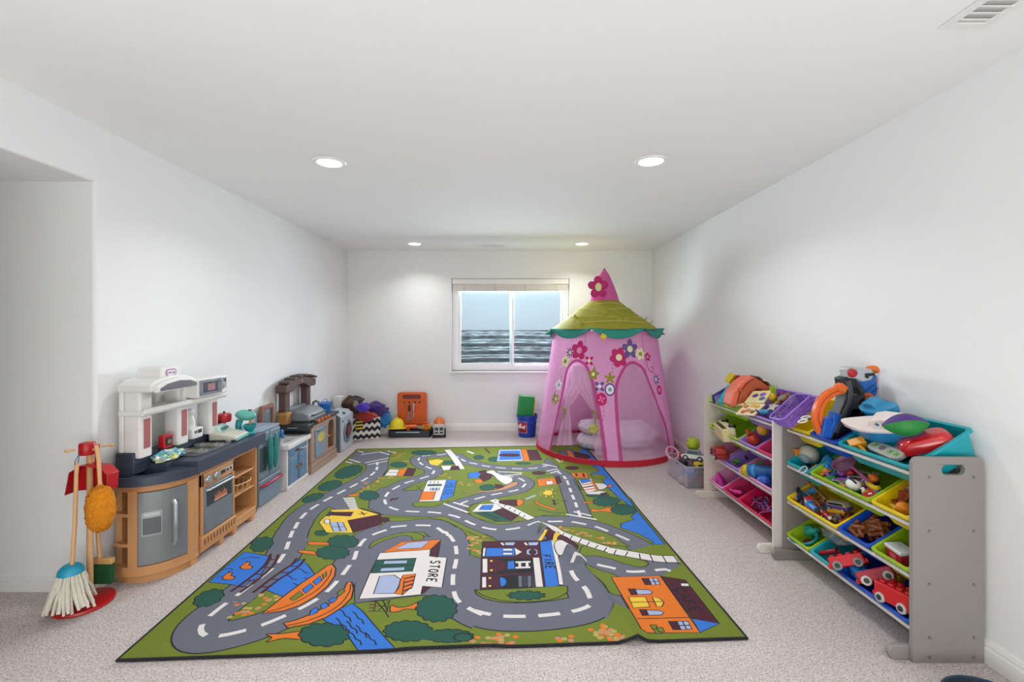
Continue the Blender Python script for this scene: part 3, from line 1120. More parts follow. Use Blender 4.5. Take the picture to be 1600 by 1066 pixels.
line(WHT, 'e', [(205, 460), (205, 550)], .02, False)
for y in (318, 400, 468, 538):
    blob(YEL, 'e', 268 if y < 440 else 255, y, 12, 8, 3, 0, edge=0)
# maroon boat house by the crossing
poly(MAR, 'e', [(720, 90), (780, 55), (930, 110), (1035, 185), (1020, 240), (880, 180), (760, 140)])
line(YEL, 'e', [(690, 140), (750, 85)], .022, False)
line(YEL, 'e', [(820, 180), (855, 75)], .026, False)
poly(WHT, 'e', [(820, 190), (900, 185), (1000, 220), (930, 250), (890, 280), (845, 260)], True)
# cafe
poly(ORG, 'f', [(315, 240), (750, 228), (1110, 735), (640, 740), (580, 700)])
poly(MAR, 'f', [(750, 228), (975, 265), (1280, 655), (1035, 610)])
poly(BLU, 'f', [(1035, 610), (1280, 655), (1110, 735)])
L.extend((BLK, s) for s in lettering('CAFE', bil(fp('f', 952, 330), fp('f', 1128, 560), fp('f', 1040, 560), fp('f', 868, 330)), 1.35, .012))
line(BLK, 'f', [(545, 612), (1025, 600)], .005, False)
poly(WHT, 'f', [(930, 295), (1000, 295), (1015, 322), (945, 322)])
for x, y in ((585, 250), (825, 635)):
    k = 1.0 if y < 400 else 1.25
    poly(MAR, 'f', [(x, y), (x + 62 * k, y), (x + 90 * k, y + 60 * k), (x + 35 * k, y + 60 * k)])
    poly(PAL, 'f', [(x + 62 * k, y), (x + 140 * k, y), (x + 168 * k, y + 55 * k), (x + 90 * k, y + 60 * k)])
    line(BLK, 'f', [(x + 100 * k, y), (x + 130 * k, y + 58 * k)], .006, False)
    line(BLK, 'f', [(x + 75 * k, y + 30 * k), (x + 155 * k, y + 28 * k)], .006, False)
for x, y in ((465, 345), (565, 530)):
    poly(MAR, 'f', [(x, y), (x + 65, y), (x + 80, y + 52), (x + 30, y + 55)])
    poly(PAL, 'f', [(x + 65, y + 5), (x + 180, y + 8), (x + 220, y + 28), (x + 200, y + 48), (x + 85, y + 50)])
poly(YEL, 'f', [(470, 418), (620, 415), (660, 505), (510, 515)])
poly(YEL, 'f', [(680, 415), (750, 430), (785, 465), (770, 500), (720, 505)], False)
line(BLK, 'f', [(490, 465), (785, 458)], .005, False)
line(BLK, 'f', [(400, 405), (470, 525)], .005, False)
for x, y in ((660, 668), (690, 705), (715, 690)):
    poly(GRN, 'f', [(x, y), (x + 55, y - 2), (x + 78, y + 38), (x + 25, y + 40)])
# yellow house
poly(YEL, 'g', [(255, 775), (390, 645), (680, 632), (900, 690), (905, 780), (610, 885), (330, 882)])
poly(MAR, 'g', [(555, 755), (900, 690), (908, 795), (610, 885)])
poly(MAR, 'g', [(370, 700), (405, 668), (615, 668), (585, 712)])
poly(DRK, 'g', [(330, 710), (370, 660), (400, 665), (365, 712)])
poly(PAL, 'g', [(368, 775), (505, 775), (548, 865), (405, 870)])
line(BLK, 'g', [(445, 775), (480, 868)], .007, False)
line(BLK, 'g', [(385, 822), (528, 820)], .006, False)
poly(WHT, 'g', [(310, 765), (330, 742), (365, 745), (365, 785), (320, 785)], True)
line(BLK, 'g', [(695, 665), (730, 700)], .01, False)
line(BLK, 'g', [(665, 688), (760, 682)], .01, False)
line(BLK, 'g', [(685, 630), (890, 690)], .018, False)
poly(MAR, 'g', [(905, 730), (975, 728), (985, 750), (970, 768), (905, 772)], True)
for k in range(4):
    line(BLK, 'g', [(590 + 75 * k, 800 - 16 * k), (610 + 75 * k, 865 - 18 * k)], .005, False)
for k in range(7):
    poly(WHT, 'g', [(500 + 12 * k, 520 + 18 * k), (625 + 6 * k, 515 + 18 * k), (628 + 6 * k, 528 + 18 * k), (508 + 12 * k, 533 + 18 * k)], edge=.003, ecol=GRY)
# small house at the top left
poly(WHT, 'g', [(990, 225), (1095, 228), (1065, 290), (940, 290)])
line(BLK, 'g', [(965, 255), (1085, 258)], .01, False)
poly(ORG, 'g', [(1090, 230), (1180, 208), (1135, 295), (1065, 290)])
poly(MAR, 'g', [(1185, 208), (1268, 215), (1230, 295), (1130, 295)])
line(BLK, 'g', [(965, 230), (920, 295)], .014, False)
# house in the loop at the top
poly(YEL, 'b', [(645, 150), (720, 138), (770, 150), (720, 190), (660, 180)])
poly(DGN, 'b', [(770, 150), (835, 150), (855, 178), (760, 182)])
poly(WHT, 'b', [(745, 190), (830, 190), (815, 220), (760, 225)])
poly(MAR, 'b', [(830, 192), (880, 190), (895, 222), (815, 225)])
# police building
poly(WHT, 'b', [(640, 305), (790, 300), (735, 465), (570, 468)])
poly(BLU, 'b', [(790, 300), (868, 305), (840, 425), (735, 465)])
poly(ORG, 'b', [(598, 392), (705, 390), (685, 455), (575, 460)])
line(DGN, 'b', [(640, 342), (752, 340)], .05, False)
for k in range(3):
    poly(PAL, 'b', [(665 + 25 * k, 362), (685 + 25 * k, 361), (678 + 25 * k, 384), (658 + 25 * k, 384)], edge=.005)
    line(BLK, 'b', [(665 + 30 * k, 310), (660 + 30 * k, 330)], .006, False)
L.extend((BLK, s) for s in lettering('POLICE', bil(fp('b', 845, 325), fp('b', 825, 415), fp('b', 765, 420), fp('b', 795, 322)), 1.4, .008))
line(BLK, 'b', [(540, 385), (600, 345)], .006, False)
line(BLK, 'b', [(560, 350), (590, 385)], .006, False)
line(MAR, 'b', [(350, 465), (370, 445), (385, 455), (410, 440)], .02)
# green and white house in the yard
poly(WHT, 'b', [(985, 550), (1045, 490), (1180, 485), (1225, 520), (1150, 548)])
poly(BLU, 'b', [(1040, 535), (1070, 498), (1155, 495), (1135, 535)])
poly(DGN, 'b', [(1000, 555), (1150, 548), (1300, 622), (1175, 625)])
poly(MAR, 'b', [(1155, 548), (1225, 522), (1355, 578), (1300, 622)])
for k in range(3):
    line(BLK, 'b', [(1060 + 45 * k, 558 + 18 * k), (1110 + 45 * k, 562 + 18 * k)], .012, False)
# steam train in the middle
poly(MAR, 'b', [(1035, 240), (1090, 225), (1140, 255), (1130, 290), (1080, 310), (1050, 290)], True)
poly(BLU, 'b', [(955, 250), (1020, 235), (1060, 250), (1035, 285), (960, 285)])
poly(WHT, 'b', [(1095, 240), (1150, 225), (1200, 255), (1290, 280), (1305, 310), (1250, 335), (1190, 300), (1150, 260)], True)
poly(ORG, 'b', [(1000, 300), (1060, 295), (1080, 320), (1020, 325)])
poly(DGN, 'b', [(1050, 350), (1120, 335), (1170, 355), (1140, 380), (1070, 380)], True)
poly(MAR, 'b', [(1165, 330), (1220, 340), (1240, 355), (1180, 370)])
poly(PNK, 'b', [(915, 400), (1180, 375), (1290, 325), (1345, 318), (1330, 345), (1200, 385), (1000, 400)], True)
poly(MAR, 'b', [(1200, 465), (1320, 455), (1370, 470), (1340, 505), (1230, 490)], True)
poly(ORG, 'b', [(1340, 455), (1385, 460), (1385, 490), (1345, 505)], True)
# school hall at the top right
poly(PAL, 'b', [(1195, 65), (1370, 62), (1390, 150), (1180, 155)])
L.append((BLU, fps('b', [(1210, 75), (1360, 72), (1375, 140), (1200, 145)])))
poly(MAR, 'b', [(1215, 98), (1330, 96), (1360, 108), (1330, 118), (1215, 115)], True)
poly(ORG, 'b', [(1370, 62), (1415, 62), (1440, 150), (1390, 152)])
poly(MAR, 'b', [(1420, 66), (1495, 66), (1535, 145), (1440, 150)])
for k in range(5):
    line(WHT, 'b', [(1215 + 32 * k, 68), (1235 + 32 * k, 68)], .016, False)
    line(WHT, 'b', [(1215 + 34 * k, 148), (1240 + 34 * k, 147)], .016, False)
line(MAR, 'b', [(1090, 55), (1130, 95)], .02, False)
line(WHT, 'b', [(950, 75), (1000, 95)], .03, False)
# orange school, sun, playground
poly(ORG, 'c', [(115, 365), (290, 350), (310, 415), (130, 432)])
poly(WHT, 'c', [(200, 385), (265, 380), (275, 410), (210, 415)])
poly(MAR, 'c', [(290, 340), (330, 330), (358, 405), (315, 420)])
line(DGN, 'c', [(110, 350), (250, 325), (330, 330)], .016)
blob(YEL, 'c', 220, 505, 50, 26, 8, .25, edge=.005)
for k in range(7):
    a = 2 * PI * k / 7
    line(YEL, 'c', [(220 + 60 * math.cos(a), 505 + 30 * math.sin(a)), (220 + 82 * math.cos(a), 505 + 42 * math.sin(a))], .01, False)
poly(ORG, 'c', [(85, 582), (120, 590), (200, 620), (310, 650), (290, 660), (190, 635), (110, 605)], True)
for y in (570, 600):
    line(MAR, 'c', [(255, y), (330, y - 8)], .01)
line(MAR, 'c', [(275, 560), (290, 615)], .016)
line(MAR, 'c', [(360, 575), (410, 570)], .012)
line(PAL, 'c', [(10, 555), (105, 520)], .022, False)
line(DGN, 'c', [(125, 650), (240, 680), (380, 685)], .012)
line(DGN, 'c', [(160, 715), (340, 700)], .012)
# shops at the right: orange yard, striped hall
poly(ORG, 'c', [(440, 305), (590, 298), (620, 350), (475, 358)])
for x in (490, 560):
    line(MAR, 'c', [(x, 312), (x + 12, 345)], .02, False)
poly(WHT, 'c', [(515, 375), (640, 358), (700, 465), (590, 500)])
poly(BLU, 'c', [(530, 370), (620, 360), (640, 385), (545, 405)])
for k in range(3):
    line(MAR if k % 2 else ORG, 'c', [(550 + 12 * k, 418 + 24 * k), (665 + 12 * k, 402 + 24 * k)], .022, False)
line(ORG, 'c', [(640, 375), (695, 470)], .018, False)
poly(WHT, 'c', [(670, 400), (760, 405), (800, 430), (760, 458), (710, 462)])
poly(ORG, 'c', [(790, 425), (835, 415), (840, 435), (800, 440)])
poly(WHT, 'c', [(585, 490), (720, 475), (790, 485), (760, 510), (610, 508)])
poly(MAR, 'c', [(725, 500), (785, 488), (790, 505), (740, 525)])
for k in range(3):
    line(BLK, 'c', [(470 + 20 * k, 378), (530 + 20 * k, 475)], .006, False)
# brown mountain house under the tent edge
poly(GRY, 'c', [(330, 100), (400, 80), (470, 85), (520, 110), (480, 150), (360, 140)], True)
poly(ORG, 'c', [(400, 92), (440, 90), (490, 160), (420, 140)])
poly(MAR, 'c', [(470, 95), (600, 125), (640, 150), (580, 180), (490, 160)])
line(WHT, 'c', [(300, 165), (340, 200)], .02, False)
line(YEL, 'c', [(370, 170), (350, 200)], .014, False)

# --- rug outline, wrinkles, mesh
cn = [G(183, 1035), G(1167, 1000), G(913, 697), G(558, 703.5)]
out2 = [Vector((p.x, p.y)) for p in cn]
edge_near = [(183, 1035), (1167, 1000)]


def bump_h(x, y):
    """height of the rumpled pile"""
    h = 0.0
    for (ax, ay, bx, by, ht, wd) in RIDGES:
        dx, dy = bx - ax, by - ay
        ll = math.hypot(dx, dy)
        u = ((x - ax) * dx + (y - ay) * dy) / ll
        v = ((x - ax) * -dy + (y - ay) * dx) / ll
        k = 1.0 if 0 <= u <= ll else math.exp(-((-u if u < 0 else u - ll) / .07) ** 2)
        h += ht * k * math.exp(-(v / wd) ** 2)
    return h


def rg(ax, ay, bx, by, ht, wd):
    a, b = G(ax, ay), G(bx, by)
    return (a.x, a.y, b.x, b.y, ht, wd)


RIDGES = [rg(893, 872, 998, 1012, .030, .035), rg(846, 828, 900, 878, .034, .045), rg(1055, 772, 960, 790, .010, .05),
          rg(640, 1024, 760, 1018, .010, .04), rg(905, 745, 830, 790, .012, .05)]
vin = [p for p in L if len(p[1]) >= 3]
V, T, MI = partition(out2, vin, .045, GRN)
me = bpy.data.meshes.new('pile')
zz = [RZ + bump_h(x, y) for x, y in V]
me.from_pydata([(x, y, z) for (x, y), z in zip(V, zz)], [], [tuple(int(i) for i in t) for t in T])
rugm = []
for i, c in enumerate(COL):
    rugm.append(M(c, 0.95, var=.14 if i not in (WHT,) else .06, scale=260, bump=.5, bscale=420, name='rug_pile_' + str(i)))
for m in rugm:
    me.materials.append(m)
me.polygons.foreach_set('material_index', [int(i) for i in MI])
me.polygons.foreach_set('use_smooth', [True] * len(me.polygons))
bm = bmesh.new()
bm.from_mesh(me)
for f in bm.faces:
    if f.normal.z < 0:
        f.normal_flip()
bm.to_mesh(me)
bm.free()
rug = thing('play_rug', 'large rectangular play rug printed with a town road map on the carpet', 'rug', (0, 3.0, 0))
ro = bpy.data.objects.new('pile', me)
C.objects.link(ro)
ro.parent = rug
ro.location = (0, -3.0, 0)
bpts = []
for i in range(4):
    a, b = out2[i], out2[(i + 1) % 4]
    for k in range(60):
        q = a.lerp(b, k / 60)
        bpts.append((q.x, q.y - 3.0, .0068 + bump_h(q.x, q.y)))
link('edge_binding', MB().tube(bpts, .0068, 8, closed=True), M('#15151a', .9, var=.1, bump=.4, bscale=300), rug)

# ================================================================== along the left wall
def wl(name, mb, mats, root, parent=None, **kw):
    """link a part whose mesh was written in room coordinates"""
    d = root.location
    mb.v = [p - d for p in mb.v]
    return link(name, mb, mats, parent or root, **kw)


def wsolo(name, mb, mats, label, cat, loc, group=None, **kw):
    d = Vector(loc)
    mb.v = [p - d for p in mb.v]
    o = link(name, mb, mats, None, **kw)
    o.location = loc
    return tag(o, label, cat, group)


def cloth_blob(c, r, seed, amp=.25, n=40, m=24, freq=3.0, flat=None):
    """crumpled fabric: a soft lump with folds"""
    from mathutils import noise
    mb = MB()
    vs, fs = [], []
    off = Vector((seed * 3.1, seed * 1.7, seed * .9))
    for j in range(m + 1):
        a = PI * j / m
        for i in range(n):
            b = 2 * PI * i / n
            d = Vector((math.sin(a) * math.cos(b), math.sin(a) * math.sin(b), math.cos(a)))
            h = noise.noise(d * freq * .6 + off) * 1.1 + abs(noise.noise(d * freq * 1.6 + off * 2)) * .9 - .3
            q = d * (1 + amp * h)
            p = Vector((c[0] + q.x * r[0], c[1] + q.y * r[1], c[2] + q.z * r[2]))
            if flat is not None and p.z < flat:
                p.z = flat
            vs.append(p)
    for j in range(m):
        for i in range(n):
            a, b = j * n + i, j * n + (i + 1) % n
            fs.append((a, b, b + n, a + n))
    return mb.add(vs, fs)


wood = M('#d8a874', .55, var=.15, scale=25)
red = M('#b3141c', .35, var=.04)

# ---- housework set on its stand
stand = thing('broom_stand', 'red and wooden stand with round base holding toy cleaning tools by the wall corner', 'stand', (-2.082, 2.243, 0))
link('base', MB().lathe([(.119, 0), (.122, .006), (.119, .016), (.11, .019), (.0001, .019)], 48), red, stand)
link('pole', MB().cyl((.012, .02, .018), (.012, .02, .80), .0135, 16), wood, stand)
link('hub', MB().lathe([(.029, .735), (.033, .742), (.033, .788), (.029, .795), (.0001, .797)], 24, Matrix.Translation((.012, .005, 0))), red, stand, bevel=.002)
for dx, dy in ((-.042, -.038), (.06, -.022), (.045, .055), (-.03, .06)):
    v = Vector((dx, dy, 0))
    link('peg', MB().cyl(Vector((.012, .005, .765)) + v * .75, Vector((.012, .005, .765)) + v * 1.3, .0055, 10).ball(Vector((.012, .005, .765)) + v * 1.3, .009, 10, 6), wood, stand)

mop = thing('toy_mop', 'toy string mop with blue cap and wooden handle hanging on the red stand', 'mop', (-2.062, 2.155, .026))
link('handle', MB().tube([(.018, .01, .69), (.014, .005, .4), (.005, 0, .2)], .0085, 12), wood, mop)
link('hanging_loop', MB().tube([(.018, .005, .68), (.022, -.004, .70), (.03, .01, .735), (.02, .018, .70), (.018, .012, .68)], .002, 6), M('#4b5568', .7), mop)
link('cap', MB().lathe([(.012, .215), (.03, .212), (.046, .195), (.05, .175), (.046, .168), (.0001, .168)], 24), M('#1f97b5', .4), mop)
strings = M('#d8d2c2', .9, var=.15, scale=120, bump=.5, bscale=200)
rs = random.Random(5)
for k in range(46):
    a = 2 * PI * k / 46 + rs.uniform(-.06, .06)
    r0 = .032 + .012 * (k % 2)
    r1 = .085 + rs.uniform(-.02, .02)
    zb = .006 + rs.uniform(0, .03)
    w1 = rs.uniform(-.15, .15)
    link('strand', MB().tube([(r0 * math.cos(a), r0 * math.sin(a), .172), ((r0 + .012) * math.cos(a), (r0 + .012) * math.sin(a), .14),
                              (r1 * .75 * math.cos(a + w1), r1 * .75 * math.sin(a + w1), .075), (r1 * math.cos(a + w1 * 1.4), r1 * math.sin(a + w1 * 1.4) * .9, zb)],
                             [.007, .0075, .0078, .006], 6), strings, mop)

dp = thing('toy_dustpan', 'red toy dustpan hanging on the stand behind the orange duster', 'dustpan', (-2.045, 2.275, .545))
pan = MB()
pr = [(-.105, .0), (.10, .02), (.105, .10), (.07, .135), (-.03, .145), (-.085, .11)]
pan.prism(pr, 'y', .0, .006)
for a, b in zip(pr[1:], pr[2:] + pr[:1]):
    if (a, b) != (pr[0], pr[1]):
        pan.strip([(a[0], -.03, a[1]), (b[0], -.03, b[1])], (0, .032, 0), .004)
link('pan', pan, red, dp, bevel=.002)
link('handle', MB().tube([(.0, .0, .135), (.008, -.01, .19), (.012, -.012, .235)], [.011, .009, .01], 10), red, dp)

du = thing('toy_duster', 'fluffy orange toy duster hanging by its wooden handle from the red stand', 'duster', (-1.958, 2.195, .385))
link('handle', MB().tube([(.0, .0, .2), (-.008, 0, .33), (-.02, .0, .41)], .0085, 10), wood, du)
fl = MB()
from mathutils import noise as mnoise
vs = []
for j in range(41):
    a = PI * j / 40
    for i in range(56):
        b = 2 * PI * i / 56
        d = Vector((math.sin(a) * math.cos(b), math.sin(a) * math.sin(b), -math.cos(a)))
        k = 1 + .16 * abs(mnoise.noise(d * 9)) + .10 * mnoise.noise(d * 22)
        vs.append((d.x * .058 * k, d.y * .05 * k, .105 + math.copysign(abs(d.z) ** .75, d.z) * .105 * k))
fl.add(vs, [(j * 56 + i, j * 56 + (i + 1) % 56, (j + 1) * 56 + (i + 1) % 56, (j + 1) * 56 + i) for j in range(40) for i in range(56)])
link('fluff', fl, M('#e08a10', .95, var=.25, scale=90, bump=1.0, bscale=120), du, smooth=180)

br = thing('toy_broom', 'toy broom with green bristles and wooden handle at the back of the red stand', 'broom', (-2.072, 2.32, .02))
link('handle', MB().tube([(-.032, -.022, .72), (-.012, -.01, .4), (0, 0, .17)], .0085, 12), wood, br)
link('head', MB().cbox((.02, 0, .155), (.10, .026, .03)), M('#c99b5f', .55, var=.15), br, bevel=.005)
bb = MB()
for k in range(14):
    for q in range(3):
        bb.cbox((-.024 + .0068 * k, -.008 + .008 * q, .09), (.0045, .0055, .1), (0, (k - 6.5) * .008, 0))
o = link('bristles', bb, M('#1c5a30', .8, var=.3, scale=80), br)
o['kind'] = 'stuff'

# ---- tan and white play kitchen
kit = thing('play_kitchen', 'tan and white toy play kitchen with navy counter, fridge and oven against left wall', 'play kitchen', (-1.95, 2.85, 0))
tan = M('#c58e5c', .5, var=.04, bump=.1, bscale=300)
navy = M('#384253', .45, var=.05, bump=.15, bscale=250)
white = M('#e4e2de', .42, var=.01)
steel = M('#85898a', .38, metal=.35, var=.03)
silver = M('#a9adb0', .3, metal=.5, var=.02)
dark = M('#23262b', .4, var=.03)
KB, KF, KE = -2.092, -1.79, 3.27        # back, front, right end
cv = catmull([(KB, 2.425, 0), (-2.02, 2.405, 0), (-1.945, 2.412, 0), (-1.875, 2.447, 0), (-1.825, 2.505, 0), (-1.795, 2.575, 0), (KF, 2.64, 0)], 6)


def cpt(t, off=0.0):
    k = t * (len(cv) - 1)
    i = min(int(k), len(cv) - 2)
    p = cv[i].lerp(cv[i + 1], k - i)
    d = (cv[i + 1] - cv[i]).normalized()
    return p + Vector((d.y, -d.x, 0)) * off


def curved(t0, t1, z0, z1, o0, o1, n=12):
    mb = MB()
    ts = [t0 + (t1 - t0) * i / n for i in range(n + 1)]
    pl = [cpt(t, o1) for t in ts] + [cpt(t, o0) for t in ts[::-1]]
    return mb.prism([(p.x, p.y) for p in pl], 'z', z0, z1)


def plan(off, x0=KB, y1=KE):
    ps = [cpt(i / 30, off) for i in range(31)]
    return [(x0, ps[0].y)] + [(p.x, p.y) for p in ps] + [(KF + off, y1), (x0, y1)]


def cplan(off, s=1.0):
    ps = [cpt(i / 30, off) for i in range(31)]
    return [(KB, ps[0].y)] + [(p.x, p.y) for p in ps] + [(KB, 2.64)]


b = MB()
b.prism(cplan(-.02), 'z', 0, .045)
b.prism(cplan(.004), 'z', .045, .095)
b.prism(cplan(.0), 'z', .492, .53)
b.add(*(lambda q: (q.v, q.f))(curved(.30, .90, .09, .50, -.03, -.006)))
b.add(*(lambda q: (q.v, q.f))(curved(.22, .32, .09, .50, -.05, .006, 3)))
b.add(*(lambda q: (q.v, q.f))(curved(.80, .99, .09, .50, -.05, .006, 4)))
for z in (.20, .36):
    b.add(*(lambda q: (q.v, q.f))(curved(.0, .26, z, z + .018, -.16, .002, 4)))
b.box(KB, -1.95, 2.52, 2.56, .09, .5)
b.box(KB, -2.06, 2.44, 2.56, .09, .5)
wl('corner_cabinet', b, tan, kit, bevel=.005)
fd = wl('fridge_door', curved(.325, .80, .10, .487, -.004, .012), steel, kit, bevel=.004)
di = curved(.36, .545, .255, .385, .010, .016, 6)
wl('dispenser_frame', di, silver, kit, fd, bevel=.002)
wl('dispenser_niche', curved(.375, .53, .265, .352, .0135, .0168, 6), M('#5c6364', .5), kit, fd)
wl('dispenser_buttons', curved(.385, .52, .361, .377, .014, .0185, 6), M('#c3c5c7', .4), kit, fd, bevel=.002)
hp = [cpt(.64, .014) + Vector((0, 0, .18)), cpt(.645, .032) + Vector((0, 0, .20)), cpt(.645, .036) + Vector((0, 0, .29)), cpt(.645, .032) + Vector((0, 0, .40)), cpt(.64, .014) + Vector((0, 0, .42))]
wl('fridge_handle', MB().tube(hp, [.010, .011, .011, .011, .010], 8), silver, kit, fd)
b = MB()
b.box(KB, KF - .005, 2.64, 2.662, .03, .53)
b.box(KB, KF + .008, 2.603, 2.632, .085, .50)
b.box(KB, KF, 2.662, 2.99, .04, .53)
b.box(KB, KB + .02, 2.99, KE, .04, .53)
b.box(KB, KF, 2.985, 3.0, .04, .53)
b.box(KB, KF, KE - .015, KE, .04, .53)
b.box(KB, KF, 2.99, KE, .04, .095)
b.box(KB, KF, 2.99, KE, .50, .53)
for z in (.235, .36):
    b.box(KB, KF - .01, 2.99, KE, z, z + .014)
b.box(KF - .01, KF + .018, 2.655, 2.985, .075, .14)
b.box(KF - .01, KF + .010, 2.662, 2.68, .14, .50)
b.box(KF - .01, KF + .010, 2.965, 2.985, .14, .50)
b.box(KF - .01, KF + .010, 2.662, 2.985, .425, .50)
for y0, y1 in ((2.60, 2.65), (2.86, 2.90), (3.0, 3.04), (3.21, 3.25)):
    b.box(KF - .05, KF - .008, y0, y1, 0, .045)
    b.box(KB, KB + .05, y0, y1, 0, .045)
wl('oven_cabinet', b, tan, kit, bevel=.004)
vs_ = MB()
for k in range(11):
    vs_.cbox((KF + .0186, 2.675 + .029 * k, .105), (.003, .011, .035))
wl('vent_slots', vs_, M('#7a5230', .7), kit, smooth=0)
od = wl('oven_door', MB().box(KF - .005, KF + .013, 2.683, 2.962, .145, .415), M('#7d848c', .4, metal=.3), kit, bevel=.004)
wl('oven_window', MB().box(KF + .010, KF + .0145, 2.70, 2.945, .30, .385), M('#3b4148', .2), kit, od)
fm = MB()
for k in range(7):
    y = 2.775 + .017 * k
    fm.tube([(KF + .015, y, .315), (KF + .0155, y + .008, .335), (KF + .015, y - .002, .35 + .008 * (k % 3))], [.004, .005, .0015], 6)
fm.tube([(KF + .015, 2.765, .313), (KF + .015, 2.89, .313)], .005, 6)
wl('flame_decal', fm, M('#c9836a', .5), kit, od)
wl('oven_handle', MB().tube([(KF + .012, 2.70, .398), (KF + .03, 2.71, .402), (KF + .03, 2.935, .402), (KF + .012, 2.945, .398)], .007, 8), silver, kit, od)
for y in (2.713, 2.788):
    k = wl('oven_knob', MB().lathe([(.026, 0), (.026, .008), (.02, .018), (.0001, .02)], 20, Matrix.Translation((KF + .008, y, .462)) @ Matrix.Rotation(PI / 2, 4, 'Y')), silver, kit)
wl('control_panel', MB().box(KF + .008, KF + .013, 2.825, 2.962, .448, .478), M('#b9b1ab', .4), kit, bevel=.002)
wl('clock_display', MB().box(KF + .011, KF + .0145, 2.833, 2.88, .452, .474), M('#4b2030', .3), kit)
for y in (2.90, 2.935):
    wl('panel_button', MB().cyl((KF + .01, y, .463), (KF + .016, y, .463), .008, 12), dark, kit)
# wire basket in the open shelves
bk = MB()
for z, r in ((.25, .052), (.31, .068)):
    bk.tube([(KF - .055 + r * math.cos(a) * 1.0, 3.13 + r * 1.5 * math.sin(a), z) for a in [2 * PI * i / 24 for i in range(24)]], .0045, 6, closed=True)
for i in range(14):
    a = 2 * PI * i / 14
    bk.tube([(KF - .055 + .052 * math.cos(a), 3.13 + .078 * math.sin(a), .25), (KF - .055 + .068 * math.cos(a), 3.13 + .102 * math.sin(a), .31)], .0035, 5)
wl('shelf_basket', bk, M('#d3a673', .5), kit)
# counter
b = MB()
co = plan(.026, KB - .005, KE + .075)
hole = [(-2.06, 2.452), (-2.0, 2.432), (-1.93, 2.445), (-1.875, 2.49), (-1.875, 2.535), (-2.06, 2.535)]
b.prism(cplan(.026), 'z', .525, .572, holes=[hole])
b.prism(hole, 'z', .527, .535)
b.prism([(KB - .005, 2.60), (KF + .028, 2.60), (KF + .03, 2.63), (KF + .03, KE + .06), (KF + .0, KE + .085), (KB - .005, KE + .085)], 'z', .527, .600)
b.box(KB, -1.90, 2.545, 2.605, .57, .605)
wl('counter', b, navy, kit, bevel=.007)
b = MB()
b.box(KB - .003, -1.995, 2.437, 2.56, .57, .69)
b.box(KB - .003, -2.01, 2.55, KE + .03, .597, .66)
b.box(KB - .003, -2.03, 2.95, KE + .03, .65, .70)
wl('backsplash', b, navy, kit, bevel=.006)
st = MB()
st.prism(rrect(-2.0, -1.83, 2.70, 3.02, .02), 'z', .60, .606)
wl('hob', st, M('#5b5c5e', .4, metal=.3), kit, bevel=.002)
for x, y in ((-1.96, 2.78), (-1.87, 2.78), (-1.96, 2.93), (-1.87, 2.93)):
    g = MB().lathe([(.012, .606), (.040, .606), (.040, .614), (.033, .617), (.030, .612), (.018, .612), (.016, .618), (.0001, .618)], 20, Matrix.Translation((x, y, 0)))
    for k in range(4):
        a = k * PI / 2 + .4
        g.cbox((x + .022 * math.cos(a), y + .022 * math.sin(a), .617), (.044, .006, .006), (0, 0, a))
    wl('burner', g, M('#8f8d88', .45, metal=.2), kit)
for y in (3.05, 3.10):
    wl('burner_knob', MB().lathe([(.02, .598), (.021, .612), (.014, .62), (.0001, .62)], 16, Matrix.Translation((-1.86, y, 0))), M('#8f8d88', .45), kit)
# upper part
b = MB()
for y0 in (2.448, 2.737, 3.026):
    b.prism(rrect(-2.062, -1.968, y0, y0 + .088, .015), 'z', .655, 1.02)
b.box(-2.085, -1.945, 2.44, 3.165, .885, .915)
b.box(-1.955, -1.935, 2.44, 3.165, .895, .925)
b.box(-2.085, -2.06, 2.445, 2.465, .655, 1.03)
wl('shelf_columns', b, white, kit, bevel=.006)
for y0 in (2.448, 2.737, 3.026):
    wl('column_panel', MB().box(-1.969, -1.9655, y0 + .022, y0 + .066, .705, .865), M('#a8605c', .5, var=.1), kit, smooth=0)
b = MB()
b.prism([(2.435, 1.015), (2.775, 1.015), (2.775, 1.055), (2.755, 1.068), (2.7, 1.085), (2.6, 1.095), (2.48, 1.078), (2.435, 1.055)], 'x', -2.085, -1.90)
b.prism([(2.45, 1.01), (2.765, 1.01), (2.765, 1.052), (2.70, 1.072), (2.6, 1.08), (2.5, 1.066), (2.45, 1.046)], 'x', -1.905, -1.875)
b.prism([(2.53, 1.07), (2.70, 1.07), (2.69, 1.135), (2.68, 1.142), (2.55, 1.142), (2.54, 1.135)], 'x', -2.06, -1.925)
wl('hood', b, white, kit, bevel=.008, seg=3)
b = MB()
b.prism([(2.468, 1.018), (2.755, 1.018), (2.755, 1.036), (2.70, 1.054), (2.61, 1.062), (2.52, 1.052), (2.468, 1.032)], 'x', -1.876, -1.8725)
wl('hood_grille', b, M('#6f7072', .35, metal=.5, var=.25, scale=6), kit)
# oval maker's badge on the hood
bx = -1.925
stadium = lambda hl, hh: arc(2.612 + hl - hh, 1.108, hh, -90, 90, 10) + arc(2.612 - hl + hh, 1.108, hh, 90, 270, 10)
wl('badge', MB().prism(stadium(.045, .023), 'x', bx, bx + .0015), M('#e3c3cd', .4, var=0), kit)
wl('badge_ring', MB().prism(stadium(.040, .0185), 'x', bx + .001, bx + .0025), M('#86466a', .4, var=0), kit)
wl('badge_field', MB().prism(stadium(.0345, .0135), 'x', bx + .002, bx + .0035), M('#ece2f0', .4, var=0), kit)
lt = MB()
for pl in lettering('Little tikes', lambda u, v: Vector((2.583 + .058 * u, 1.1025 + .011 * v)), 1.2, .0016):
    lt.prism([(p.x, p.y) for p in pl], 'x', bx + .0033, bx + .0042)
wl('badge_lettering', lt, M('#2c2450', .4, var=0), kit, smooth=0)
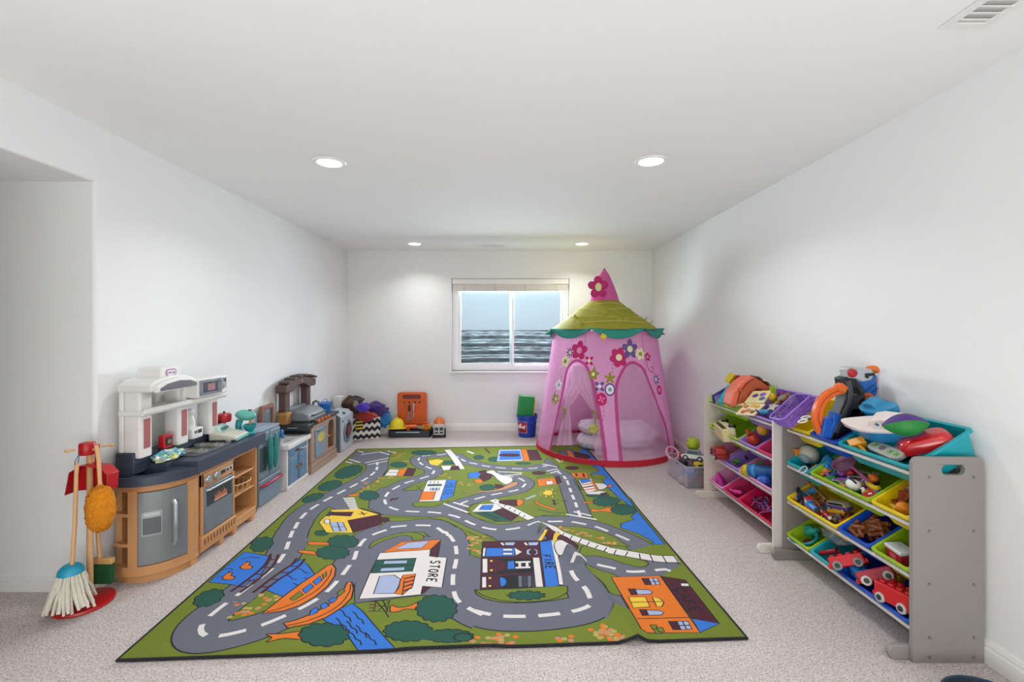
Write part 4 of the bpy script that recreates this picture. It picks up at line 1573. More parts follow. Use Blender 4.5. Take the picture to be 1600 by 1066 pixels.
# microwave
b = MB().box(-2.07, -1.90, 2.806, 3.105, .928, 1.045)
mw = wl('microwave', b, white, kit, bevel=.008, seg=3)
wl('microwave_door', MB().box(-1.902, -1.893, 2.818, 3.035, .940, 1.036), M('#80858c', .35, metal=.35), kit, mw, bevel=.004)
wl('microwave_window', MB().box(-1.8945, -1.8905, 2.845, 2.985, .957, 1.022), M('#4a5058', .2), kit, mw, bevel=.002)
wl('food_picture', MB().box(-1.8915, -1.8900, 2.885, 2.955, .967, 1.008), M('#a06a6c', .5, var=.5, scale=60), kit, mw, smooth=0)
wl('microwave_handle', MB().tube([(-1.893, 3.01, .955), (-1.873, 3.013, .97), (-1.871, 3.013, .99), (-1.873, 3.013, 1.01), (-1.893, 3.01, 1.025)], .006, 8), silver, kit, mw)
wl('microwave_keypad', MB().box(-1.901, -1.897, 3.05, 3.085, .965, 1.032), M('#9da2a8', .4), kit, mw)
wl('microwave_display', MB().box(-1.8975, -1.8955, 3.055, 3.08, 1.002, 1.026), dark, kit, mw)
# moulded coffee maker
b = MB()
b.lathe([(.03, .67), (.036, .70), (.036, .76), (.028, .79), (.022, .80), (.03, .82), (.03, .835), (.02, .845), (.0001, .848)], 20, Matrix.Translation((-2.03, 2.91, 0)))
b.box(-2.05, -1.975, 2.865, 2.965, .66, .725)
cm = wl('coffee_maker', b, white, kit, bevel=.005)
wl('coffee_maker_display', MB().box(-1.976, -1.973, 2.915, 2.95, .69, .712), dark, kit, cm)
wl('coffee_maker_button', MB().box(-1.976, -1.973, 2.885, 2.905, .693, .71), M('#55585c', .4), kit, cm)

# ---- things on the play kitchen
tm = thing('toy_timer', 'small square red toy timer with dark dial on the play kitchen ledge', 'timer', (-1.995, 2.665, .661))
link('case', MB().prism(rrect(-.034, .034, 0, .078, .008), 'x', -.018, .018, holes=[]), M('#b0161c', .35), tm, bevel=.004)
link('dial', MB().prism(rrect(-.022, .022, .016, .062, .004), 'x', .0175, .0205), M('#23221f', .4), tm)
link('dial_picture', MB().prism(arc(.002, .038, .013, 0, 360, 12)[:-1], 'x', .020, .0222), M('#6f7f5a', .5, var=.5, scale=90), tm)

cl = cloth_blob((0, 0, .022), (.055, .10, .03), 4, .35, 48, 24, 5.0, .001)
mt = M('#9cc0c4', .9, var=.1)
n_ = mt.node_tree
# cloth print: patches of aqua, pale yellow and white
clm = bpy.data.materials.new('patchwork_cloth')
clm.use_nodes = True
t = clm.node_tree
vz = t.nodes.new('ShaderNodeTexVoronoi')
vz.inputs['Scale'].default_value = 38
tc = t.nodes.new('ShaderNodeTexCoord')
rp = t.nodes.new('ShaderNodeValToRGB')
rp.color_ramp.interpolation = 'CONSTANT'
for i, (p_, c_) in enumerate(((0, '#7fb3bd'), (.25, '#dfe0b0'), (.45, '#e9ebe6'), (.65, '#4f9fb0'), (.82, '#c9d48e'))):
    if i < 2:
        e_ = rp.color_ramp.elements[i]
        e_.position, e_.color = p_, rgb(c_)
    else:
        rp.color_ramp.elements.new(p_).color = rgb(c_)
sp = t.nodes.new('ShaderNodeSeparateColor')
t.links.new(tc.outputs['Object'], vz.inputs['Vector'])
t.links.new(vz.outputs['Color'], sp.inputs[0])
t.links.new(sp.outputs[0], rp.inputs[0])
t.links.new(rp.outputs[0], t.nodes['Principled BSDF'].inputs['Base Color'])
t.nodes['Principled BSDF'].inputs['Roughness'].default_value = .9
solo('crumpled_cloth', cl, clm, 'crumpled aqua and pale yellow cloth lying on the play kitchen counter', 'cloth', (-1.945, 2.625, .6065), smooth=60)

book = thing('food_card', 'small white and brown toy card lying by the burners', 'card', (-1.985, 2.72, .607), (.0, -.35, .2))
link('card', MB().box(-.035, .035, -.03, .03, .012, .016), M('#efece4', .6), book, smooth=0)
link('picture', MB().box(-.028, .028, -.022, .022, .0155, .0172), M('#6b4a34', .6, var=.5, scale=60), book, smooth=0)

cr = thing('toy_cash_register', 'white and mint toy cash register on the navy play kitchen counter', 'cash register', (-1.905, 3.135, .6005), (0, 0, .12))
link('base', MB().prism([(-.09, 0), (.085, 0), (.085, .028), (.06, .038), (-.05, .06), (-.09, .06)], 'y', -.095, .095), M('#cfcbbb', .45), cr, bevel=.008, seg=3)
link('skirt', MB().box(-.088, .083, -.097, .097, 0, .016), M('#3d4446', .5), cr, bevel=.004)
link('drawer_front', MB().box(.083, .0885, -.085, .085, .005, .026), M('#6fc0b0', .4), cr, bevel=.002)
link('screen_hood', MB().prism([(-.085, .055), (-.03, .052), (-.045, .092), (-.06, .1), (-.085, .098)], 'y', -.055, .055), M('#b9d8cc', .45), cr, bevel=.008, seg=3)
link('screen', MB().cbox((-.0345, 0, .076), (.003, .07, .022), (0, -.36, 0)), M('#54807c', .25), cr)
kp = MB()
for i in range(4):
    for j in range(5):
        kp.cbox((-.02 + .021 * i, -.06 + .03 * j, .0545 - .0078 * i), (.014, .022, .006), (0, .22, 0))
link('keys', kp, M('#c4c9c6', .45), cr, bevel=.0015)

mx = thing('toy_stand_mixer', 'teal toy stand mixer at the right end of the play kitchen counter', 'mixer', (-1.885, 3.292, .6005), (0, 0, .1))
teal = M('#2f9aa0', .35, var=.03)
link('base', MB().lathe([(.062, 0), (.064, .008), (.055, .018), (.03, .024), (.0001, .024)], 28, Matrix.Diagonal((1.1, .8, 1, 1))), teal, mx)
link('neck', MB().tube([(-.045, 0, .02), (-.05, 0, .06), (-.04, 0, .10)], [.024, .02, .024], 14), teal, mx)
link('head', MB().ball((-.0, 0, .135), (.072, .042, .038), 24, 14, (0, .12, 0)), M('#5fb1a4', .35), mx)
link('vent', MB().cbox((.03, 0, .171), (.022, .02, .006), (0, .12, 0)), dark, mx, bevel=.002)
link('beater', MB().tube([(.03, 0, .105), (.03, .012, .085), (.03, 0, .06), (.03, -.012, .085), (.03, 0, .105)], .004, 6), M('#d89a3c', .4), mx)
link('bowl', MB().lathe([(.022, .024), (.036, .04), (.045, .07), (.042, .07), (.033, .042), (.0001, .03)], 24, Matrix.Translation((.028, 0, -.002))), teal, mx)

rp_ = thing('toy_pot', 'red toy pot with lid standing behind the cash register', 'pot', (-2.0, 3.225, .7005))
link('body', MB().lathe([(.040, 0), (.046, .012), (.046, .042), (.05, .046), (.04, .058), (.0001, .064)], 24), M('#b01f26', .3), rp_)
link('lid_knob', MB().ball((0, 0, .068), .008, 12, 8), dark, rp_)

# ---- blue-grey toy fridge
fr = thing('toy_fridge', 'blue grey toy fridge with teal handles and red drawer bar beside the tan kitchen', 'toy fridge', (-1.98, 3.575, 0))
bgm = M('#71828f', .45, var=.03, bump=.1, bscale=300)
bgl = M('#8795a2', .45, var=.03)
b = MB()
b.box(-2.10, -1.872, 3.41, 3.742, 0, .575)
b.box(-2.10, -1.868, 3.405, 3.747, .562, .588)
b.box(-2.08, -1.90, 3.43, 3.60, .586, .596)
wl('body', b, bgl, fr, bevel=.01, seg=3)
d1 = wl('left_door', MB().box(-1.874, -1.856, 3.412, 3.572, .215, .562), bgm, fr, bevel=.008, seg=3)
wl('door_window', MB().box(-1.858, -1.8535, 3.425, 3.52, .27, .455), M('#3c4a4c', .25), fr, d1, bevel=.003)
d2 = wl('right_door', MB().box(-1.874, -1.856, 3.578, 3.742, .215, .562), bgm, fr, bevel=.008, seg=3)
dw = wl('freezer_drawer', MB().box(-1.874, -1.854, 3.412, 3.742, .02, .205), bgm, fr, bevel=.008, seg=3)
for d_, y, a in ((d1, 3.535, .1), (d2, 3.612, -.1)):
    wl('door_handle', MB().ball((-1.83, y, .40), (.02, .026, .14), 18, 14, (a * .4, 0, 0)).cyl((-1.858, y, .49), (-1.83, y, .485), .008, 8).cyl((-1.858, y, .31), (-1.83, y, .315), .008, 8),
       M('#2b7f7a', .4), fr, d_)
wl('drawer_handle', MB().tube([(-1.856, 3.43, .165), (-1.826, 3.45, .172), (-1.818, 3.575, .178), (-1.826, 3.70, .172), (-1.856, 3.72, .165)], .012, 10), M('#a01f45', .4), fr, dw)
hg = thing('toy_whisk', 'small blue and white toy utensil hooked on the right side of the blue fridge', 'utensil', (-1.848, 3.735, .40))
link('head', MB().ball((0, .012, .105), (.016, .014, .03), 12, 8).ball((.006, .012, .075), (.018, .016, .018), 12, 8), M('#2f74b8', .4), hg)
link('handle', MB().tube([(0, .012, .07), (.008, .012, .035), (.0, .012, .0), (-.012, .012, .035), (0, .012, .07)], .005, 6), M('#e3e6ea', .4), hg)

# ---- white sink cabinet with blue doors
vn = thing('toy_sink_cabinet', 'white topped toy sink cabinet with blue doors beside the blue fridge', 'toy sink', (-1.97, 4.02, 0))
offw = M('#d2cbc6', .45, var=.02)
blue_d = M('#5f7f9a', .45, var=.03)
b = MB()
b.box(-2.10, -1.84, 3.815, 3.845, 0, .355)
b.box(-2.10, -1.84, 4.195, 4.225, 0, .355)
b.box(-2.10, -1.85, 3.845, 4.195, .0, .33)
b.box(-1.855, -1.835, 3.815, 4.225, 0, .03)
wl('carcass', b, offw, vn, bevel=.006)
basin = [(-2.03, 3.88), (-1.88, 3.88), (-1.88, 4.10), (-2.03, 4.10)]
b = MB()
b.prism([(-2.105, 3.80), (-1.815, 3.80), (-1.815, 4.235), (-2.105, 4.235)], 'z', .345, .385, holes=[basin])
b.prism(basin, 'z', .335, .35)
wl('top', b, M('#dcd8d6', .4), vn, bevel=.006)
for y0, y1, nm in ((3.85, 4.005, 1), (4.035, 4.19, 2)):
    d_ = wl('door', MB().box(-1.852, -1.834, y0, y1, .035, .265), blue_d, vn, bevel=.004)
    wl('door_panel', MB().box(-1.836, -1.8315, y0 + .022, y1 - .022, .06, .24), blue_d, vn, d_, bevel=.003)
    yk = y1 - .02 if nm == 1 else y0 + .02
    wl('knob', MB().ball((-1.822, yk, .16), .012, 12, 8).cyl((-1.834, yk, .16), (-1.822, yk, .16), .006, 8), M('#a0623a', .4), vn, d_)
dr = wl('drawer', MB().box(-1.852, -1.834, 3.85, 4.19, .275, .335), blue_d, vn, bevel=.004)
wl('drawer_knob', MB().ball((-1.822, 3.99, .305), .012, 12, 8).cyl((-1.834, 3.99, .305), (-1.822, 3.99, .305), .006, 8), M('#7a3f3a', .4), vn, dr)
wl('towel_bar', MB().tube([(-1.834, 4.06, .30), (-1.815, 4.065, .30), (-1.815, 4.165, .30), (-1.834, 4.17, .30)], .006, 8), M('#b4b6b8', .35, metal=.4), vn, dr)
fr_ = MB().prism([(3.86, .38), (4.06, .38), (4.06, .70), (3.86, .70)], 'x', -2.10, -2.07, holes=[[(3.885, .40), (4.035, .40), (4.035, .665), (3.885, .665)]])
wl('mirror_frame', fr_, M('#8d5a48', .5), vn, bevel=.005)
wl('mirror', MB().box(-2.098, -2.085, 3.88, 4.04, .395, .67), M('#7d8894', .15, metal=.3), vn, smooth=0)

# ---- brick toy barbecue kitchen
bq = thing('toy_barbecue_kitchen', 'brown brick toy barbecue kitchen with grey grill lid and dark arch', 'play kitchen', (-1.97, 4.56, 0))
brick = bpy.data.materials.new('moulded_brick')
brick.use_nodes = True
t = brick.node_tree
pb = t.nodes['Principled BSDF']
pb.inputs['Roughness'].default_value = .6
tcd = t.nodes.new('ShaderNodeTexCoord')
mpn = t.nodes.new('ShaderNodeMapping')
mpn.inputs['Rotation'].default_value = (PI / 2, 0, PI / 2)
bt = t.nodes.new('ShaderNodeTexBrick')
bt.inputs['Scale'].default_value = 9
bt.inputs['Mortar Size'].default_value = .012
bt.inputs['Color1'].default_value = rgb('#a98f7d')
bt.inputs['Color2'].default_value = rgb('#9c8270')
bt.inputs['Mortar'].default_value = rgb('#86705f')
t.links.new(tcd.outputs['Object'], mpn.inputs[0])
t.links.new(mpn.outputs[0], bt.inputs['Vector'])
t.links.new(bt.outputs['Color'], pb.inputs['Base Color'])
bpn = t.nodes.new('ShaderNodeBump')
bpn.inputs['Strength'].default_value = .5
bpn.inputs['Distance'].default_value = .01
bpn.invert = True
t.links.new(bt.outputs['Fac'], bpn.inputs['Height'])
t.links.new(bpn.outputs['Normal'], pb.inputs['Normal'])
b = MB()
arch_o = [(4.655, .13)] + [(4.655, .36)] + arc(4.735, .36, .08, 180, 0, 10, .06)[1:-1] + [(4.815, .36), (4.815, .13)]
b.prism([(4.25, .09), (4.87, .09), (4.87, .46), (4.25, .46)], 'x', -1.845, -1.82, holes=[arch_o])
b.box(-2.10, -1.845, 4.25, 4.275, .0, .46)
b.box(-2.10, -1.845, 4.845, 4.87, .0, .46)
b.box(-2.10, -2.08, 4.25, 4.87, .0, .46)
b.box(-2.10, -1.812, 4.245, 4.875, .0, .09)
wl('brick_body', b, brick, bq, bevel=.006)
b = MB()
b.box(-2.08, -1.85, 4.64, 4.83, .09, .125)
b.box(-2.08, -1.85, 4.64, 4.83, .24, .252)
b.box(-2.08, -2.06, 4.64, 4.83, .09, .45)
b.box(-2.08, -1.85, 4.63, 4.645, .09, .45)
wl('niche', b, M('#b98f5c', .55), bq)
od = wl('oven_door', MB().box(-1.822, -1.808, 4.33, 4.56, .13, .40), M('#8698aa', .4, metal=.15), bq, bevel=.005)
wl('oven_window', MB().prism([(4.445 + .085 * math.cos(a), .31 + .045 * math.sin(a)) for a in [2 * PI * i / 20 for i in range(20)]], 'x', -1.809, -1.806), M('#c9b45c', .5, var=.4, scale=40), bq, od)
wl('oven_handle', MB().tube([(-1.81, 4.35, .385), (-1.792, 4.36, .385), (-1.792, 4.53, .385), (-1.81, 4.54, .385)], .006, 8), M('#66707a', .4, metal=.3), bq, od)
dgm = M('#3a4048', .5, var=.05)
wl('counter', MB().box(-2.10, -1.80, 4.245, 4.90, .455, .485), dgm, bq, bevel=.006)
wl('side_shelf', MB().box(-2.09, -1.80, 4.135, 4.25, .435, .485), M('#2b2d30', .5), bq, bevel=.006)
wl('side_handle', MB().tube([(-1.98, 4.137, .462), (-1.978, 4.12, .462), (-1.90, 4.12, .462), (-1.898, 4.137, .462)], .005, 8), M('#9aa0a5', .4, metal=.4), bq)
wl('side_panel', MB().box(-2.085, -1.83, 4.225, 4.25, .388, .436), dark, bq)  # dark sheet in place of the void under the side shelf
gm = M('#8b9094', .35, metal=.3, var=.03)
b = MB()
b.prism([(-2.05, .485), (-1.83, .485), (-1.83, .52), (-1.85, .555), (-1.90, .585), (-1.98, .6), (-2.05, .59)], 'y', 4.265, 4.62)
ld = wl('grill_lid', b, gm, bq, bevel=.02, seg=4)
wl('lid_handle', MB().tube([(-1.845, 4.30, .54), (-1.818, 4.31, .545), (-1.818, 4.58, .545), (-1.845, 4.59, .54)], .008, 8), dark, bq, ld)
wl('control_strip', MB().box(-1.84, -1.79, 4.27, 4.62, .468, .505), M('#2a2a2c', .4), bq, bevel=.004)
for k in range(4):
    wl('grill_knob', MB().lathe([(.02, 0), (.02, .01), (.012, .022), (.0001, .022)], 14, Matrix.Translation((-1.792, 4.33 + .08 * k, .487)) @ Matrix.Rotation(PI / 2, 4, 'Y')), M('#c4672a', .4), bq)
wl('back_shelf', MB().box(-2.10, -2.04, 4.19, 4.66, .585, .61), M('#7f858a', .4, metal=.2), bq, bevel=.004)
brn = M('#59403d', .55, var=.06, bump=.2, bscale=120)
b = MB()
wl('pillar', MB().box(-2.095, -2.03, 4.18, 4.275, .485, .83), brn, bq, bevel=.008)
wl('pillar', MB().box(-2.095, -2.03, 4.63, 4.725, .485, .83), brn, bq, bevel=.008)
b = MB()
roof = [(4.135, .775), (4.28, .775)] + [(4.28 + .345 * k / 8, .775 + .05 * math.sin(PI * k / 8)) for k in range(1, 8)] + [(4.625, .775), (4.78, .775), (4.79, .84)] + \
       [(4.79 - .66 * k / 10, .84 + .05 * math.sin(PI * k / 10)) for k in range(1, 10)] + [(4.13, .84)]
b.prism(roof, 'x', -2.10, -2.0)
wl('arch', b, brn, bq, bevel=.008)
for k in range(6):
    y = 4.155 + .108 * k
    wl('roof_tile', MB().cbox((-2.035, y + .045, .856 + .048 * math.sin(PI * (k + .5) / 6)), (.10, .085, .022), (.18 - .07 * k, 0, 0)), M('#4b3734', .6, var=.06), bq, bevel=.006)
wl('emblem', MB().lathe([(.016, 0), (.016, .004), (.0001, .005)], 18, Matrix.Translation((-2.0, 4.455, .852)) @ Matrix.Rotation(PI / 2, 4, 'Y')), M('#c9666c', .4), bq)
wl('faucet', MB().tube([(-2.0, 4.70, .485), (-2.0, 4.70, .57), (-1.99, 4.70, .605), (-1.965, 4.70, .62), (-1.94, 4.70, .605), (-1.935, 4.70, .575)], .011, 10), M('#6f7a84', .35, metal=.4), bq)
crate = thing('toy_crate', 'small tan toy crate on the black side shelf of the barbecue kitchen', 'crate', (-2.045, 4.19, .4855))
link('box', MB().box(-.04, .045, -.045, .045, 0, .095), M('#a9793f', .6, var=.12), crate, bevel=.004)
link('lid', MB().box(-.044, .049, -.049, .049, .08, .105), M('#b5854a', .6, var=.12), crate, bevel=.004)
bb_ = thing('blue_basket', 'small blue mesh basket on the counter beside the grey grill lid', 'basket', (-1.905, 4.775, .4855))
bm_ = M('#2270c4', .4, var=.1)
bs = MB()
for z, r in ((.004, .048), (.035, .052), (.07, .056), (.1, .06)):
    bs.tube([(r * math.cos(a) * 1.0, r * math.sin(a) * 1.15, z) for a in [2 * PI * i / 20 for i in range(20)]], .0045, 6, closed=True)
for i in range(16):
    a = 2 * PI * i / 16
    bs.tube([(.048 * math.cos(a), .055 * math.sin(a), .0), (.06 * math.cos(a + .2), .069 * math.sin(a + .2), .1)], .006, 5)
link('mesh_wall', bs, bm_, bb_)
link('bottom', MB().lathe([(.0001, .001), (.048, .001), (.048, .005), (.0001, .005)], 20), bm_, bb_)
link('handle', MB().tube([(0, -.066, .1), (0, -.05, .13), (0, 0, .145), (0, .05, .13), (0, .066, .1)], .004, 6), M('#3c8fdc', .4), bb_)
wsolo('white_box', MB().prism(rrect(-2.095, -2.0, 5.50, 5.62, .01), 'z', 0, .545), M('#e6e5e3', .6), 'plain white box standing behind the toy washing machine', 'box', (-2.02, 5.58, 0), bevel=.004)

# ---- toy washing machine
wmc = thing('toy_washing_machine', 'pale grey toy washing machine with round door near the back corner', 'washing machine', (-1.96, 5.205, 0))
wlt = M('#b3bcc4', .4, var=.02)
b = MB()
b.prism([(-2.095, 0), (-1.835, 0), (-1.835, .385), (-1.87, .415), (-2.095, .44)], 'y', 5.025, 5.39)
wl('body', b, M('#6d747c', .45, var=.03), wmc, bevel=.008, seg=3)
b = MB().box(-1.84, -1.815, 5.02, 5.395, .0, .388)
wl('front_panel', b, wlt, wmc, bevel=.012, seg=3)
wl('top_panel', MB().prism([(-1.826, .38), (-1.87, .418), (-1.99, .434), (-1.99, .424), (-1.87, .405)], 'y', 5.022, 5.393), wlt, wmc, bevel=.003)
tr = Matrix.Translation((-1.816, 5.20, .20)) @ Matrix.Rotation(PI / 2, 4, 'Y')
pd = wl('porthole_ring', MB().lathe([(.125, 0), (.13, .006), (.12, .016), (.10, .018), (.093, .010), (.093, 0)], 36, tr), M('#77858f', .35, metal=.3), wmc)
wl('porthole_glass', MB().lathe([(.094, .004), (.06, .010), (.0001, .013)], 28, tr), M('#41343c', .15), wmc, pd)
wl('laundry_picture', MB().box(-1.804, -1.8025, 5.17, 5.25, .14, .26), M('#8a2430', .5, var=.4, scale=30), wmc, pd, smooth=0)
wl('program_knob', MB().cyl((-1.85, 5.18, .405), (-1.845, 5.18, .416), .018, 14), M('#4a6b70', .4), wmc)
wl('soap_button', MB().cyl((-1.816, 5.05, .335), (-1.81, 5.05, .335), .01, 12), dark, wmc)

# ---- zigzag fabric bin with dressing-up clothes
zb = thing('fabric_bin', 'black and white zigzag fabric bin full of dressing up clothes in the back corner', 'fabric bin', (-1.80, 5.79, 0), (0, 0, .42))
hz, hw = .27, .165
zw, zk = M('#dcd9d4', .85, var=.05), M('#232227', .85, var=.1)
for s in range(4):
    a = s * PI / 2
    mtx = Matrix.Rotation(a, 4, 'Z') @ Matrix.Translation((0, -hw, 0))
    mb = MB()
    nb, nz = 6, 5
    for i in range(nz * 2):
        x0, x1 = -hw + i * hw / nz, -hw + (i + 1) * hw / nz
        e0, e1 = (.032, 0) if i % 2 else (0, .032)
        cuts = [-.05 + k * hz / nb for k in range(nb + 3)]
        for k in range(len(cuts) - 1):
            q = [cuts[k] + e0, cuts[k] + e1, cuts[k + 1] + e1, cuts[k + 1] + e0]
            q = [min(hz, max(0, z)) for z in q]
            if q[3] - q[0] < 1e-4 and q[2] - q[1] < 1e-4:
                continue
            mb.mat(k % 2)
            bow = lambda x: -.006 * math.cos(x / hw * PI / 2)
            mb.add([(x0, bow(x0), q[0]), (x1, bow(x1), q[1]), (x1, bow(x1), q[2]), (x0, bow(x0), q[3])], [(0, 1, 2, 3)], mtx)
    link('side_panel', mb, [zw, zk], zb, smooth=0, solid=.004)
link('bottom_panel', MB().box(-hw + .004, hw - .004, -hw + .004, hw - .004, .0, .006), zk, zb, smooth=0)
yt = MB()
for k in range(6):
    yt.mat(k % 2).box(-.13, -.04, -hw - .010, -hw - .0075, .13 + .02 * k, .15 + .02 * k)
link('striped_tag', yt, [M('#e0c53a', .7), zk], zb, smooth=0)

fab = lambda c, **k: M(c, .9, var=.2, scale=18, bump=.4, bscale=60, sheen=.3, **k)
def costume(name, label, cat, px, py, Y, r, seed, col, amp=.3, freq=3.0, flat=None):
    c = P(px, py, Y)
    return solo(name, cloth_blob((0, 0, 0), r, seed, amp, 48, 26, freq, flat), fab(col), label, cat, c, smooth=70)


costume('brown_costume', 'brown furry dressing up costume heaped on the left of the zigzag bin', 'costume', 550, 634, 5.60, (.15, .10, .095), 2, '#4a2c1c', .35)
costume('navy_costume', 'dark navy costume folded on top of the heap in the corner', 'costume', 556, 625, 5.68, (.09, .08, .05), 7, '#23223f', .3)
costume('purple_cape', 'purple spotted dress hanging down the right of the clothes heap', 'costume', 586, 640, 5.76, (.15, .11, .10), 11, '#3d2170', .4)
costume('violet_costume', 'bright violet plush costume in the middle of the clothes heap', 'costume', 567, 637, 5.50, (.075, .06, .06), 5, '#4a30b0', .3)
costume('red_costume', 'red costume spilling over the rim of the zigzag bin', 'costume', 571, 650, 5.60, (.125, .09, .06), 9, '#a32a1c', .35)
costume('blue_tulle_skirt', 'turquoise blue tulle skirt drooping off the clothes heap toward the back wall', 'costume', 599, 654, 5.82, (.10, .08, .115), 13, '#2379b4', .45, 4.0)
costume('grey_plush', 'small grey beige plush piece between the brown and violet costumes', 'costume', 556, 632, 5.50, (.03, .035, .045), 15, '#857a70', .25)
costume('teal_cloth', 'grey teal cloth hanging behind the toy washing machine', 'costume', 546, 650, 5.50, (.06, .05, .04), 19, '#4d6468', .3)

# ---- orange toy workbench against the back wall
wb = thing('toy_workbench', 'orange toy workbench back panel standing on a dark tray by the back wall', 'toy workbench', (-1.22, 5.85, 0))
org = M('#dd5f1a', .4, var=.04)
tray = MB()
tray.prism(rrect(-.262, .262, -.135, .10, .03), 'z', 0, .015)
tray.prism(rrect(-.268, .268, -.14, .105, .032), 'z', .012, .085, holes=[rrect(-.25, .25, -.122, .087, .025)[::-1]])
link('tray', tray, M('#2a3038', .5, var=.05), wb, bevel=.004)
link('label_strip', MB().box(-.17, .13, -.1425, -.1395, .062, .072), M('#c9cdd0', .5), wb)
bp_ = MB()
bp_.prism(rrect(-.205, .18, .06, .535, .035), 'y', .10, .135)
for k in range(7):
    bp_.box(-.19, .165, .096, .101, .13 + .052 * k, .136 + .052 * k)
pn = link('peg_panel', bp_, org, wb, bevel=.006)
hl = MB()
for i in range(6):
    for j in range(6):
        hl.cbox((-.16 + .06 * i, .0995, .155 + .052 * j), (.008, .003, .008))
o = link('peg_holes', hl, M('#7a2f0c', .6), wb, parent=None) if False else link('peg_holes', hl, M('#7a2f0c', .6), wb, smooth=0)
nb_ = link('name_plate', MB().box(-.135, .10, .094, .101, .455, .505), M('#6b1a14', .5), wb, bevel=.003)
lt = MB()
for pl in lettering('BLACK&DECKER', lambda u, v: Vector((-.125 + .215 * u, .47 + .02 * v)), 1.35, .0035):
    lt.prism([(p.x, p.y) for p in pl], 'y', .0925, .0945)
link('name_lettering', lt, M('#9a5258', .5, var=0), nb_, smooth=0)
for k, x in enumerate((-.10, -.04, .03, .09)):
    link('tool_hook', MB().tube([(x, .1, .40), (x - .012, .085, .405), (x + .012 * (1 if k > 1 else -1), .083, .418)], .006, 6), dark, wb)
sw = thing('toy_wrench', 'grey and black toy wrench hanging on the orange workbench panel', 'toy tool', (-1.265, 5.925, .20))
link('shaft', MB().cbox((0, 0, .10), (.022, .012, .17)), M('#8d8a92', .35, metal=.4), sw, bevel=.003)
link('grip', MB().cbox((.001, -.001, .135), (.027, .016, .085)), M('#2d2128', .5), sw, bevel=.004)
link('jaw', MB().prism([(-.026, .0), (-.012, -.03), (.0, -.012), (.012, -.03), (.026, .0), (.014, .022), (-.014, .022)], 'y', -.006, .006), M('#8d8a92', .35, metal=.4), sw, bevel=.002)
s2 = thing('toy_screwdriver', 'pale toy screwdriver hanging right of the grey wrench on orange panel', 'toy tool', (-1.205, 5.925, .215))
link('shaft', MB().cyl((0, 0, 0), (0, 0, .10), .006, 10), M('#c8c4c6', .35, metal=.4), s2)
link('grip', MB().cyl((0, 0, .10), (.002, 0, .18), .014, 12, .011), M('#c5a8a0', .5), s2)

hat = thing('hard_hat', 'yellow toy hard hat resting on the left end of the dark tray', 'hard hat', (-1.385, 5.77, .086), (-.18, .0, .1))
ym = M('#e0c91c', .35, var=.03)
link('shell', MB().lathe([(.094, .02), (.094, .05), (.086, .088), (.066, .122), (.035, .142), (.0001, .148)], 32, Matrix.Diagonal((1, 1.1, 1, 1))), ym, hat)
link('brim', MB().lathe([(.085, .03), (.12, .018), (.125, .012), (.12, .010), (.088, .022)], 36, Matrix.Diagonal((1, 1.12, 1, 1))), ym, hat)
link('ridge', MB().strip([(0, .098 * math.cos(a) * 1.08, .035 + .118 * math.sin(a)) for a in [PI * i / 14 for i in range(15)]], (.014, 0, 0), .006), ym, hat)
solo('blue_case', MB().prism(rrect(-.085, .085, -.05, .05, .012), 'z', 0, .05), M('#1d3f78', .4), 'dark blue toy case under the yellow hard hat', 'case', (-1.40, 5.84, .0155), bevel=.006)
dr_ = thing('toy_drill', 'orange toy power drill lying in the dark tray', 'toy tool', (-1.20, 5.80, .10), (0, 0, .15))
link('body', MB().cyl((-.09, 0, .02), (.05, 0, .02), .026, 16).cyl((.05, 0, .02), (.075, 0, .02), .022, 14, .012), org, dr_)
link('grip', MB().cbox((-.05, .0, -.025), (.035, .034, .075), (0, .2, 0)), org, dr_, bevel=.006)
link('chuck', MB().cyl((.07, 0, .02), (.105, 0, .02), .011, 12), dark, dr_)
s3 = thing('toy_saw', 'orange and grey toy saw lying in the tray in front of the orange panel', 'toy tool', (-1.10, 5.79, .088), (0, 0, -.2))
link('blade', MB().prism([(-.09, .02), (.06, .0), (.06, .05), (-.09, .035)], 'y', -.004, .004), M('#a8a6a2', .35, metal=.4), s3)
link('grip', MB().prism([(.05, -.005), (.11, -.005), (.12, .06), (.06, .065)], 'y', -.012, .012, holes=[[(.073, .012), (.1, .012), (.104, .045), (.078, .047)][::-1]]), org, s3, bevel=.003)
s4 = thing('toy_chainsaw', 'yellow and orange toy tool at the right end of the dark tray', 'toy tool', (-1.015, 5.80, .088), (0, 0, .1))
link('body', MB().cbox((0, 0, .03), (.10, .06, .055)), M('#d9a419', .4), s4, bevel=.01)
link('handle', MB().tube([(-.04, 0, .05), (-.03, 0, .085), (.02, 0, .085), (.035, 0, .052)], .009, 8), org, s4)

# ---- cement mixer
cmx = thing('toy_cement_mixer', 'white and orange toy cement mixer truck on the carpet right of the workbench', 'toy truck', (-.855, 5.80, 0), (0, 0, .12))
gw = M('#b7b5b0', .4)
link('chassis', MB().box(-.06, .06, -.10, .16, .03, .055), dark, cmx, bevel=.004)
cab = link('cab', MB().prism([(-.125, .04), (-.03, .04), (-.03, .16), (-.085, .17), (-.115, .13)], 'x', -.066, .066), gw, cmx, bevel=.008)
for z, hh in ((.115, .04), (.07, .02)):
    for x in (-.03, .03):
        link('window', MB().cbox((x, -.119 if z > .1 else -.1245, z), (.045, .006, hh), (-.2 if z > .1 else 0, 0, 0)), dark, cab)
link('drum', MB().lathe([(.03, -.10), (.062, -.05), (.075, .0), (.068, .06), (.035, .11)], 24, Matrix.Translation((0, .06, .14)) @ Matrix.Rotation(-1.15, 4, 'X')), M('#d9701c', .4), cmx)
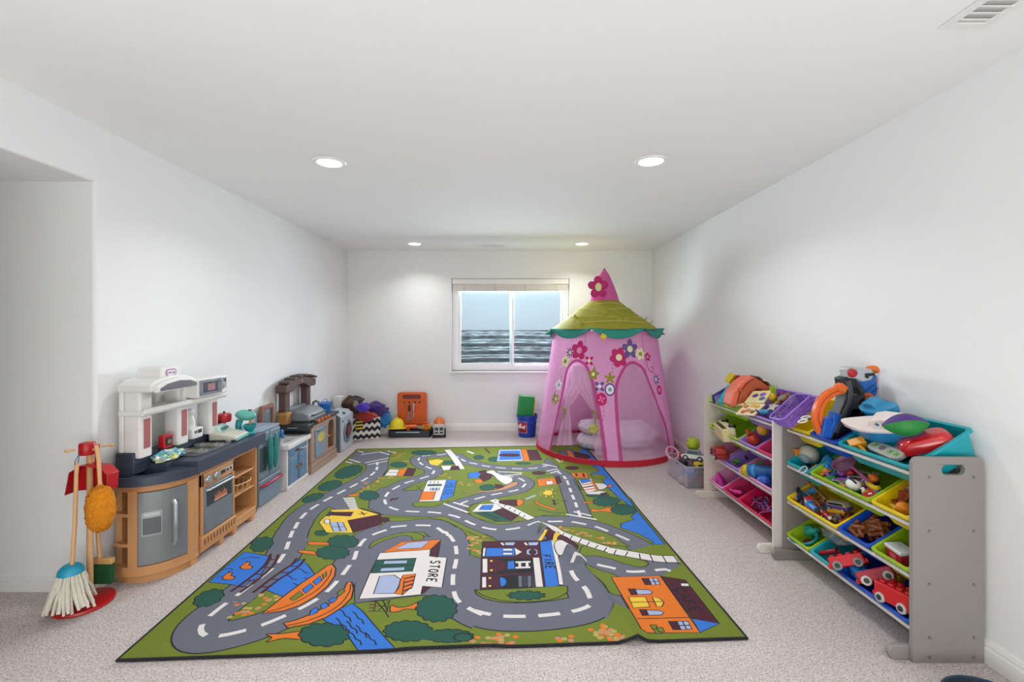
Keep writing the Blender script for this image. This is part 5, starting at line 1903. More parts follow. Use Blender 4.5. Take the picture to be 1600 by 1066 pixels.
for y in (-.075, .05, .12):
    for x in (-.066, .066):
        w_ = link('wheel', MB().cyl((x - .016, y, .036), (x + .016, y, .036), .036, 20), M('#1e1e20', .8), cmx, bevel=.004)
        link('hub_cap', MB().cyl((x + math.copysign(.0155, x), y, .036), (x + math.copysign(.019, x), y, .036), .017, 14), M('#a8a7a3', .4), w_)

# ---- blue bucket
bu = thing('blue_bucket', 'blue plastic bucket with red label standing by the back wall', 'bucket', (.265, 5.80, 0))
bbl = M('#1c3f9e', .35, var=.03)
link('pail', MB().lathe([(.0001, .004), (.104, .0), (.108, .004), (.126, .265), (.134, .268), (.134, .28), (.124, .28), (.122, .262), (.104, .012), (.0001, .012)], 40), bbl, bu)
link('handle', MB().tube([(.132 * math.cos(a), .132 * math.sin(a) - .004, .262 - .07 * abs(math.sin(a))) for a in [-PI + PI * i / 16 for i in range(17)]], .004, 6), M('#2b58c4', .4), bu)
lbm = MB()
rows = []
for z in (.06, .205):
    r = .108 + (z - .004) * .069 + .0016
    rows.append([(r * math.cos(a), r * math.sin(a), z) for a in [-2.75 + 1.12 * i / 10 for i in range(11)]])
lbm.sheet(rows)
la = link('label', lbm, M('#b52230', .4, var=.05), bu, solid=.001)
br_ = MB()
bkt = lambda a, z, d: ((.108 + (z - .004) * .069 + d) * math.cos(a), (.108 + (z - .004) * .069 + d) * math.sin(a), z)
br_.tube([bkt(a, z, .002) for a, z in [(-2.74 + 1.1 * i / 8, .063) for i in range(9)] + [(-1.64, .063 + .139 * i / 4) for i in range(5)] + [(-1.64 - 1.1 * i / 8, .202) for i in range(9)]], .0032, 6)
link('label_border', br_, M('#cfa9c4', .4, var=0), la)
sc_ = catmull([(-2.72, .150, 0), (-2.56, .118, 0), (-2.44, .158, 0), (-2.30, .172, 0), (-2.36, .118, 0), (-2.20, .142, 0), (-2.10, .120, 0), (-2.0, .146, 0), (-1.94, .112, 0), (-1.80, .158, 0)], 5)
lt = MB().tube([bkt(p.x, p.y, .003) for p in sc_], .0062, 6)
link('label_lettering', lt, M('#f0e8e8', .4, var=0), la, smooth=0)
wsolo('green_block', MB().cbox((.248, 5.80, .375), (.19, .12, .28), (0, .10, .2)), M('#148a3c', .5, var=.05), 'large green foam block sticking out of the blue bucket', 'foam block', (.235, 5.80, .23), bevel=.012, seg=3)
wsolo('yellow_block', MB().cbox((.335, 5.83, .36), (.05, .10, .22), (0, .12, .2)), M('#c9cf3a', .5, var=.05), 'narrow yellow green foam block beside the green one in the bucket', 'foam block', (.335, 5.83, .25), bevel=.008)

# ================================================================== fairy tent
TC = Vector((1.13, 5.25, 0))
TR0, TR1, TH = .77, .575, 1.34
US = .67


def tr_(z):
    return TR0 + (TR1 - TR0) * z / TH


def tent_uv(px, py):
    """where the sight line through a photo point meets the front of the tent wall -> (arc length, height)"""
    d = Vector(((px - CX) / FPX, 1.0, -(py - CY) / FPX))
    o = Vector((0, 0, EYE))
    y = 4.0
    while y < 5.6:
        p = o + d * y
        if math.hypot(p.x - TC.x, p.y - TC.y) <= tr_(p.z):
            break
        y += .002
    p = o + d * y
    th = math.atan2(p.x - TC.x, -(p.y - TC.y))
    return Vector((th * US, p.z))


def tent_p(u, v, off=0.0, fold=True):
    th = u / US
    r = tr_(v) + off
    if fold:
        r += .006 * math.sin(14 * th + .6) * (1 - .5 * v / TH) + .004 * math.sin(31 * th)
    return Vector((r * math.sin(th), -r * math.cos(th), v))


tent = thing('play_tent', 'pink fairy play tent with olive roof and flowers standing in the right back corner', 'play tent', (TC.x, TC.y, 0))
archL = [(860, 699), (879, 623), (886.5, 583), (893, 571), (901, 566), (909, 569), (916, 577), (927, 608), (936, 657), (944, 719)]
archR = [(973, 719), (967, 657), (965, 608), (971.6, 586), (979, 574), (988.6, 569), (998, 573), (1005.6, 583), (1021, 620), (1036, 657), (1045, 700)]
TL = []


def tuv(pts, smooth=True, closed=False):
    q = [tent_uv(x, y) for x, y in pts]
    return [Vector((p[0], p[1])) for p in catmull([(p.x, p.y, 0) for p in q], 5, closed)] if smooth else q


uL, uR = tuv(archL), tuv(archR)
for q in (uL, uR):                                    # let the openings run down to the hem
    q[0] = Vector((q[0].x, .03))
    q[-1] = Vector((q[-1].x, .03))
TFAB, TBOR, TOPEN, TMESH, TSEAM = 0, 1, 2, 3, 4
TCOL = {'pink': 5, 'white': 6, 'purple': 7, 'mag': 8, 'olive': 9, 'cream': 10, 'blue': 11}
hem = [Vector((-PI * US, 0)), Vector((PI * US, 0)), Vector((PI * US, .035)), Vector((-PI * US, .035))]
TL.append((TBOR, hem))
for k in range(6):
    th = (-PI / 6 + k * PI / 3) - .02
    if abs(th) > PI:
        th -= 2 * PI
    TL.append((TSEAM, [Vector((th * US - .004, .02)), Vector((th * US + .004, .02)), Vector((th * US + .004, TH)), Vector((th * US - .004, TH))]))
for q in (uL, uR):
    TL += [(TBOR, s) for s in stroke(q, .062)]
TL.append((TOPEN, uL))
TL.append((TMESH, uR))


def petal_flower(px, py, r, n, col, ccol='cream', rr=.42, ph=0.0, cr=.36):
    c = tent_uv(px, py)
    for k in range(n):
        a = 2 * PI * k / n + ph
        cx_, cy_ = c.x + r * .6 * math.cos(a), c.y + r * .6 * math.sin(a)
        q = []
        for j in range(12):
            b = 2 * PI * j / 12
            x, y = r * .5 * math.cos(b), r * rr * math.sin(b)
            q.append(Vector((cx_ + x * math.cos(a) - y * math.sin(a), cy_ + x * math.sin(a) + y * math.cos(a))))
        TL.append((TCOL[col], q))
    TL.append((TCOL[ccol], [Vector((c.x + r * cr * math.cos(2 * PI * j / 12), c.y + r * cr * math.sin(2 * PI * j / 12))) for j in range(12)]))


def disc(px, py, r, col):
    c = tent_uv(px, py)
    TL.append((TCOL[col], [Vector((c.x + r * math.cos(2 * PI * j / 16), c.y + r * 1.2 * math.sin(2 * PI * j / 16))) for j in range(16)]))


def tline(pts, col, wd=.008, dash=0):
    q = tuv(pts)
    TL.extend((TCOL[col], s) for s in (dashes(q, dash, dash, wd) if dash else stroke(q, wd)))


def c7(x, y):
    return 820 + x / 3.232, 410 + y / 3.232


for (x, y, r, n, col, cc, rr, ph) in ((205, 500, .062, 5, 'cream', 'olive', .42, .3), (229, 455, .055, 8, 'purple', 'cream', .16, 0), (275, 445, .095, 5, 'mag', 'pink', .42, .2),
                                      (325, 497, .055, 4, 'mag', 'cream', .3, .78), (347, 565, .055, 5, 'olive', 'cream', .35, .2), (170, 620, .058, 5, 'white', 'blue', .42, .5),
                                      (155, 690, .055, 5, 'olive', 'cream', .35, .9), (377, 627, .058, 4, 'purple', 'white', .3, .78), (475, 480, .095, 6, 'mag', 'cream', .42, .2),
                                      (532, 438, .095, 5, 'purple', 'cream', .36, .3), (583, 463, .06, 6, 'cream', 'olive', .36, .1), (430, 585, .055, 5, 'olive', 'olive', .26, .3),
                                      (665, 592, .058, 8, 'purple', 'white', .16, 0), (620, 478, .045, 5, 'mag', 'pink', .4, .2)):
    petal_flower(*c7(x, y), r, n, col, cc, rr, ph)
for x, y, r, col in ((430, 643, .055, 'purple'), (430, 643, .040, 'white'), (430, 643, .018, 'blue'), (387, 692, .055, 'mag'), (680, 645, .042, 'mag'), (680, 645, .018, 'pink')):
    disc(*c7(x, y), r, col)
petal_flower(*c7(387, 692), .035, 4, 'pink', 'mag', .2, .4, .2)
tline([c7(145, 725), c7(140, 690), c7(155, 650)], 'olive', .010)
tline([c7(350, 520), c7(358, 550), c7(350, 590)], 'olive', .008)
tline([c7(185, 580), c7(182, 555), c7(190, 525)], 'purple', .008, .02)
tline([c7(440, 560), c7(445, 520), c7(440, 480)], 'purple', .008, .02)
tline([c7(395, 800), c7(400, 760), c7(395, 725)], 'purple', .007, .02)
tline([c7(690, 680), c7(700, 710), c7(705, 740)], 'purple', .007, .02)
tline([c7(615, 495), c7(622, 535), c7(640, 555), c7(650, 535), c7(635, 530)], 'mag', .010)
dom = [Vector((-PI * US, 0)), Vector((PI * US, 0)), Vector((PI * US, TH)), Vector((-PI * US, TH))]
V, T, MI = partition(dom, TL, .05, TFAB)
fabm = sheer('#f7b4e1', .84, 'pink_tent_fabric')
tm_ = [fabm, sheer('#cf5796', .94, 'magenta_border'), None, sheer('#f6cbe8', .38, 'window_mesh'), sheer('#cf86b4', .9, 'tent_seam'),
       M('#e58cc0', .85, bump=.2), M('#ece4ee', .85), M('#6a568f', .85), M('#c02668', .85), M('#948a2c', .85), M('#e6e2b8', .85), M('#6aa0ae', .85)]
pts3 = [tent_p(u, v) for u, v in V]


def sub_mesh(sel):
    idx = np.nonzero(np.isin(MI, sel))[0]
    used = {}
    mb = MB()
    for i in idx:
        f = []
        for v in T[i]:
            v = int(v)
            if v not in used:
                used[v] = len(mb.v)
                mb.v.append(pts3[v])
            f.append(used[v])
        mb.f.append(f)
        mb.m.append(int(MI[i]))
    return mb


wallmesh = sub_mesh([0, 1, 4, 5, 6, 7, 8, 9, 10, 11])
tmm = [m if m is not None else tm_[1] for m in tm_]
link('wall_panel', wallmesh, tmm, tent, smooth=80)
link('mesh_window', sub_mesh([3]), tmm, tent, smooth=80)


def drape(rows, seed):
    mb = MB()
    out = []
    rr = []
    for i, (y, x0, x1) in enumerate(rows):
        r = []
        for j in range(13):
            t = j / 12
            u = tent_uv(x0 + (x1 - x0) * t, y)
            r.append(tent_p(u.x, max(u.y, .02), -.03 + .012 * math.sin(t * 19 + seed) * min(1, .4 + i * .15), False))
        rr.append(r)
    mb.sheet(rr)
    return mb


dm = sheer('#edc3de', .5, 'sheer_drape')
link('curtain', drape([(573, 897, 912), (590, 888, 921), (605, 884, 912), (620, 881, 900), (638, 880, 887), (655, 876, 889), (675, 870, 891), (697, 865, 893)], 0), dm, tent, smooth=180)
link('curtain', drape([(572, 893, 908), (585, 890, 918), (600, 893, 922), (615, 904, 925), (630, 916, 928), (645, 926, 932), (665, 924, 935), (690, 926, 940), (712, 930, 943)], 2), dm, tent, smooth=180)
olv = M('#8d8430', .8, var=.15)
for a, dy in (((882, 638), 18), ((930, 644), 24)):
    q = [tent_p(*tent_uv(a[0] + dx, a[1] + y), .012) for dx, y in ((-5, -3), (0, 0), (3, 2), (1, dy * .5), (0, dy))]
    link('tie_back', MB().tube(q, [.008, .011, .010, .008, .007], 8), olv, tent)
pm = MB()
for k in range(5):
    a = 2 * PI * k / 5
    c = tent_p(*tent_uv(928, 670), .02)
    pm.ball(c + Vector((.025 * math.cos(a), -.005, .025 * math.sin(a))), (.028, .02, .028), 12, 8)
link('pompom', pm, M('#b3ad5a', .9, var=.15, bump=.4), tent)
# hem ring
redm = M('#b8142e', .75, var=.05)
link('hem_ring', MB().lathe([(.772, .0), (.785, .004), (.779, .058), (.768, .06), (.762, .004), (.772, .0)], 72, cap=False), redm, tent)
# roof
NS = 8


def roofwob(a, z):
    return 1.0 + .012 * math.cos(NS * a)


rf = MB()
ol = M('#a19c2c', .85, var=.06, bump=.25, bscale=60)
rf.lathe([(.60, 1.36), (.545, 1.40), (.44, 1.475), (.32, 1.565), (.22, 1.64), (.155, 1.695)], 64, None, wob=roofwob)
rf.f = [f for f in rf.f if len(f) == 4]
rf.m = rf.m[:len(rf.f)]
link('roof', rf, ol, tent, smooth=80)
for k, (r, z) in enumerate(((.50, 1.436), (.415, 1.4965), (.30, 1.583), (.22, 1.643))):
    link('roof_stitching', MB().tube([((r + .002) * roofwob(a, 0) * math.cos(a), (r + .002) * roofwob(a, 0) * math.sin(a), z + .010 * math.sin(3 * a + k * 2)) for a in [2 * PI * i / 72 for i in range(72)]], .0035, 5, closed=True),
         M('#cfcb86', .8), tent)
for px, py in ((935, 490), (952, 503), (963, 502), (900, 503), (893, 496), (1003, 500), (1015, 505)):
    dx = (px - 946) * (5.25 - .42) / FPX
    z = EYE - (py - CY) * (5.25 - .42) / FPX
    r = .60 - (z - 1.36) * (.445 / .335)
    th = math.asin(max(-.98, min(.98, dx / max(r, .1))))
    c = Vector((r * math.sin(th), -r * math.cos(th), z))
    lf = MB().ball((0, 0, 0), (.028, .006, .045), 14, 8)
    mt_ = Matrix.Translation(c) @ Matrix.Rotation(th, 4, 'Z') @ Matrix.Rotation(.65, 4, 'X')
    lf.v = [mt_ @ p for p in lf.v]
    link('roof_leaf', lf, M('#b7b544', .85), tent)
ev = MB()
rows = []
NE = 160
for j in range(5):
    t = j / 4
    row = []
    for i in range(NE):
        a = 2 * PI * i / NE
        ph = abs(math.sin((a + .2) * 7 / 2))
        zlo = 1.262 + .075 * (1 - ph) if True else 0
        lift = .035 * (1 - ph) ** 2
        z = 1.368 + (zlo - 1.368) * t
        r = .585 + (.035 + lift * 1.2) * t
        row.append((r * math.cos(a), r * math.sin(a), z + lift * t))
    rows.append(row)
ev.sheet(rows, closed=True)
link('eave_scallops', ev, M('#2d8f80', .8, var=.08, bump=.2), tent, smooth=80, solid=.006)
pk = MB()
pk.lathe([(.165, 1.685), (.168, 1.69), (.15, 1.75), (.115, 1.85), (.06, 1.98), (.008, 2.065), (.0001, 2.07)], 40)
link('peak', pk, M('#cf5f9d', .85, var=.05, bump=.25, bscale=40), tent)
fc = P(934.5, 449, 5.05) - TC
fm_ = M('#c32c74', .85, var=.05, bump=.2)
for k in range(5):
    a = 2 * PI * k / 5 + .35
    link('petal', MB().ball(fc + Vector((.068 * math.cos(a), .0, .078 * math.sin(a))), (.050, .022, .045), 18, 10, (0, -a, 0)), fm_, tent)
link('flower_centre', MB().ball(fc + Vector((0, -.02, 0)), (.038, .016, .048), 18, 10), M('#e3d9a0', .85), tent)
yt_ = P(943, 526, 5.25 - .64) - TC
link('yellow_tag', MB().cbox(yt_, (.055, .008, .05), (0, .5, 0)), M('#e0c81e', .7), tent, bevel=.002)
for sx in (-1, 1):
    c = Vector((.66 * sx, -.02, 1.30))
    link('eave_tip', MB().lathe([(.035, 0), (.02, .05), (.002, .10)], 12, Matrix.Translation((.60 * sx, -.03, 1.33)) @ Matrix.Rotation(sx * 1.9, 4, 'Y')), M('#2d8f80', .8), tent)

# cushions and a blanket inside the tent
cu = bpy.data.materials.new('printed_cushion')
cu.use_nodes = True
t = cu.node_tree
tc = t.nodes.new('ShaderNodeTexCoord')
wv = t.nodes.new('ShaderNodeTexNoise')
wv.inputs['Scale'].default_value = 16
wv.inputs['Detail'].default_value = 2
wv.inputs['Distortion'].default_value = 2.5
rp = t.nodes.new('ShaderNodeValToRGB')
for i, (p_, c_) in enumerate(((.0, '#e9e6ea'), (.50, '#e9e6ea'), (.53, '#6f647c'), (.56, '#e9e6ea'))):
    if i < 2:
        rp.color_ramp.elements[i].position, rp.color_ramp.elements[i].color = p_, rgb(c_)
    else:
        rp.color_ramp.elements.new(p_).color = rgb(c_)
t.links.new(tc.outputs['Object'], wv.inputs['Vector'])
t.links.new(wv.outputs['Fac'], rp.inputs[0])
t.links.new(rp.outputs[0], t.nodes['Principled BSDF'].inputs['Base Color'])
t.nodes['Principled BSDF'].inputs['Roughness'].default_value = .9


def cushion(r, h):
    return MB().lathe([(.0001, .006), (r * .55, .0), (r * .85, h * .12), (r, h * .45), (r * 1.01, h * .5), (r, h * .55), (r * .85, h * .88), (r * .55, h), (.0001, h * .97)], 40,
                      wob=lambda a, z: 1 + .025 * math.cos(4 * a))


solo('tent_cushion', cushion(.19, .165), cu, 'round white cushion with grey print lying on the carpet inside the pink tent', 'cushion', (1.0, 5.24, .0), (0, 0, .2), smooth=80)
solo('tent_cushion', cushion(.175, .15), cu, 'round white printed cushion on top of the other one inside the pink tent', 'cushion', (1.0, 5.22, .166), (.04, .05, 1.2), smooth=80)
solo('tent_blanket', cloth_blob((0, 0, .15), (.27, .20, .16), 23, .28, 56, 28, 3.5, .002), M('#dcd3e4', .95, var=.12, scale=30, bump=.5, bscale=90),
     'fluffy pale lilac blanket heaped inside the tent behind the mesh window', 'blanket', (1.47, 5.25, 0), smooth=80)

# ================================================================== toy organisers and their tilted bins
TILT = math.radians(31)
TS, TCO = math.sin(TILT), math.cos(TILT)
ROWZ = (.785, .573, .36, .147)
NRM = Vector((-TS, 0, TCO))


def organiser(label, y0, y1, xf, xb, pan_col, near_col, xlip):
    """y0 near side, y1 far side (inner faces)"""
    og = thing('toy_organizer', label, 'toy organizer', ((xf + xb) / 2, (y0 + y1) / 2, 0))
    H = .835
    out = [(xb, 0), (xb, H - .03)] + arc(xb - .03, H - .03, .03, 0, 90, 5)[1:] + arc(xf + .03, H - .03, .03, 90, 180, 5) + [(xf, 0)]
    slot = arc(1.84, .783, .0205, -90, 90, 8) + arc(1.785, .783, .0205, 90, 270, 8)
    for ya, yb_, inner, col in ((y0 - .018, y0, 1, near_col), (y1, y1 + .018, -1, pan_col)):
        pm_ = M(col, .55, var=.02, name='organizer_panel')
        pn_ = wl('side_panel', MB().prism(out, 'y', ya, yb_, holes=[slot]), pm_, og, bevel=.004)
        fy0, fy1 = (yb_, yb_ + .022) if inner > 0 else (ya - .022, ya)
        ft = [(xf - .085 + .02, 0), (xb + .0, 0), (xb + .0, .055)] + arc(xf - .085 + .03, .03, .028, 90, 200, 6)
        wl('foot', MB().prism(ft, 'y', fy0, fy1), pm_, og, bevel=.004)
        yy = ya if inner > 0 else yb_
        for x in (1.715, 1.895):
            for z in (.754, .535, .32, .104, .024):
                wl('bolt', MB().lathe([(.0068, -.001), (.006, .003), (.0001, .0045)], 10, Matrix.Translation((x, yy, z)) @ Matrix.Rotation(PI / 2 if inner > 0 else -PI / 2, 4, 'X')),
                   M('#8f8a84', .3, metal=.7), og, pn_)
    rod = M('#cfcac4', .5, var=.02)
    for z in ROWZ:
        wl('rod', MB().cyl((xlip + .02, y0, z - .027), (xlip + .02, y1, z - .027), .009, 12), rod, og)
        xr, zr = (1.895, z + .002) if z > .7 else (xlip + .279, z + .143)
        wl('rod', MB().cyl((xr, y0, zr), (xr, y1, zr), .007, 12), rod, og)
    return og


def bin_mb(wd, dep=.315, h=.115):
    a0, b0 = wd / 2 - .002, dep / 2
    lv = [(a0 - .022, b0 - .028, -h), (a0 - .011, b0 - .011, -.012), (a0, b0, -.012), (a0, b0, 0), (a0 - .013, b0 - .013, 0), (a0 - .025, b0 - .031, -h + .004)]
    mb = MB()
    loops = [[(x, y + b0, z) for x, y in rrect(-a, a, -b, b, .02, 5)] for a, b, z in lv]
    n = len(loops[0])
    mb.v = [Vector(p) for l in loops for p in l]
    for j in range(len(loops) - 1):
        for i in range(n):
            mb.f.append([j * n + i, j * n + (i + 1) % n, (j + 1) * n + (i + 1) % n, (j + 1) * n + i])
    mb.f.append(list(range(n))[::-1])
    mb.f.append(list(range((len(loops) - 1) * n, len(loops) * n)))
    mb.m = [0] * len(mb.f)
    return mb


BASIS = Matrix(((0, TCO, -TS), (-1, 0, 0), (0, TS, TCO))).to_4x4()


def place_bin(row, ya, yb_, col, xlip, label, group):
    mt_ = Matrix.Translation((xlip, (ya + yb_) / 2, ROWZ[row])) @ BASIS
    return solo('storage_bin', bin_mb(abs(yb_ - ya)), M(col, .35, var=.02, name='bin_plastic'), label, 'storage bin', mt=mt_, group=group, smooth=50)


N0, N1, X2 = 1.862, 2.69, 1.648
F0, F1, X1 = 2.75, 3.68, 1.632
organiser('grey toy organizer nearest the viewer with brightly coloured tilted bins', N0, N1, 1.648, 1.938, '#7f7974', '#8c8783', X2)
organiser('pale toy organizer with pastel bins standing between the grey organizer and the tent', F0, F1, 1.605, 1.935, '#cbc0b4', '#d5cfc8', X1)
LIME, TEAL, YELL, BLUB = '#93b61a', '#12a0ab', '#e3c60f', '#0b4ab4'
PLIME, LAV, PNK1, PNK2, PNK3 = '#9cc52a', '#9d7cc6', '#dd8db8', '#d13a6c', '#c8164a'
G2, G1 = 'bins of the grey toy organizer', 'bins of the pale toy organizer'
u = (N1 - N0) / 4
for row, a, b, col, lab in (
        (0, 4, 3, YELL, 'small yellow bin in the top row of the grey organizer'), (0, 3, 2, BLUB, 'small blue bin holding the race track, top row of the grey organizer'),
        (0, 2, 0, TEAL, 'wide teal bin with toy boats in the top row of the grey organizer'),
        (1, 4, 3, TEAL, 'small teal bin in the second row of the grey organizer'), (1, 3, 1, LIME, 'wide lime bin of play kitchen utensils in the grey organizer'),
        (1, 1, 0, YELL, 'small yellow bin with play food in the second row of the grey organizer'),
        (2, 4, 2, YELL, 'wide yellow bin of toy trains in the third row of the grey organizer'), (2, 2, 1, BLUB, 'small blue bin of brown toy logs in the grey organizer'),
        (2, 1, 0, LIME, 'small lime bin with the red cooler in the third row of the grey organizer'),
        (3, 4, 3, LIME, 'small lime bin with a teal ring, bottom row of the grey organizer'), (3, 3, 2, TEAL, 'small teal bin with a clear bag in the bottom row of the grey organizer'),
        (3, 2, 0, BLUB, 'wide blue bin of red block vehicles in the bottom row of the grey organizer')):
    place_bin(row, N0 + a * u, N0 + b * u, col, X2, lab, G2)
u1 = (F1 - F0) / 4
for row, a, b, col, lab in (
        (0, 4, 2, PLIME, 'wide lime bin with the coral case, top row of the pale organizer'), (0, 2, 0, LAV, 'wide lavender bin of puzzles and figures, top row of the pale organizer'),
        (1, 4, 2, PLIME, 'wide lime bin holding the cream camper van'), (1, 2, 1, LAV, 'small lavender bin holding the coral watering can'), (1, 1, 0, PNK2, 'small raspberry bin at the near end of the second row, pale organizer'),
        (2, 4, 3, PNK1, 'small pale pink bin holding the red toy jeep'), (2, 3, 2, LAV, 'small lavender bin with a green toy, third row of the pale organizer'), (2, 2, 0, PNK1, 'wide pink bin with a blue and gold torch'),
        (3, 4, 3, PNK1, 'small pale pink bin with a magenta cone, bottom row of the pale organizer'), (3, 3, 2, PNK2, 'small raspberry bin with a pink toy, bottom row of the pale organizer'),
        (3, 2, 0, PNK3, 'wide crimson bin in the bottom row of the pale organizer')):
    place_bin(row, F0 + a * u1, F0 + b * u1, col, X1, lab, G1)


def bpt(px, py, row, d, near=True):
    """photo point on the sloping bed of a bin, d below its rim"""
    return ray_plane(px, py, Vector((X2 if near else X1, 0, ROWZ[row])) - NRM * d, NRM)


def bmt(px, py, row, d, near=True, rz=0.0, rx=0.0, ry=0.0):
    return Matrix.Translation(bpt(px, py, row, d, near)) @ BASIS @ Matrix.Rotation(rz, 4, 'Z') @ Matrix.Rotation(rx, 4, 'X') @ Matrix.Rotation(ry, 4, 'Y')


def pxprism(pts, Y, th, holes=()):
    """outline read off the photo, stood up at distance Y with a real thickness"""
    f = lambda q: [((lambda p: (p.x, p.z))(P(x, y, Y))) for x, y in q]
    return MB().prism(f(pts), 'y', Y, Y + th, holes=[f(h) for h in holes])


def wthing(name, label, cat, loc, group=None):
    return thing(name, label, cat, loc, group=group)

# ================================================================== the toys
K = lambda c, r=.38, **k: M(c, r, **k)
BLKP = K('#1b1b1e', .45)
GREYP = K('#9a9a98', .4)


def wheels(root, xs, y, r, wd, col=BLKP, hub=None):
    for x in xs:
        for s in (-1, 1):
            w_ = link('wheel', MB().cyl((x, s * (y - wd / 2), r), (x, s * (y + wd / 2), r), r, 18), col, root, bevel=r * .12)
            if hub:
                link('hub_cap', MB().lathe([(r * .55, 0), (r * .5, .003), (.0001, .004)], 14, Matrix.Translation((x, s * (y + wd / 2), r)) @ Matrix.Rotation(-s * PI / 2, 4, 'X')), hub, w_)


def toy_car(name, label, cat, mt, L_, W_, H_, body, cabin, glass='#27303a', hub='#b5b3ae', group=None, cab0=-.25, cab1=.3):
    t_ = thing(name, label, cat, mt=mt, group=group)
    r = H_ * .24
    link('body', MB().prism([(-L_ / 2, r * .8), (L_ / 2, r * .8), (L_ / 2, H_ * .48), (L_ * .3, H_ * .56), (-L_ / 2, H_ * .56)], 'y', -W_ / 2, W_ / 2), K(body), t_, bevel=H_ * .06, seg=3)
    cb = link('cabin', MB().prism([(L_ * cab0, H_ * .5), (L_ * cab1, H_ * .5), (L_ * (cab1 - .1), H_), (L_ * (cab0 + .04), H_)], 'y', -W_ * .45, W_ * .45), K(cabin), t_, bevel=H_ * .06, seg=3)
    for s in (-1, 1):
        link('window', MB().box(L_ * (cab0 + .08), L_ * (cab1 - .14), s * W_ * .452 - .001, s * W_ * .452 + .001, H_ * .62, H_ * .88), K(glass, .15), cb)
    wheels(t_, (-L_ * .3, L_ * .3), W_ / 2, r, W_ * .2, BLKP, K(hub))
    return t_


def toy_engine(name, label, mt, L_, col, trim, front):
    t_ = thing(name, label, 'toy train', mt=mt)
    w_ = L_ * .32
    link('chassis', MB().box(-L_ / 2, L_ / 2, -w_ / 2, w_ / 2, L_ * .12, L_ * .22), K(trim), t_, bevel=.002)
    link('boiler', MB().cyl((-L_ * .15, 0, L_ * .36), (L_ * .44, 0, L_ * .36), L_ * .15, 18), K(col), t_, bevel=.002)
    cb = link('cab', MB().box(-L_ * .48, -L_ * .13, -w_ * .48, w_ * .48, L_ * .2, L_ * .6), K(col), t_, bevel=.003)
    link('roof', MB().box(-L_ * .52, -L_ * .1, -w_ * .54, w_ * .54, L_ * .6, L_ * .65), K(trim), cb, bevel=.002)
    for s in (-1, 1):
        link('window', MB().box(-L_ * .4, -L_ * .22, s * w_ * .485 - .001, s * w_ * .485 + .001, L_ * .42, L_ * .55), K('#d9d4c2'), cb)
    link('smoke_box', MB().lathe([(L_ * .13, 0), (L_ * .13, L_ * .03), (.0001, L_ * .05)], 18, Matrix.Translation((L_ * .44, 0, L_ * .36)) @ Matrix.Rotation(PI / 2, 4, 'Y')), K(front), t_)
    link('funnel', MB().lathe([(L_ * .04, 0), (L_ * .045, L_ * .1), (L_ * .06, L_ * .14), (.0001, L_ * .14)], 12, Matrix.Translation((L_ * .3, 0, L_ * .48))), K(trim), t_)
    wheels(t_, (-L_ * .32, 0, L_ * .32), w_ * .5, L_ * .11, L_ * .05, K(trim if trim != '#1b1b1e' else '#5a6068'), K('#c4c0b5'))
    return t_


def ring_obj(name, label, cat, mt, R_, r, col, ry=None, group=None):
    ry = ry or R_
    return solo(name, MB().tube([(R_ * math.cos(a), ry * math.sin(a), r) for a in [2 * PI * i / 30 for i in range(30)]], r, 8, closed=True), K(col), label, cat, mt=mt, group=group)


def block(name, label, cat, mt, d, col, bev=.004, group=None, studs=None):
    t_ = MB().box(-d[0] / 2, d[0] / 2, -d[1] / 2, d[1] / 2, 0, d[2])
    if not studs:
        return solo(name, t_, K(col), label, cat, mt=mt, bevel=bev, group=group)
    root = thing(name, label, cat, mt=mt, group=group)
    link('body', t_, K(col), root, bevel=bev)
    nx, ny = studs
    for i in range(nx):
        for j in range(ny):
            x, y = -d[0] / 2 + d[0] * (i + .5) / nx, -d[1] / 2 + d[1] * (j + .5) / ny
            link('stud', MB().cyl((x, y, d[2]), (x, y, d[2] + .006), .2 * d[0] / nx * 1.4, 12), K(col), root)
    return root


def cup(name, label, mt, r, h, col, handle=True):
    t_ = thing(name, label, 'toy cup', mt=mt)
    link('bowl', MB().lathe([(.0001, 0), (r * .75, 0), (r, h), (r * .9, h), (r * .68, .006), (.0001, .006)], 24), K(col), t_)
    if handle:
        link('handle', MB().tube([(r * .9, 0, h * .85), (r * 1.5, 0, h * .75), (r * 1.5, 0, h * .35), (r * .8, 0, h * .2)], r * .12, 8), K(col), t_)
    return t_


# ---------------- grey organizer, top row
pb = thing('purple_basket', 'purple lattice plastic basket tilted in the small yellow bin of the grey organizer', 'basket', mt=bmt(1247, 650, 0, -.04, rz=.0, rx=.18, ry=-.12))
pc = K('#8d63c4', .45)
w2, l2 = .07, .095
lat = MB()
for k in range(7):
    x = -w2 + 2 * w2 * k / 6
    lat.box(x - .003, x + .003, -l2, l2, 0, .004)
for k in range(11):
    y = -l2 + 2 * l2 * k / 10
    lat.box(-w2, w2, y - .003, y + .003, 0, .004)
link('bottom_lattice', lat, pc, pb, smooth=0)
wlt_ = MB()
for s in (-1, 1):
    for k in range(13):
        y = -l2 + 2 * l2 * k / 12
        wlt_.cbox((s * (w2 + .006), y, .035), (.004, .007, .07), (0, s * .15, 0))
    for k in range(8):
        x = -w2 + 2 * w2 * k / 7
        wlt_.cbox((x, s * (l2 + .006), .035), (.007, .004, .07), (-s * .15, 0, 0))
    for z in (.022, .045):
        wlt_.box(s * (w2 + .006) - .003, s * (w2 + .006) + .003, -l2, l2, z - .004, z + .004)
        wlt_.box(-w2, w2, s * (l2 + .006) - .003, s * (l2 + .006) + .003, z - .004, z + .004)
link('wall_lattice', wlt_, pc, pb, smooth=0)
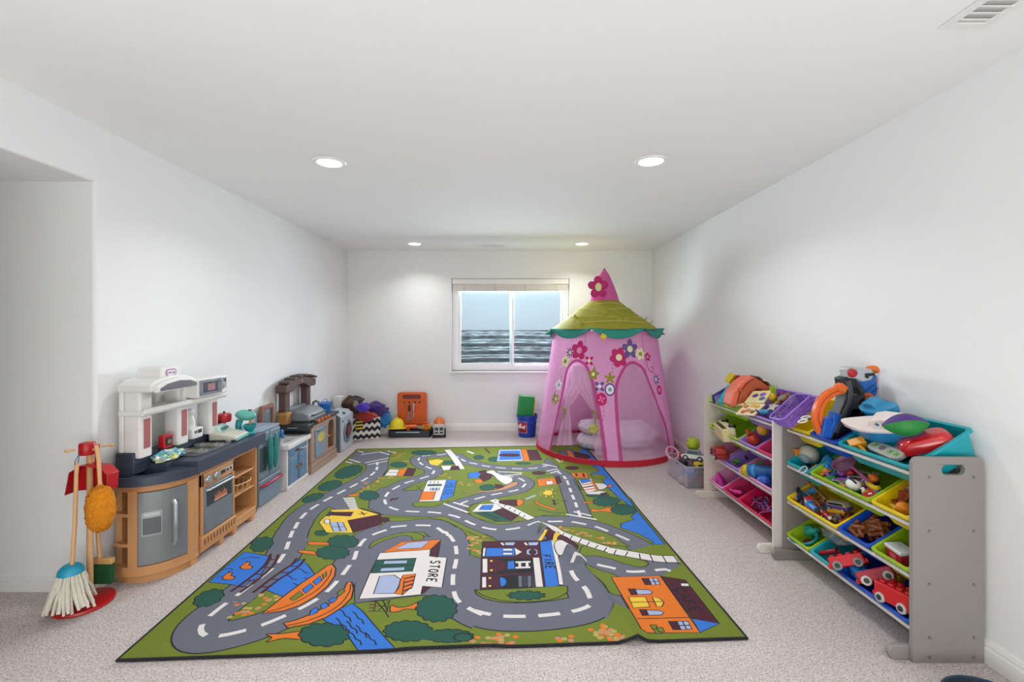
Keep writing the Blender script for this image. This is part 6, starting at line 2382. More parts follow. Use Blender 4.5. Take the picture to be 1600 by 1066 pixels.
link('rim', MB().tube([(x, y, .07) for x, y in rrect(-w2 - .012, w2 + .012, -l2 - .012, l2 + .012, .03, 5)], .006, 8, closed=True), pc, pb)
sc = thing('toy_scissors', 'white handled toy scissors lying against the purple basket', 'toy scissors', mt=bmt(1263, 656, 0, -.09, rz=.5))
for s in (-1, 1):
    link('finger_loop', MB().tube([(-.02 + .024 * math.cos(a), s * .018 + .014 * math.sin(a), .004) for a in [2 * PI * i / 18 for i in range(18)]], .004, 6, closed=True), K('#e6e2df'), sc)
    link('blade', MB().prism([(.0, s * .004), (.07, -s * .004), (.0, -s * .008)], 'z', .002 + (.002 if s > 0 else 0), .0045 + (.002 if s > 0 else 0)), K('#2c2a30', .3), sc)

trk = thing('race_track_tower', 'black toy race track tower with orange loop leaning in the small blue bin', 'race track', P(1320, 690, 2.36))
Q = lambda mb: (setattr(mb, 'v', [p - P(1320, 690, 2.36) for p in mb.v]), mb)[1]
link('tower', Q(pxprism([(1318, 592), (1326, 589), (1338, 592), (1350, 612), (1357, 632), (1356, 646), (1346, 655), (1342, 668), (1330, 682), (1316, 686), (1300, 686), (1308, 655), (1318, 632), (1322, 618)], 2.35, .07,
                        [[(1333, 606), (1339, 606), (1347, 618), (1338, 626), (1331, 616)], [(1341, 630), (1349, 624), (1353, 636), (1346, 645)]])), BLKP, trk, bevel=.004)
link('tower_groove', Q(pxprism([(1322, 596), (1330, 594), (1334, 612), (1330, 632), (1318, 660), (1310, 678), (1304, 676), (1316, 648), (1325, 628), (1326, 612)], 2.342, .012)), K('#47474d', .3), trk, bevel=.002)
for k, (sc_, yy) in enumerate(((1.0, 2.33), (.78, 2.335))):
    cx_, cy_ = 1322, 652
    pts = []
    for i in range(17):
        a = math.radians(92 + 122 * i / 16)
        pts.append(P(cx_ + 46 * (1.0 - .17 * k) * math.cos(a), cy_ - 46 * (1.0 - .14 * k) * math.sin(a), yy) - P(1320, 690, 2.36))
    hs = []
    for i in range(17):
        a = math.radians(92 + 122 * i / 16)
        hs.append(Vector((math.cos(a), 0, math.sin(a))) * .0105)
    link('orange_track', MB().strip(pts, hs, .03, up=(0, 1, 0)), K('#e0641a', .35), trk, bevel=.003)
link('track_end', Q(pxprism([(1311, 602), (1318, 599), (1326, 606), (1322, 614), (1312, 612)], 2.325, .04)), K('#e0641a', .35), trk, bevel=.003)
for a in ([(1290, 655), (1300, 652), (1302, 664), (1295, 684), (1284, 683)], [(1303, 644), (1315, 648), (1306, 670), (1298, 686), (1292, 683), (1302, 662)]):
    link('blue_connector', Q(pxprism(a, 2.315, .045)), K('#1d58b8', .35), trk, bevel=.004)
link('red_knob', MB().lathe([(.022, 0), (.024, .006), (.02, .02), (.0001, .022)], 8, Matrix.Translation(P(1330, 583, 2.33) - P(1320, 690, 2.36)) @ Matrix.Rotation(PI / 2, 4, 'X')), K('#b01a20'), trk, bevel=.003)
link('launcher_arm', Q(pxprism([(1323, 577), (1328, 572), (1345, 574), (1362, 577), (1367, 584), (1362, 594), (1348, 597), (1338, 592), (1326, 591)], 2.345, .06)), K('#b9bcbf', .4), trk, bevel=.006)
tp_ = thing('toy_transporter', 'blue toy car transporter with orange wheels perched on top of the black track tower', 'toy vehicle', P(1365, 628, 2.42))
Q2 = lambda mb: (setattr(mb, 'v', [p - P(1365, 628, 2.42) for p in mb.v]), mb)[1]
link('body', Q2(pxprism([(1344, 597), (1356, 596), (1366, 588), (1384, 584), (1385, 596), (1374, 602), (1371, 615), (1360, 622), (1352, 612)], 2.40, .06)), K('#2c6fc0', .35), tp_, bevel=.005)
for a in ([(1352, 612), (1366, 602)], [(1358, 618), (1372, 606)]):
    link('rib', Q2(MB().tube([P(x, y, 2.397) for x, y in a], .004, 6)), K('#1b4f96', .35), tp_)
link('canopy', MB().ball(P(1371, 578, 2.42) - P(1365, 628, 2.42), (.062, .04, .022), 20, 12, (0, .12, 0)), K('#e0701e', .35), tp_)
link('spoiler', Q2(pxprism([(1353, 584), (1366, 583), (1368, 587), (1358, 588), (1357, 592), (1353, 590)], 2.338, .012)), K('#20242a', .4), tp_)
for x, y, yy in ((1375, 594, 2.39), (1357, 620, 2.39)):
    w_ = link('wheel', MB().cyl(P(x, y, yy) - P(1365, 628, 2.42), P(x, y, yy + .03) - P(1365, 628, 2.42), .0215, 18), K('#d9591c', .4), tp_, bevel=.003)
    link('hub_cap', MB().cyl(P(x, y, yy - .004) - P(1365, 628, 2.42), P(x, y, yy) - P(1365, 628, 2.42), .009, 12), K('#a84414', .4), w_)


def boat(name, label, mt, L_, W_, H_, hull, deck, fine=True):
    t_ = thing(name, label, 'toy boat', mt=mt)

    def loft(z0, z1, k0, k1):
        mb = MB()
        rows = []
        for z, k in ((z0, k0), (z1, k1)):
            r = []
            for i in range(33):
                a = 2 * PI * i / 33
                x = math.cos(a)
                y = math.sin(a)
                wd = W_ / 2 * (1 - .55 * max(0, x) ** 2.2)
                r.append((x * L_ / 2 * k * (1 + (.04 if x > 0 else 0)), math.copysign(abs(y) ** .7, y) * wd * k, z + (.16 * H_ * max(0, x) ** 2 if z > z0 else 0)))
            rows.append(r)
        mb.sheet(rows, closed=True)
        n = 33
        mb.f += [list(range(n))[::-1], list(range(n, 2 * n))]
        mb.m += [0, 0]
        return mb
    link('hull', loft(0, H_ * .5, .82, 1.0), hull, t_, bevel=.003)
    link('deck', loft(H_ * .5, H_ * .62, 1.02, 1.03), deck, t_, bevel=.003)
    cb = link('cabin', MB().prism([(-L_ * .32, H_ * .6), (L_ * .12, H_ * .6), (L_ * .04, H_ * .95), (-L_ * .10, H_ * 1.0), (-L_ * .30, H_ * .9)], 'y', -W_ * .3, W_ * .3), deck, t_, bevel=.006, seg=3)
    for k in range(3):
        for s in (-1, 1):
            link('porthole', MB().cyl((-L_ * .22 + .09 * L_ * k, s * W_ * .3, H_ * .78), (-L_ * .22 + .09 * L_ * k, s * (W_ * .3 + .002), H_ * .78), H_ * .07, 12), K('#3d6f96', .2), cb)
    return t_, cb


boat('toy_ferry_boat', 'white and blue toy ferry boat resting on top of the wide teal bin', bmt(1389, 682, 0, .005, rz=.34 + PI, rx=-.06), .33, .12, .12, K('#1d87c4', .3), K('#e9dfd9', .35))
b2, c2 = boat('toy_blue_boat', 'translucent light blue toy boat behind the white ferry boat', bmt(1383, 652, 0, -.03, rz=.1), .19, .10, .10, clear('#35a6dc', .62, 'blue_clear_plastic', .15), clear('#4fb4e4', .62, 'pale_blue_clear_plastic', .15))
fb = thing('toy_football', 'green and purple foam football lying on the white toy boat', 'football', mt=Matrix.Translation(bpt(1415, 664, 0, -.105)) @ Euler((.25, -.12, -.35)).to_matrix().to_4x4())
prf = [(max(.0001, .048 * math.sin(PI * j / 16) ** .8), -.085 + .17 * j / 16) for j in range(17)]
ax = Matrix.Rotation(PI / 2, 4, 'Y')
link('green_panel', MB().lathe(prf, 20, ax, -2.4, .75), K('#157c2e', .5, bump=.3, bscale=60), fb, smooth=80)
link('purple_panel', MB().lathe(prf, 20, ax, .75, 2 * PI - 2.4), K('#4b2a78', .5, bump=.3, bscale=60), fb, smooth=80)
rl = MB()
rows = []
for j in range(11):
    a = PI * j / 20
    k = math.cos(a) ** .35
    rows.append([(math.copysign(abs(math.cos(b)) ** .55, math.cos(b)) * .098 * k, math.copysign(abs(math.sin(b)) ** .55, math.sin(b)) * .06 * k, math.sin(a) * .058) for b in [2 * PI * i / 36 for i in range(36)]])
rl.sheet(rows, closed=True)
rl.f.append(list(range(36))[::-1])
rl.m.append(0)
solo('red_toy_case', rl, K('#c4141a', .22, coat=.5), 'glossy red rounded toy case at the near end of the wide teal bin', 'toy case', mt=bmt(1449, 697, 0, .03, rz=1.0, rx=-.08), smooth=60)
ex = thing('toy_digger_bucket', 'yellow orange toy digger bucket in the front corner of the wide teal bin', 'toy digger', mt=bmt(1343, 698, 0, .04, rz=-.5))
link('bucket', MB().prism([(-.03, 0), (.03, .0), (.036, .035), (.0, .05), (-.034, .03)], 'y', -.035, .035), K('#dd961a'), ex, bevel=.004)
link('arm', MB().tube([(.03, 0, .02), (.065, .005, .03), (.08, .01, .012)], .008, 8), K('#dd961a'), ex)
link('slot', MB().box(-.012, .008, -.0365, -.034, .012, .04), BLKP, ex)
rm = thing('toy_remote', 'grey rounded toy board with green marks at the front of the wide teal bin', 'toy', mt=bmt(1386, 708, 0, .03, rz=-.12, rx=.0))
link('case', MB().prism(rrect(-.095, .095, -.03, .03, .028, 6), 'z', 0, .02), K('#aaa9a2'), rm, bevel=.004)
for k, x in enumerate((-.06, .035, .07)):
    link('green_mark', MB().cbox((x, 0, .0205), (.026, .007, .002), (0, 0, .8)).cbox((x, 0, .0205), (.026, .007, .002), (0, 0, -.8)), K('#5fae2a'), rm)
link('grey_button', MB().cyl((-.015, 0, .02), (-.015, 0, .023), .014, 16), K('#6a6a66'), rm)
for k, (x, y, rz) in enumerate(((1375, 717, .3), (1407, 722, 1.2), (1420, 712, .7))):
    solo('toy_bead_string', MB().tube(catmull([(-.05, 0, .008), (-.02, .02, .012), (.02, -.015, .008), (.05, .01, .012)], 6), .007, 8), BLKP,
         'black toy piece lying low among the toys in the wide teal bin', 'toy', mt=bmt(x, y, 0, .085, rz=rz), group='black pieces in the wide teal bin')
solo('white_toy_mask', MB().lathe([(.03, .0), (.034, .01), (.02, .024), (.0001, .028)], 18), K('#dedad8'), 'small white toy piece beside the red case in the teal bin', 'toy', mt=bmt(1410, 703, 0, .06))

# ---------------- grey organizer, second row
fn = thing('toy_funnel', 'orange toy funnel standing in the small teal bin of the second row', 'toy funnel', mt=bmt(1246, 727, 1, .055, rz=0, rx=-.5))
link('cone', MB().lathe([(.012, .0), (.012, .05), (.014, .075), (.03, .10), (.026, .10), (.010, .074), (.008, .0)], 18, cap=False), K('#d77f2a'), fn)
hm = thing('toy_helmet', 'grey white toy helmet with round visor in the small teal bin', 'toy helmet', mt=bmt(1268, 717, 1, .05, rz=.3))
link('shell', MB().ball((0, 0, .03), (.058, .05, .055), 24, 14), K('#b9b6a9', .4), hm)
link('visor_ring', MB().lathe([(.03, 0), (.033, .008), (.024, .012), (.022, .006)], 24, Matrix.Translation((.012, -.047, .035)) @ Matrix.Rotation(PI / 2 + .2, 4, 'X'), cap=False), K('#8fa6b4'), hm)
link('visor', MB().lathe([(.024, .0), (.024, .007), (.0001, .009)], 20, Matrix.Translation((.012, -.045, .035)) @ Matrix.Rotation(PI / 2 + .2, 4, 'X')), K('#d5d8d8', .2), hm)
ring_obj('silver_ring', 'small silver toy ring at the front lip of the small teal bin', 'toy ring', bmt(1256, 735, 1, .0, rx=.3), .022, .004, '#b9bcc0')
block('navy_toy_block', 'dark blue toy block behind the orange funnel in the small teal bin', 'toy block', bmt(1237, 722, 1, .07, rz=.4), (.05, .06, .06), '#122a7a')
solo('blue_toy_hose', MB().tube([(-.05, 0, .01), (-.01, .015, .015), (.03, 0, .012), (.06, -.02, .012)], .011, 10), K('#18306e'), 'dark blue toy hose lying at the bottom of the small teal bin', 'toy', mt=bmt(1262, 732, 1, .085))

panm = thing('toy_frying_pan', 'mauve toy frying pan lying across the back of the lime utensil bin', 'toy pan', mt=bmt(1322, 727, 1, -.0, rz=.0, rx=.15))
link('pan', MB().lathe([(.0001, .0), (.05, .0), (.062, .02), (.058, .02), (.048, .005), (.0001, .005)], 28), K('#8d5f7a'), panm)
link('handle', MB().tube([(.058, -.005, .014), (.11, -.018, .016), (.19, -.04, .012)], [.008, .007, .009], 8), K('#a0487e'), panm)
cup('toy_cup', 'blue toy cup tipped over at the back left of the lime utensil bin', bmt(1303, 728, 1, .03, rz=-.6, rx=.6), .036, .05, '#2a7fc4')
cup('toy_cup', 'beige toy cup standing beside the blue cup in the lime utensil bin', bmt(1328, 734, 1, .05, rz=.4), .026, .055, '#b79a7c', False)
cup('toy_cup', 'pale mint toy cup lying at the front of the lime utensil bin', bmt(1310, 756, 1, .055, rz=.8, rx=1.2), .03, .05, '#a9c9b4', False)
for lab, px, py, r, col in (('orange slice shaped toy disc at the left end of the lime utensil bin', 1291, 736, .028, '#e0801a'), ('green toy disc at the front of the lime utensil bin', 1298, 749, .026, '#1d8a32'),
                            ('red toy paddle disc in the near front corner of the lime utensil bin', 1361, 775, .036, '#b8182a')):
    t_ = thing('toy_disc', lab, 'toy food', mt=bmt(px, py, 1, .03, rz=.4, rx=-.15))
    link('disc', MB().lathe([(.0001, 0), (r * .95, 0), (r, .004), (r * .95, .009), (.0001, .011)], 24), K(col), t_)
    link('mark', MB().cyl((0, 0, .0105), (0, 0, .0125), r * .25, 14), K('#f0d9b8' if col != '#1d8a32' else '#3fa84e'), t_)
link_ = [('purple toy knob in the middle of the lime utensil bin', 1319, 745, .021, '#7a3a94'), ('dark red toy berry beside the purple knob in the lime bin', 1332, 745, .021, '#b01a34'),
         ('orange toy fruit near the right end of the lime utensil bin', 1368, 754, .024, '#e0701c')]
for lab, px, py, r, col in link_:
    t_ = thing('toy_fruit', lab, 'toy food', mt=bmt(px, py, 1, .04))
    link('fruit', MB().ball((0, 0, r), (r, r, r * .92), 16, 10), K(col), t_)
    link('stem', MB().cyl((0, 0, r * 1.8), (0, .003, r * 2.2), r * .14, 8), K('#3e5a24'), t_)
zb_ = thing('toy_ball', 'black and white toy ball in the front of the lime utensil bin', 'ball', mt=bmt(1339, 766, 1, .045))
link('ball', MB().ball((0, 0, .032), .032, 20, 14), K('#e4e2dd'), zb_)
for k in range(4):
    a = k * PI / 4
    link('black_patch', MB().tube([(.0325 * math.cos(b) * math.cos(a), .0325 * math.cos(b) * math.sin(a), .032 + .0325 * math.sin(b)) for b in [.5 + i * .2 for i in range(7)]], .005, 6), BLKP, zb_)
solo('toy_banana', MB().tube(catmull([(-.045, .012, .014), (-.02, 0, .014), (.02, 0, .014), (.048, .014, .014)], 5), [.006] + [.0135] * 14 + [.005], 10), K('#e2c21c'), 'yellow toy banana at the right end of the lime utensil bin', 'toy food', mt=bmt(1364, 763, 1, .035, rz=-.2))
for k, (px, py, rz, col, lab) in enumerate(((1349, 748, .5, '#8f918f', 'grey toy fork lying in the middle of the lime utensil bin'), (1356, 741, .2, '#77797a', 'grey toy spatula behind the fork in the lime utensil bin'))):
    t_ = thing('toy_utensil', lab, 'toy utensil', mt=bmt(px, py, 1, .02, rz=rz))
    link('handle', MB().box(-.07, .02, -.005, .005, .004, .010), K(col), t_, bevel=.002)
    for j in range(4):
        link('tine', MB().box(.02, .055, -.014 + .008 * j, -.009 + .008 * j, .004, .009), K(col), t_)
rs = random.Random(11)
for k in range(44):
    px, py = rs.uniform(1272, 1372), 0
    py = 735 + (px - 1275) * .33 + rs.uniform(-6, 14)
    col = rs.choice(['#2c3a8a', '#a0262c', '#d8d2c4', '#2f7a4a', '#c4861e', '#20202a', '#7a4aa0'])
    mb = MB().cbox((0, 0, .010), (rs.uniform(.035, .075), .018, .014), (rs.uniform(-.3, .3), rs.uniform(-.3, .3), 0))
    solo('toy_piece', mb, K(col), 'small mixed toy piece lying under the utensils in the lime bin', 'toy', mt=bmt(px, py - 2, 1, .04, rz=rs.uniform(0, 3)), group='mixed pieces in the lime utensil bin', bevel=.003)

solo('toy_sausage', MB().tube(catmull([(-.035, 0, .014), (0, .003, .014), (.035, 0, .014)], 6), [.006] + [.014] * 11 + [.006], 10), K('#e8b93a'), 'yellow toy sausage in the small yellow bin by the near panel', 'toy food', mt=bmt(1398, 797, 1, .07, rz=-.2))
solo('toy_orange', MB().ball((0, 0, .028), .028, 20, 12), K('#e8891c', .45, bump=.2), 'orange ball shaped toy fruit in the small yellow bin by the near panel', 'toy food', mt=bmt(1417, 803, 1, .06))
for k, (px, py, col, lab) in enumerate(((1412, 783, '#a5462a', 'brown red toy bowl in the small yellow bin by the near panel'), (1421, 776, '#c97a5c', 'pinkish toy bowl behind the brown bowl in the small yellow bin'))):
    solo('toy_bowl', MB().lathe([(.0001, .0), (.02, 0), (.036, .026), (.033, .026), (.018, .004), (.0001, .004)], 22), K(col), lab, 'toy bowl', mt=bmt(px, py, 1, .05, rx=.3 + .3 * k), smooth=50)

# ---------------- grey organizer, third row
toy_engine('toy_engine', 'light blue toy steam engine in the front of the wide yellow train bin', bmt(1270, 801, 2, .03, rz=-.15, rx=-.4), .105, '#2f7fc8', '#b02430', '#3a4048')
toy_engine('toy_engine', 'dark blue toy engine with pale front in the yellow train bin', bmt(1249, 778, 2, .03, rz=2.6, rx=.4), .085, '#23355c', '#1b1b1e', '#d9d5cc')
toy_engine('toy_engine', 'black and white toy engine in the near front corner of the yellow train bin', bmt(1293, 812, 2, .03, rz=-.2, rx=-.3), .075, '#b02228', '#2e2e30', '#dcd8cf')
toy_car('toy_bus', 'purple and grey toy bus lying near the right end of the yellow train bin', 'toy bus', bmt(1312, 797, 2, .03, rz=.35, rx=-.4), .12, .045, .045, '#5b3f8e', '#a7a08c', cab0=-.42, cab1=.46)
br_ = thing('toy_bridge', 'brown lattice toy railway bridge lying across the yellow train bin', 'toy bridge', mt=bmt(1285, 781, 2, .02, rz=-.25, rx=.5))
bw_ = K('#9a6a3a', .55)
for s in (-1, 1):
    for z in (0, .05):
        link('rail', MB().cyl((-.08, s * .025, z), (.08, s * .025, z * (1 if z == 0 else .7)), .004, 8), bw_, br_)
    for k in range(5):
        x = -.08 + .04 * k
        link('strut', MB().cyl((x, s * .025, 0), (min(.08, x + .04), s * .025, .048 * .85), .0035, 6).cyl((x, s * .025, .046), (min(.08, x + .04), s * .025, 0), .0035, 6), bw_, br_)
for k in range(5):
    link('tie', MB().cyl((-.08 + .04 * k, -.025, 0), (-.08 + .04 * k, .025, 0), .0035, 6), bw_, br_)
cr_ = thing('toy_crane', 'blue toy crane arm behind the light blue engine in the yellow train bin', 'toy crane', mt=bmt(1268, 771, 2, .02, rz=.9, ry=-.3))
link('arm', MB().box(-.05, .05, -.012, .012, 0, .024), K('#2a86c4'), cr_, bevel=.004)
link('hook_post', MB().cyl((-.05, 0, .01), (-.08, .01, -.02), .006, 8), K('#b5b8ba'), cr_)
wn = thing('toy_wagon', 'yellow toy wagon near the right corner of the yellow train bin', 'toy wagon', mt=bmt(1311, 806, 2, .05, rz=.5))
link('tub', MB().prism([(-.04, .015), (.04, .015), (.05, .035), (-.05, .035)], 'y', -.016, .016), K('#d8a21c'), wn, bevel=.003)
wheels(wn, (-.025, .025), .016, .009, .006)
ar = thing('toy_track_arch', 'ochre toy track arch at the back left of the yellow train bin', 'toy track', mt=bmt(1256, 761, 2, .02, rx=1.0, rz=.3))
link('arch', MB().tube([(.05 * math.cos(a), .04 * math.sin(a), .006) for a in [PI * i / 12 for i in range(13)]], .006, 8), K('#c98a22'), ar)
for k in range(5):
    a = PI * (k + .5) / 5
    link('spoke', MB().cyl((0, 0, .006), (.05 * math.cos(a), .04 * math.sin(a), .006), .003, 6), K('#c98a22'), ar)
for k in range(44):
    px = rs.uniform(1242, 1322)
    py = 772 + (px - 1238) * .40 + rs.uniform(-12, 10)
    col = rs.choice(['#c4641e', '#7a4a2a', '#20202a', '#2c4a7a', '#a03a2a', '#8a6a3a'])
    mb = MB().cbox((0, 0, .010), (rs.uniform(.035, .065), .018, .014), (rs.uniform(-.3, .3), rs.uniform(-.3, .3), 0))
    solo('track_piece', mb, K(col), 'small toy track piece among the trains in the wide yellow bin', 'toy', mt=bmt(px, py + 3, 2, .038, rz=rs.uniform(0, 3)), group='track pieces in the yellow train bin', bevel=.003)
lg = K('#8a4a1c', .5, var=.15, scale=40)
lgm = None
for k in range(32):
    px, py = rs.uniform(1324, 1384), 0
    py = 822 + (px - 1322) * .12 + rs.uniform(-12, 14)
    mt_ = bmt(px, py, 2, .065 - .04 * rs.random(), rz=rs.uniform(-.9, 1.6), ry=rs.uniform(-.3, .3))
    if lgm is None:
        lgm = thing('toy_log', 'brown toy building log heaped in the small blue bin', 'toy log', mt=mt_, group='brown toy logs in the small blue bin')
        link('log', MB().cyl((-.048, 0, .010), (.048, 0, .010), .0105, 12), lg, lgm, bevel=.002)
        for x in (-.032, .032):
            link('notch', MB().box(x - .007, x + .007, -.008, .008, .0155, .0185), K('#6a3612', .55), lgm)
    else:
        dup(lgm, mt=mt_)
ck = thing('toy_cooler', 'red toy cooler with white lid in the small lime bin by the near panel', 'toy cooler', mt=bmt(1408, 880, 2, .07, rz=-.1, rx=-.45) @ Matrix.Diagonal((.8, .8, .8, 1)))
link('body', MB().prism([(-.05, 0), (.05, 0), (.056, .07), (-.056, .07)], 'y', -.04, .04), K('#b31c2c'), ck, bevel=.005)
link('lid', MB().box(-.06, .06, -.045, .045, .07, .09), K('#cfd2d6'), ck, bevel=.006)
link('badge', MB().box(-.022, .022, -.0425, -.0395, .025, .055), K('#d8596a'), ck)

# ---------------- grey organizer, bottom row
ring_obj('teal_hoop', 'teal toy hoop lying in the small lime bin of the bottom row', 'toy hoop', bmt(1256, 838, 3, .03, rz=.2, rx=.1), .085, .008, '#1590a0', .065)
dn = thing('toy_dinosaur', 'small teal toy dinosaur inside the teal hoop', 'toy dinosaur', mt=bmt(1270, 838, 3, .06, rz=.5))
dmat = K('#2fa08c')
link('body', MB().tube(catmull([(-.06, 0, .012), (-.03, 0, .02), (.0, 0, .032), (.03, 0, .04), (.05, 0, .05)], 4), [.004, .007, .010, .012, .016, .02, .022, .023, .023, .022, .02, .018, .016, .016, .017, .017, .013][:17], 10), dmat, dn)
for x, y in ((-.005, -.016), (-.005, .016), (.03, -.014), (.03, .014)):
    link('leg', MB().cyl((x, y, 0), (x, y, .028), .007, 8), dmat, dn)
link('crest', MB().cbox((.0, 0, .058), (.05, .004, .018)), dmat, dn, bevel=.003)
for k, (px, py, col, lab) in enumerate(((1249, 834, '#b02a22', 'red toy piece lying inside the teal hoop'), (1262, 848, '#8a1f24', 'dark red toy piece below the teal dinosaur'), (1247, 843, '#1f5a7a', 'dark blue toy piece at the bottom of the small lime bin'))):
    block('toy_piece', lab, 'toy', bmt(px, py, 3, .09, rz=.4 * k), (.06, .02, .018), col)
rt = thing('toy_tube', 'red toy tube leaning in the small teal bin of the bottom row', 'toy tube', mt=bmt(1296, 868, 3, .05, rz=.75, ry=-.15))
link('tube', MB().lathe([(.012, -.055), (.012, .045), (.02, .055), (.016, .056), (.009, .044), (.009, -.055)], 18, Matrix.Translation((0, 0, .02)) @ Matrix.Rotation(PI / 2, 4, 'Y'), cap=False), K('#b3202a'), rt)
solo('blue_toy_track', MB().tube([(.06 * math.cos(a), .06 * math.sin(a), .012) for a in [.3 + i * .15 for i in range(10)]], .010, 8), K('#2274b8'), 'curved blue toy track piece beside the red tube in the small teal bin', 'toy track', mt=bmt(1312, 878, 3, .075))
bgm_ = cloth_blob((0, 0, .04), (.075, .05, .045), 31, .4, 40, 20, 3.5, .002)
solo('clear_bag', bgm_, clear('#c9d2da', .28, 'clear_bag_film', .15), 'crumpled clear plastic bag at the back of the small teal bin', 'plastic bag', mt=bmt(1316, 847, 3, .03, rz=.2), smooth=80)


def block_car(name, label, mt, col, wcol, L_=.13, W_=.085, H_=.06, studs=True):
    t_ = thing(name, label, 'toy vehicle', mt=mt)
    link('body', MB().box(-L_ / 2, L_ / 2, -W_ / 2, W_ / 2, .012, .012 + H_), K(col), t_, bevel=.006, seg=3)
    link('bumper', MB().box(-L_ / 2 - .012, -L_ / 2, -W_ * .45, W_ * .45, .014, .034), K(col), t_, bevel=.004)
    link('bumper', MB().box(L_ / 2, L_ / 2 + .012, -W_ * .45, W_ * .45, .014, .034), K(col), t_, bevel=.004)
    if studs:
        for i in range(4):
            for j in range(2):
                link('stud', MB().cyl((-L_ * .36 + L_ * .24 * i, -W_ * .25 + W_ * .5 * j, .01 + H_), (-L_ * .36 + L_ * .24 * i, -W_ * .25 + W_ * .5 * j, .021 + H_), .012, 14), K(col), t_, bevel=.002)
    wheels(t_, (-L_ * .3, L_ * .3), W_ / 2, .021, .014, K(wcol), K('#2c2c2e'))
    return t_


block_car('toy_block_car', 'red toy block truck with grey wheels tipped over the front of the wide blue bin', bmt(1331, 890, 3, .0, rz=1.05, rx=-.75, ry=.0), '#c4151f', '#7f7f80', .15, .09, .05)
block('toy_block', 'bright blue studded toy block between the red block vehicles', 'toy block', bmt(1348, 905, 3, .03, rz=-.1, rx=-.3), (.075, .06, .05), '#1a72bc', studs=(3, 2))
block_car('toy_block_car', 'crimson toy car with spoked grey wheels in the wide blue bin', bmt(1376, 912, 3, .02, rz=1.15, rx=-.7), '#a3122e', '#c2beb2', .15, .09, .05, False)
block('toy_block', 'mustard yellow toy block beside the near panel in the wide blue bin', 'toy block', bmt(1404, 902, 3, .03, rz=.2), (.075, .06, .045), '#c9961a', studs=(3, 2))
block_car('toy_block_car', 'red toy block car with pale wheels in the near corner of the wide blue bin', bmt(1408, 950, 3, .02, rz=.15, rx=-.6), '#bf1820', '#b5b1aa', .16, .10, .07)
block('toy_block', 'dark red toy block at the back of the wide blue bin', 'toy block', bmt(1352, 872, 3, .07, rz=.1), (.08, .05, .04), '#8f1622', studs=(3, 2))
block('toy_block', 'navy blue toy block half hidden behind the crimson car', 'toy block', bmt(1383, 880, 3, .07, rz=.5), (.07, .05, .04), '#1c3476', studs=(3, 2))

# ---------------- pale organizer, top row
B1 = lambda *a, **k: bmt(*a, near=False, **k)
cs = thing('coral_case', 'large coral orange toy carry case leaning in the wide lime bin', 'toy case', P(1168, 640, 3.30))
Q3 = lambda mb: (setattr(mb, 'v', [p - P(1168, 640, 3.30) for p in mb.v]), mb)[1]
link('side_shell', Q3(pxprism([(1141, 633), (1146, 614), (1158, 598), (1174, 588), (1181, 590), (1166, 600), (1156, 614), (1151, 634), (1146, 637)], 3.22, .12)), K('#d9694e', .45), cs, bevel=.008, seg=3)
link('front_shell', Q3(pxprism([(1152, 634), (1157, 614), (1166, 601), (1181, 590), (1205, 606), (1203, 614), (1180, 626), (1165, 634)], 3.235, .10)), K('#c4603a', .45), cs, bevel=.006)
link('handle', Q3(pxprism([(1168, 623), (1172, 612), (1184, 606), (1192, 608), (1188, 616), (1176, 622)], 3.225, .015, [[(1173, 620), (1176, 614), (1183, 610), (1187, 611), (1183, 615)]])), K('#8a3a20', .45), cs, bevel=.003)
link('latch', Q3(pxprism([(1154, 606), (1160, 605), (1159, 612), (1154, 613)], 3.21, .02)), K('#c4503a', .45), cs, bevel=.003)
for k, a in enumerate(([(1183, 589), (1187, 589), (1193, 594), (1190, 595)], [(1196, 596), (1200, 597), (1206, 603), (1203, 604)])):
    link('clip', Q3(pxprism(a, 3.23, .11)), K('#6a3426', .45), cs)
solo('cyan_toy_bar', pxprism([(1125, 629), (1142, 602), (1149, 601), (1150, 605), (1135, 632), (1128, 633)], 3.42, .05), K('#38a3bc'), 'cyan blue toy bar standing in the lime bin left of the coral case', 'toy', bevel=.004)
nf = thing('toy_tablet', 'lavender toy tablet with navy frame at the far end of the lime bin', 'toy', P(1128, 615, 3.52))
Q4 = lambda mb: (setattr(mb, 'v', [p - P(1128, 615, 3.52) for p in mb.v]), mb)[1]
link('screen', Q4(pxprism([(1116, 621), (1141, 605), (1146, 608), (1144, 622), (1120, 629)], 3.50, .03)), K('#a693cc'), nf, bevel=.004)
link('frame', Q4(MB().tube([P(1116, 630, 3.49), P(1114, 619, 3.49), P(1128, 611, 3.49), P(1142, 603, 3.49)], .010, 8)), K('#232a6a'), nf)
block('yellow_brick', 'yellow toy brick sticking up behind the coral case', 'toy block', Matrix.Translation(P(1141, 600, 3.55)) @ Euler((.3, .45, .3)).to_matrix().to_4x4(), (.085, .06, .075), '#cdb41c', studs=(2, 2))
block('red_brick', 'dark red toy brick between the yellow brick and the coral case', 'toy block', Matrix.Translation(P(1154, 603, 3.5)) @ Euler((.3, .3, .3)).to_matrix().to_4x4(), (.085, .06, .07), '#8f2019', studs=(2, 2))
pz = thing('puzzle_tray', 'wooden picture puzzle tray at the front of the lavender bin', 'puzzle', mt=B1(1173, 641, 0, -.01, rz=.25, rx=.1))
link('board', MB().box(-.085, .085, -.06, .06, 0, .01), M('#e0cfae', .55, var=.1), pz, bevel=.002)
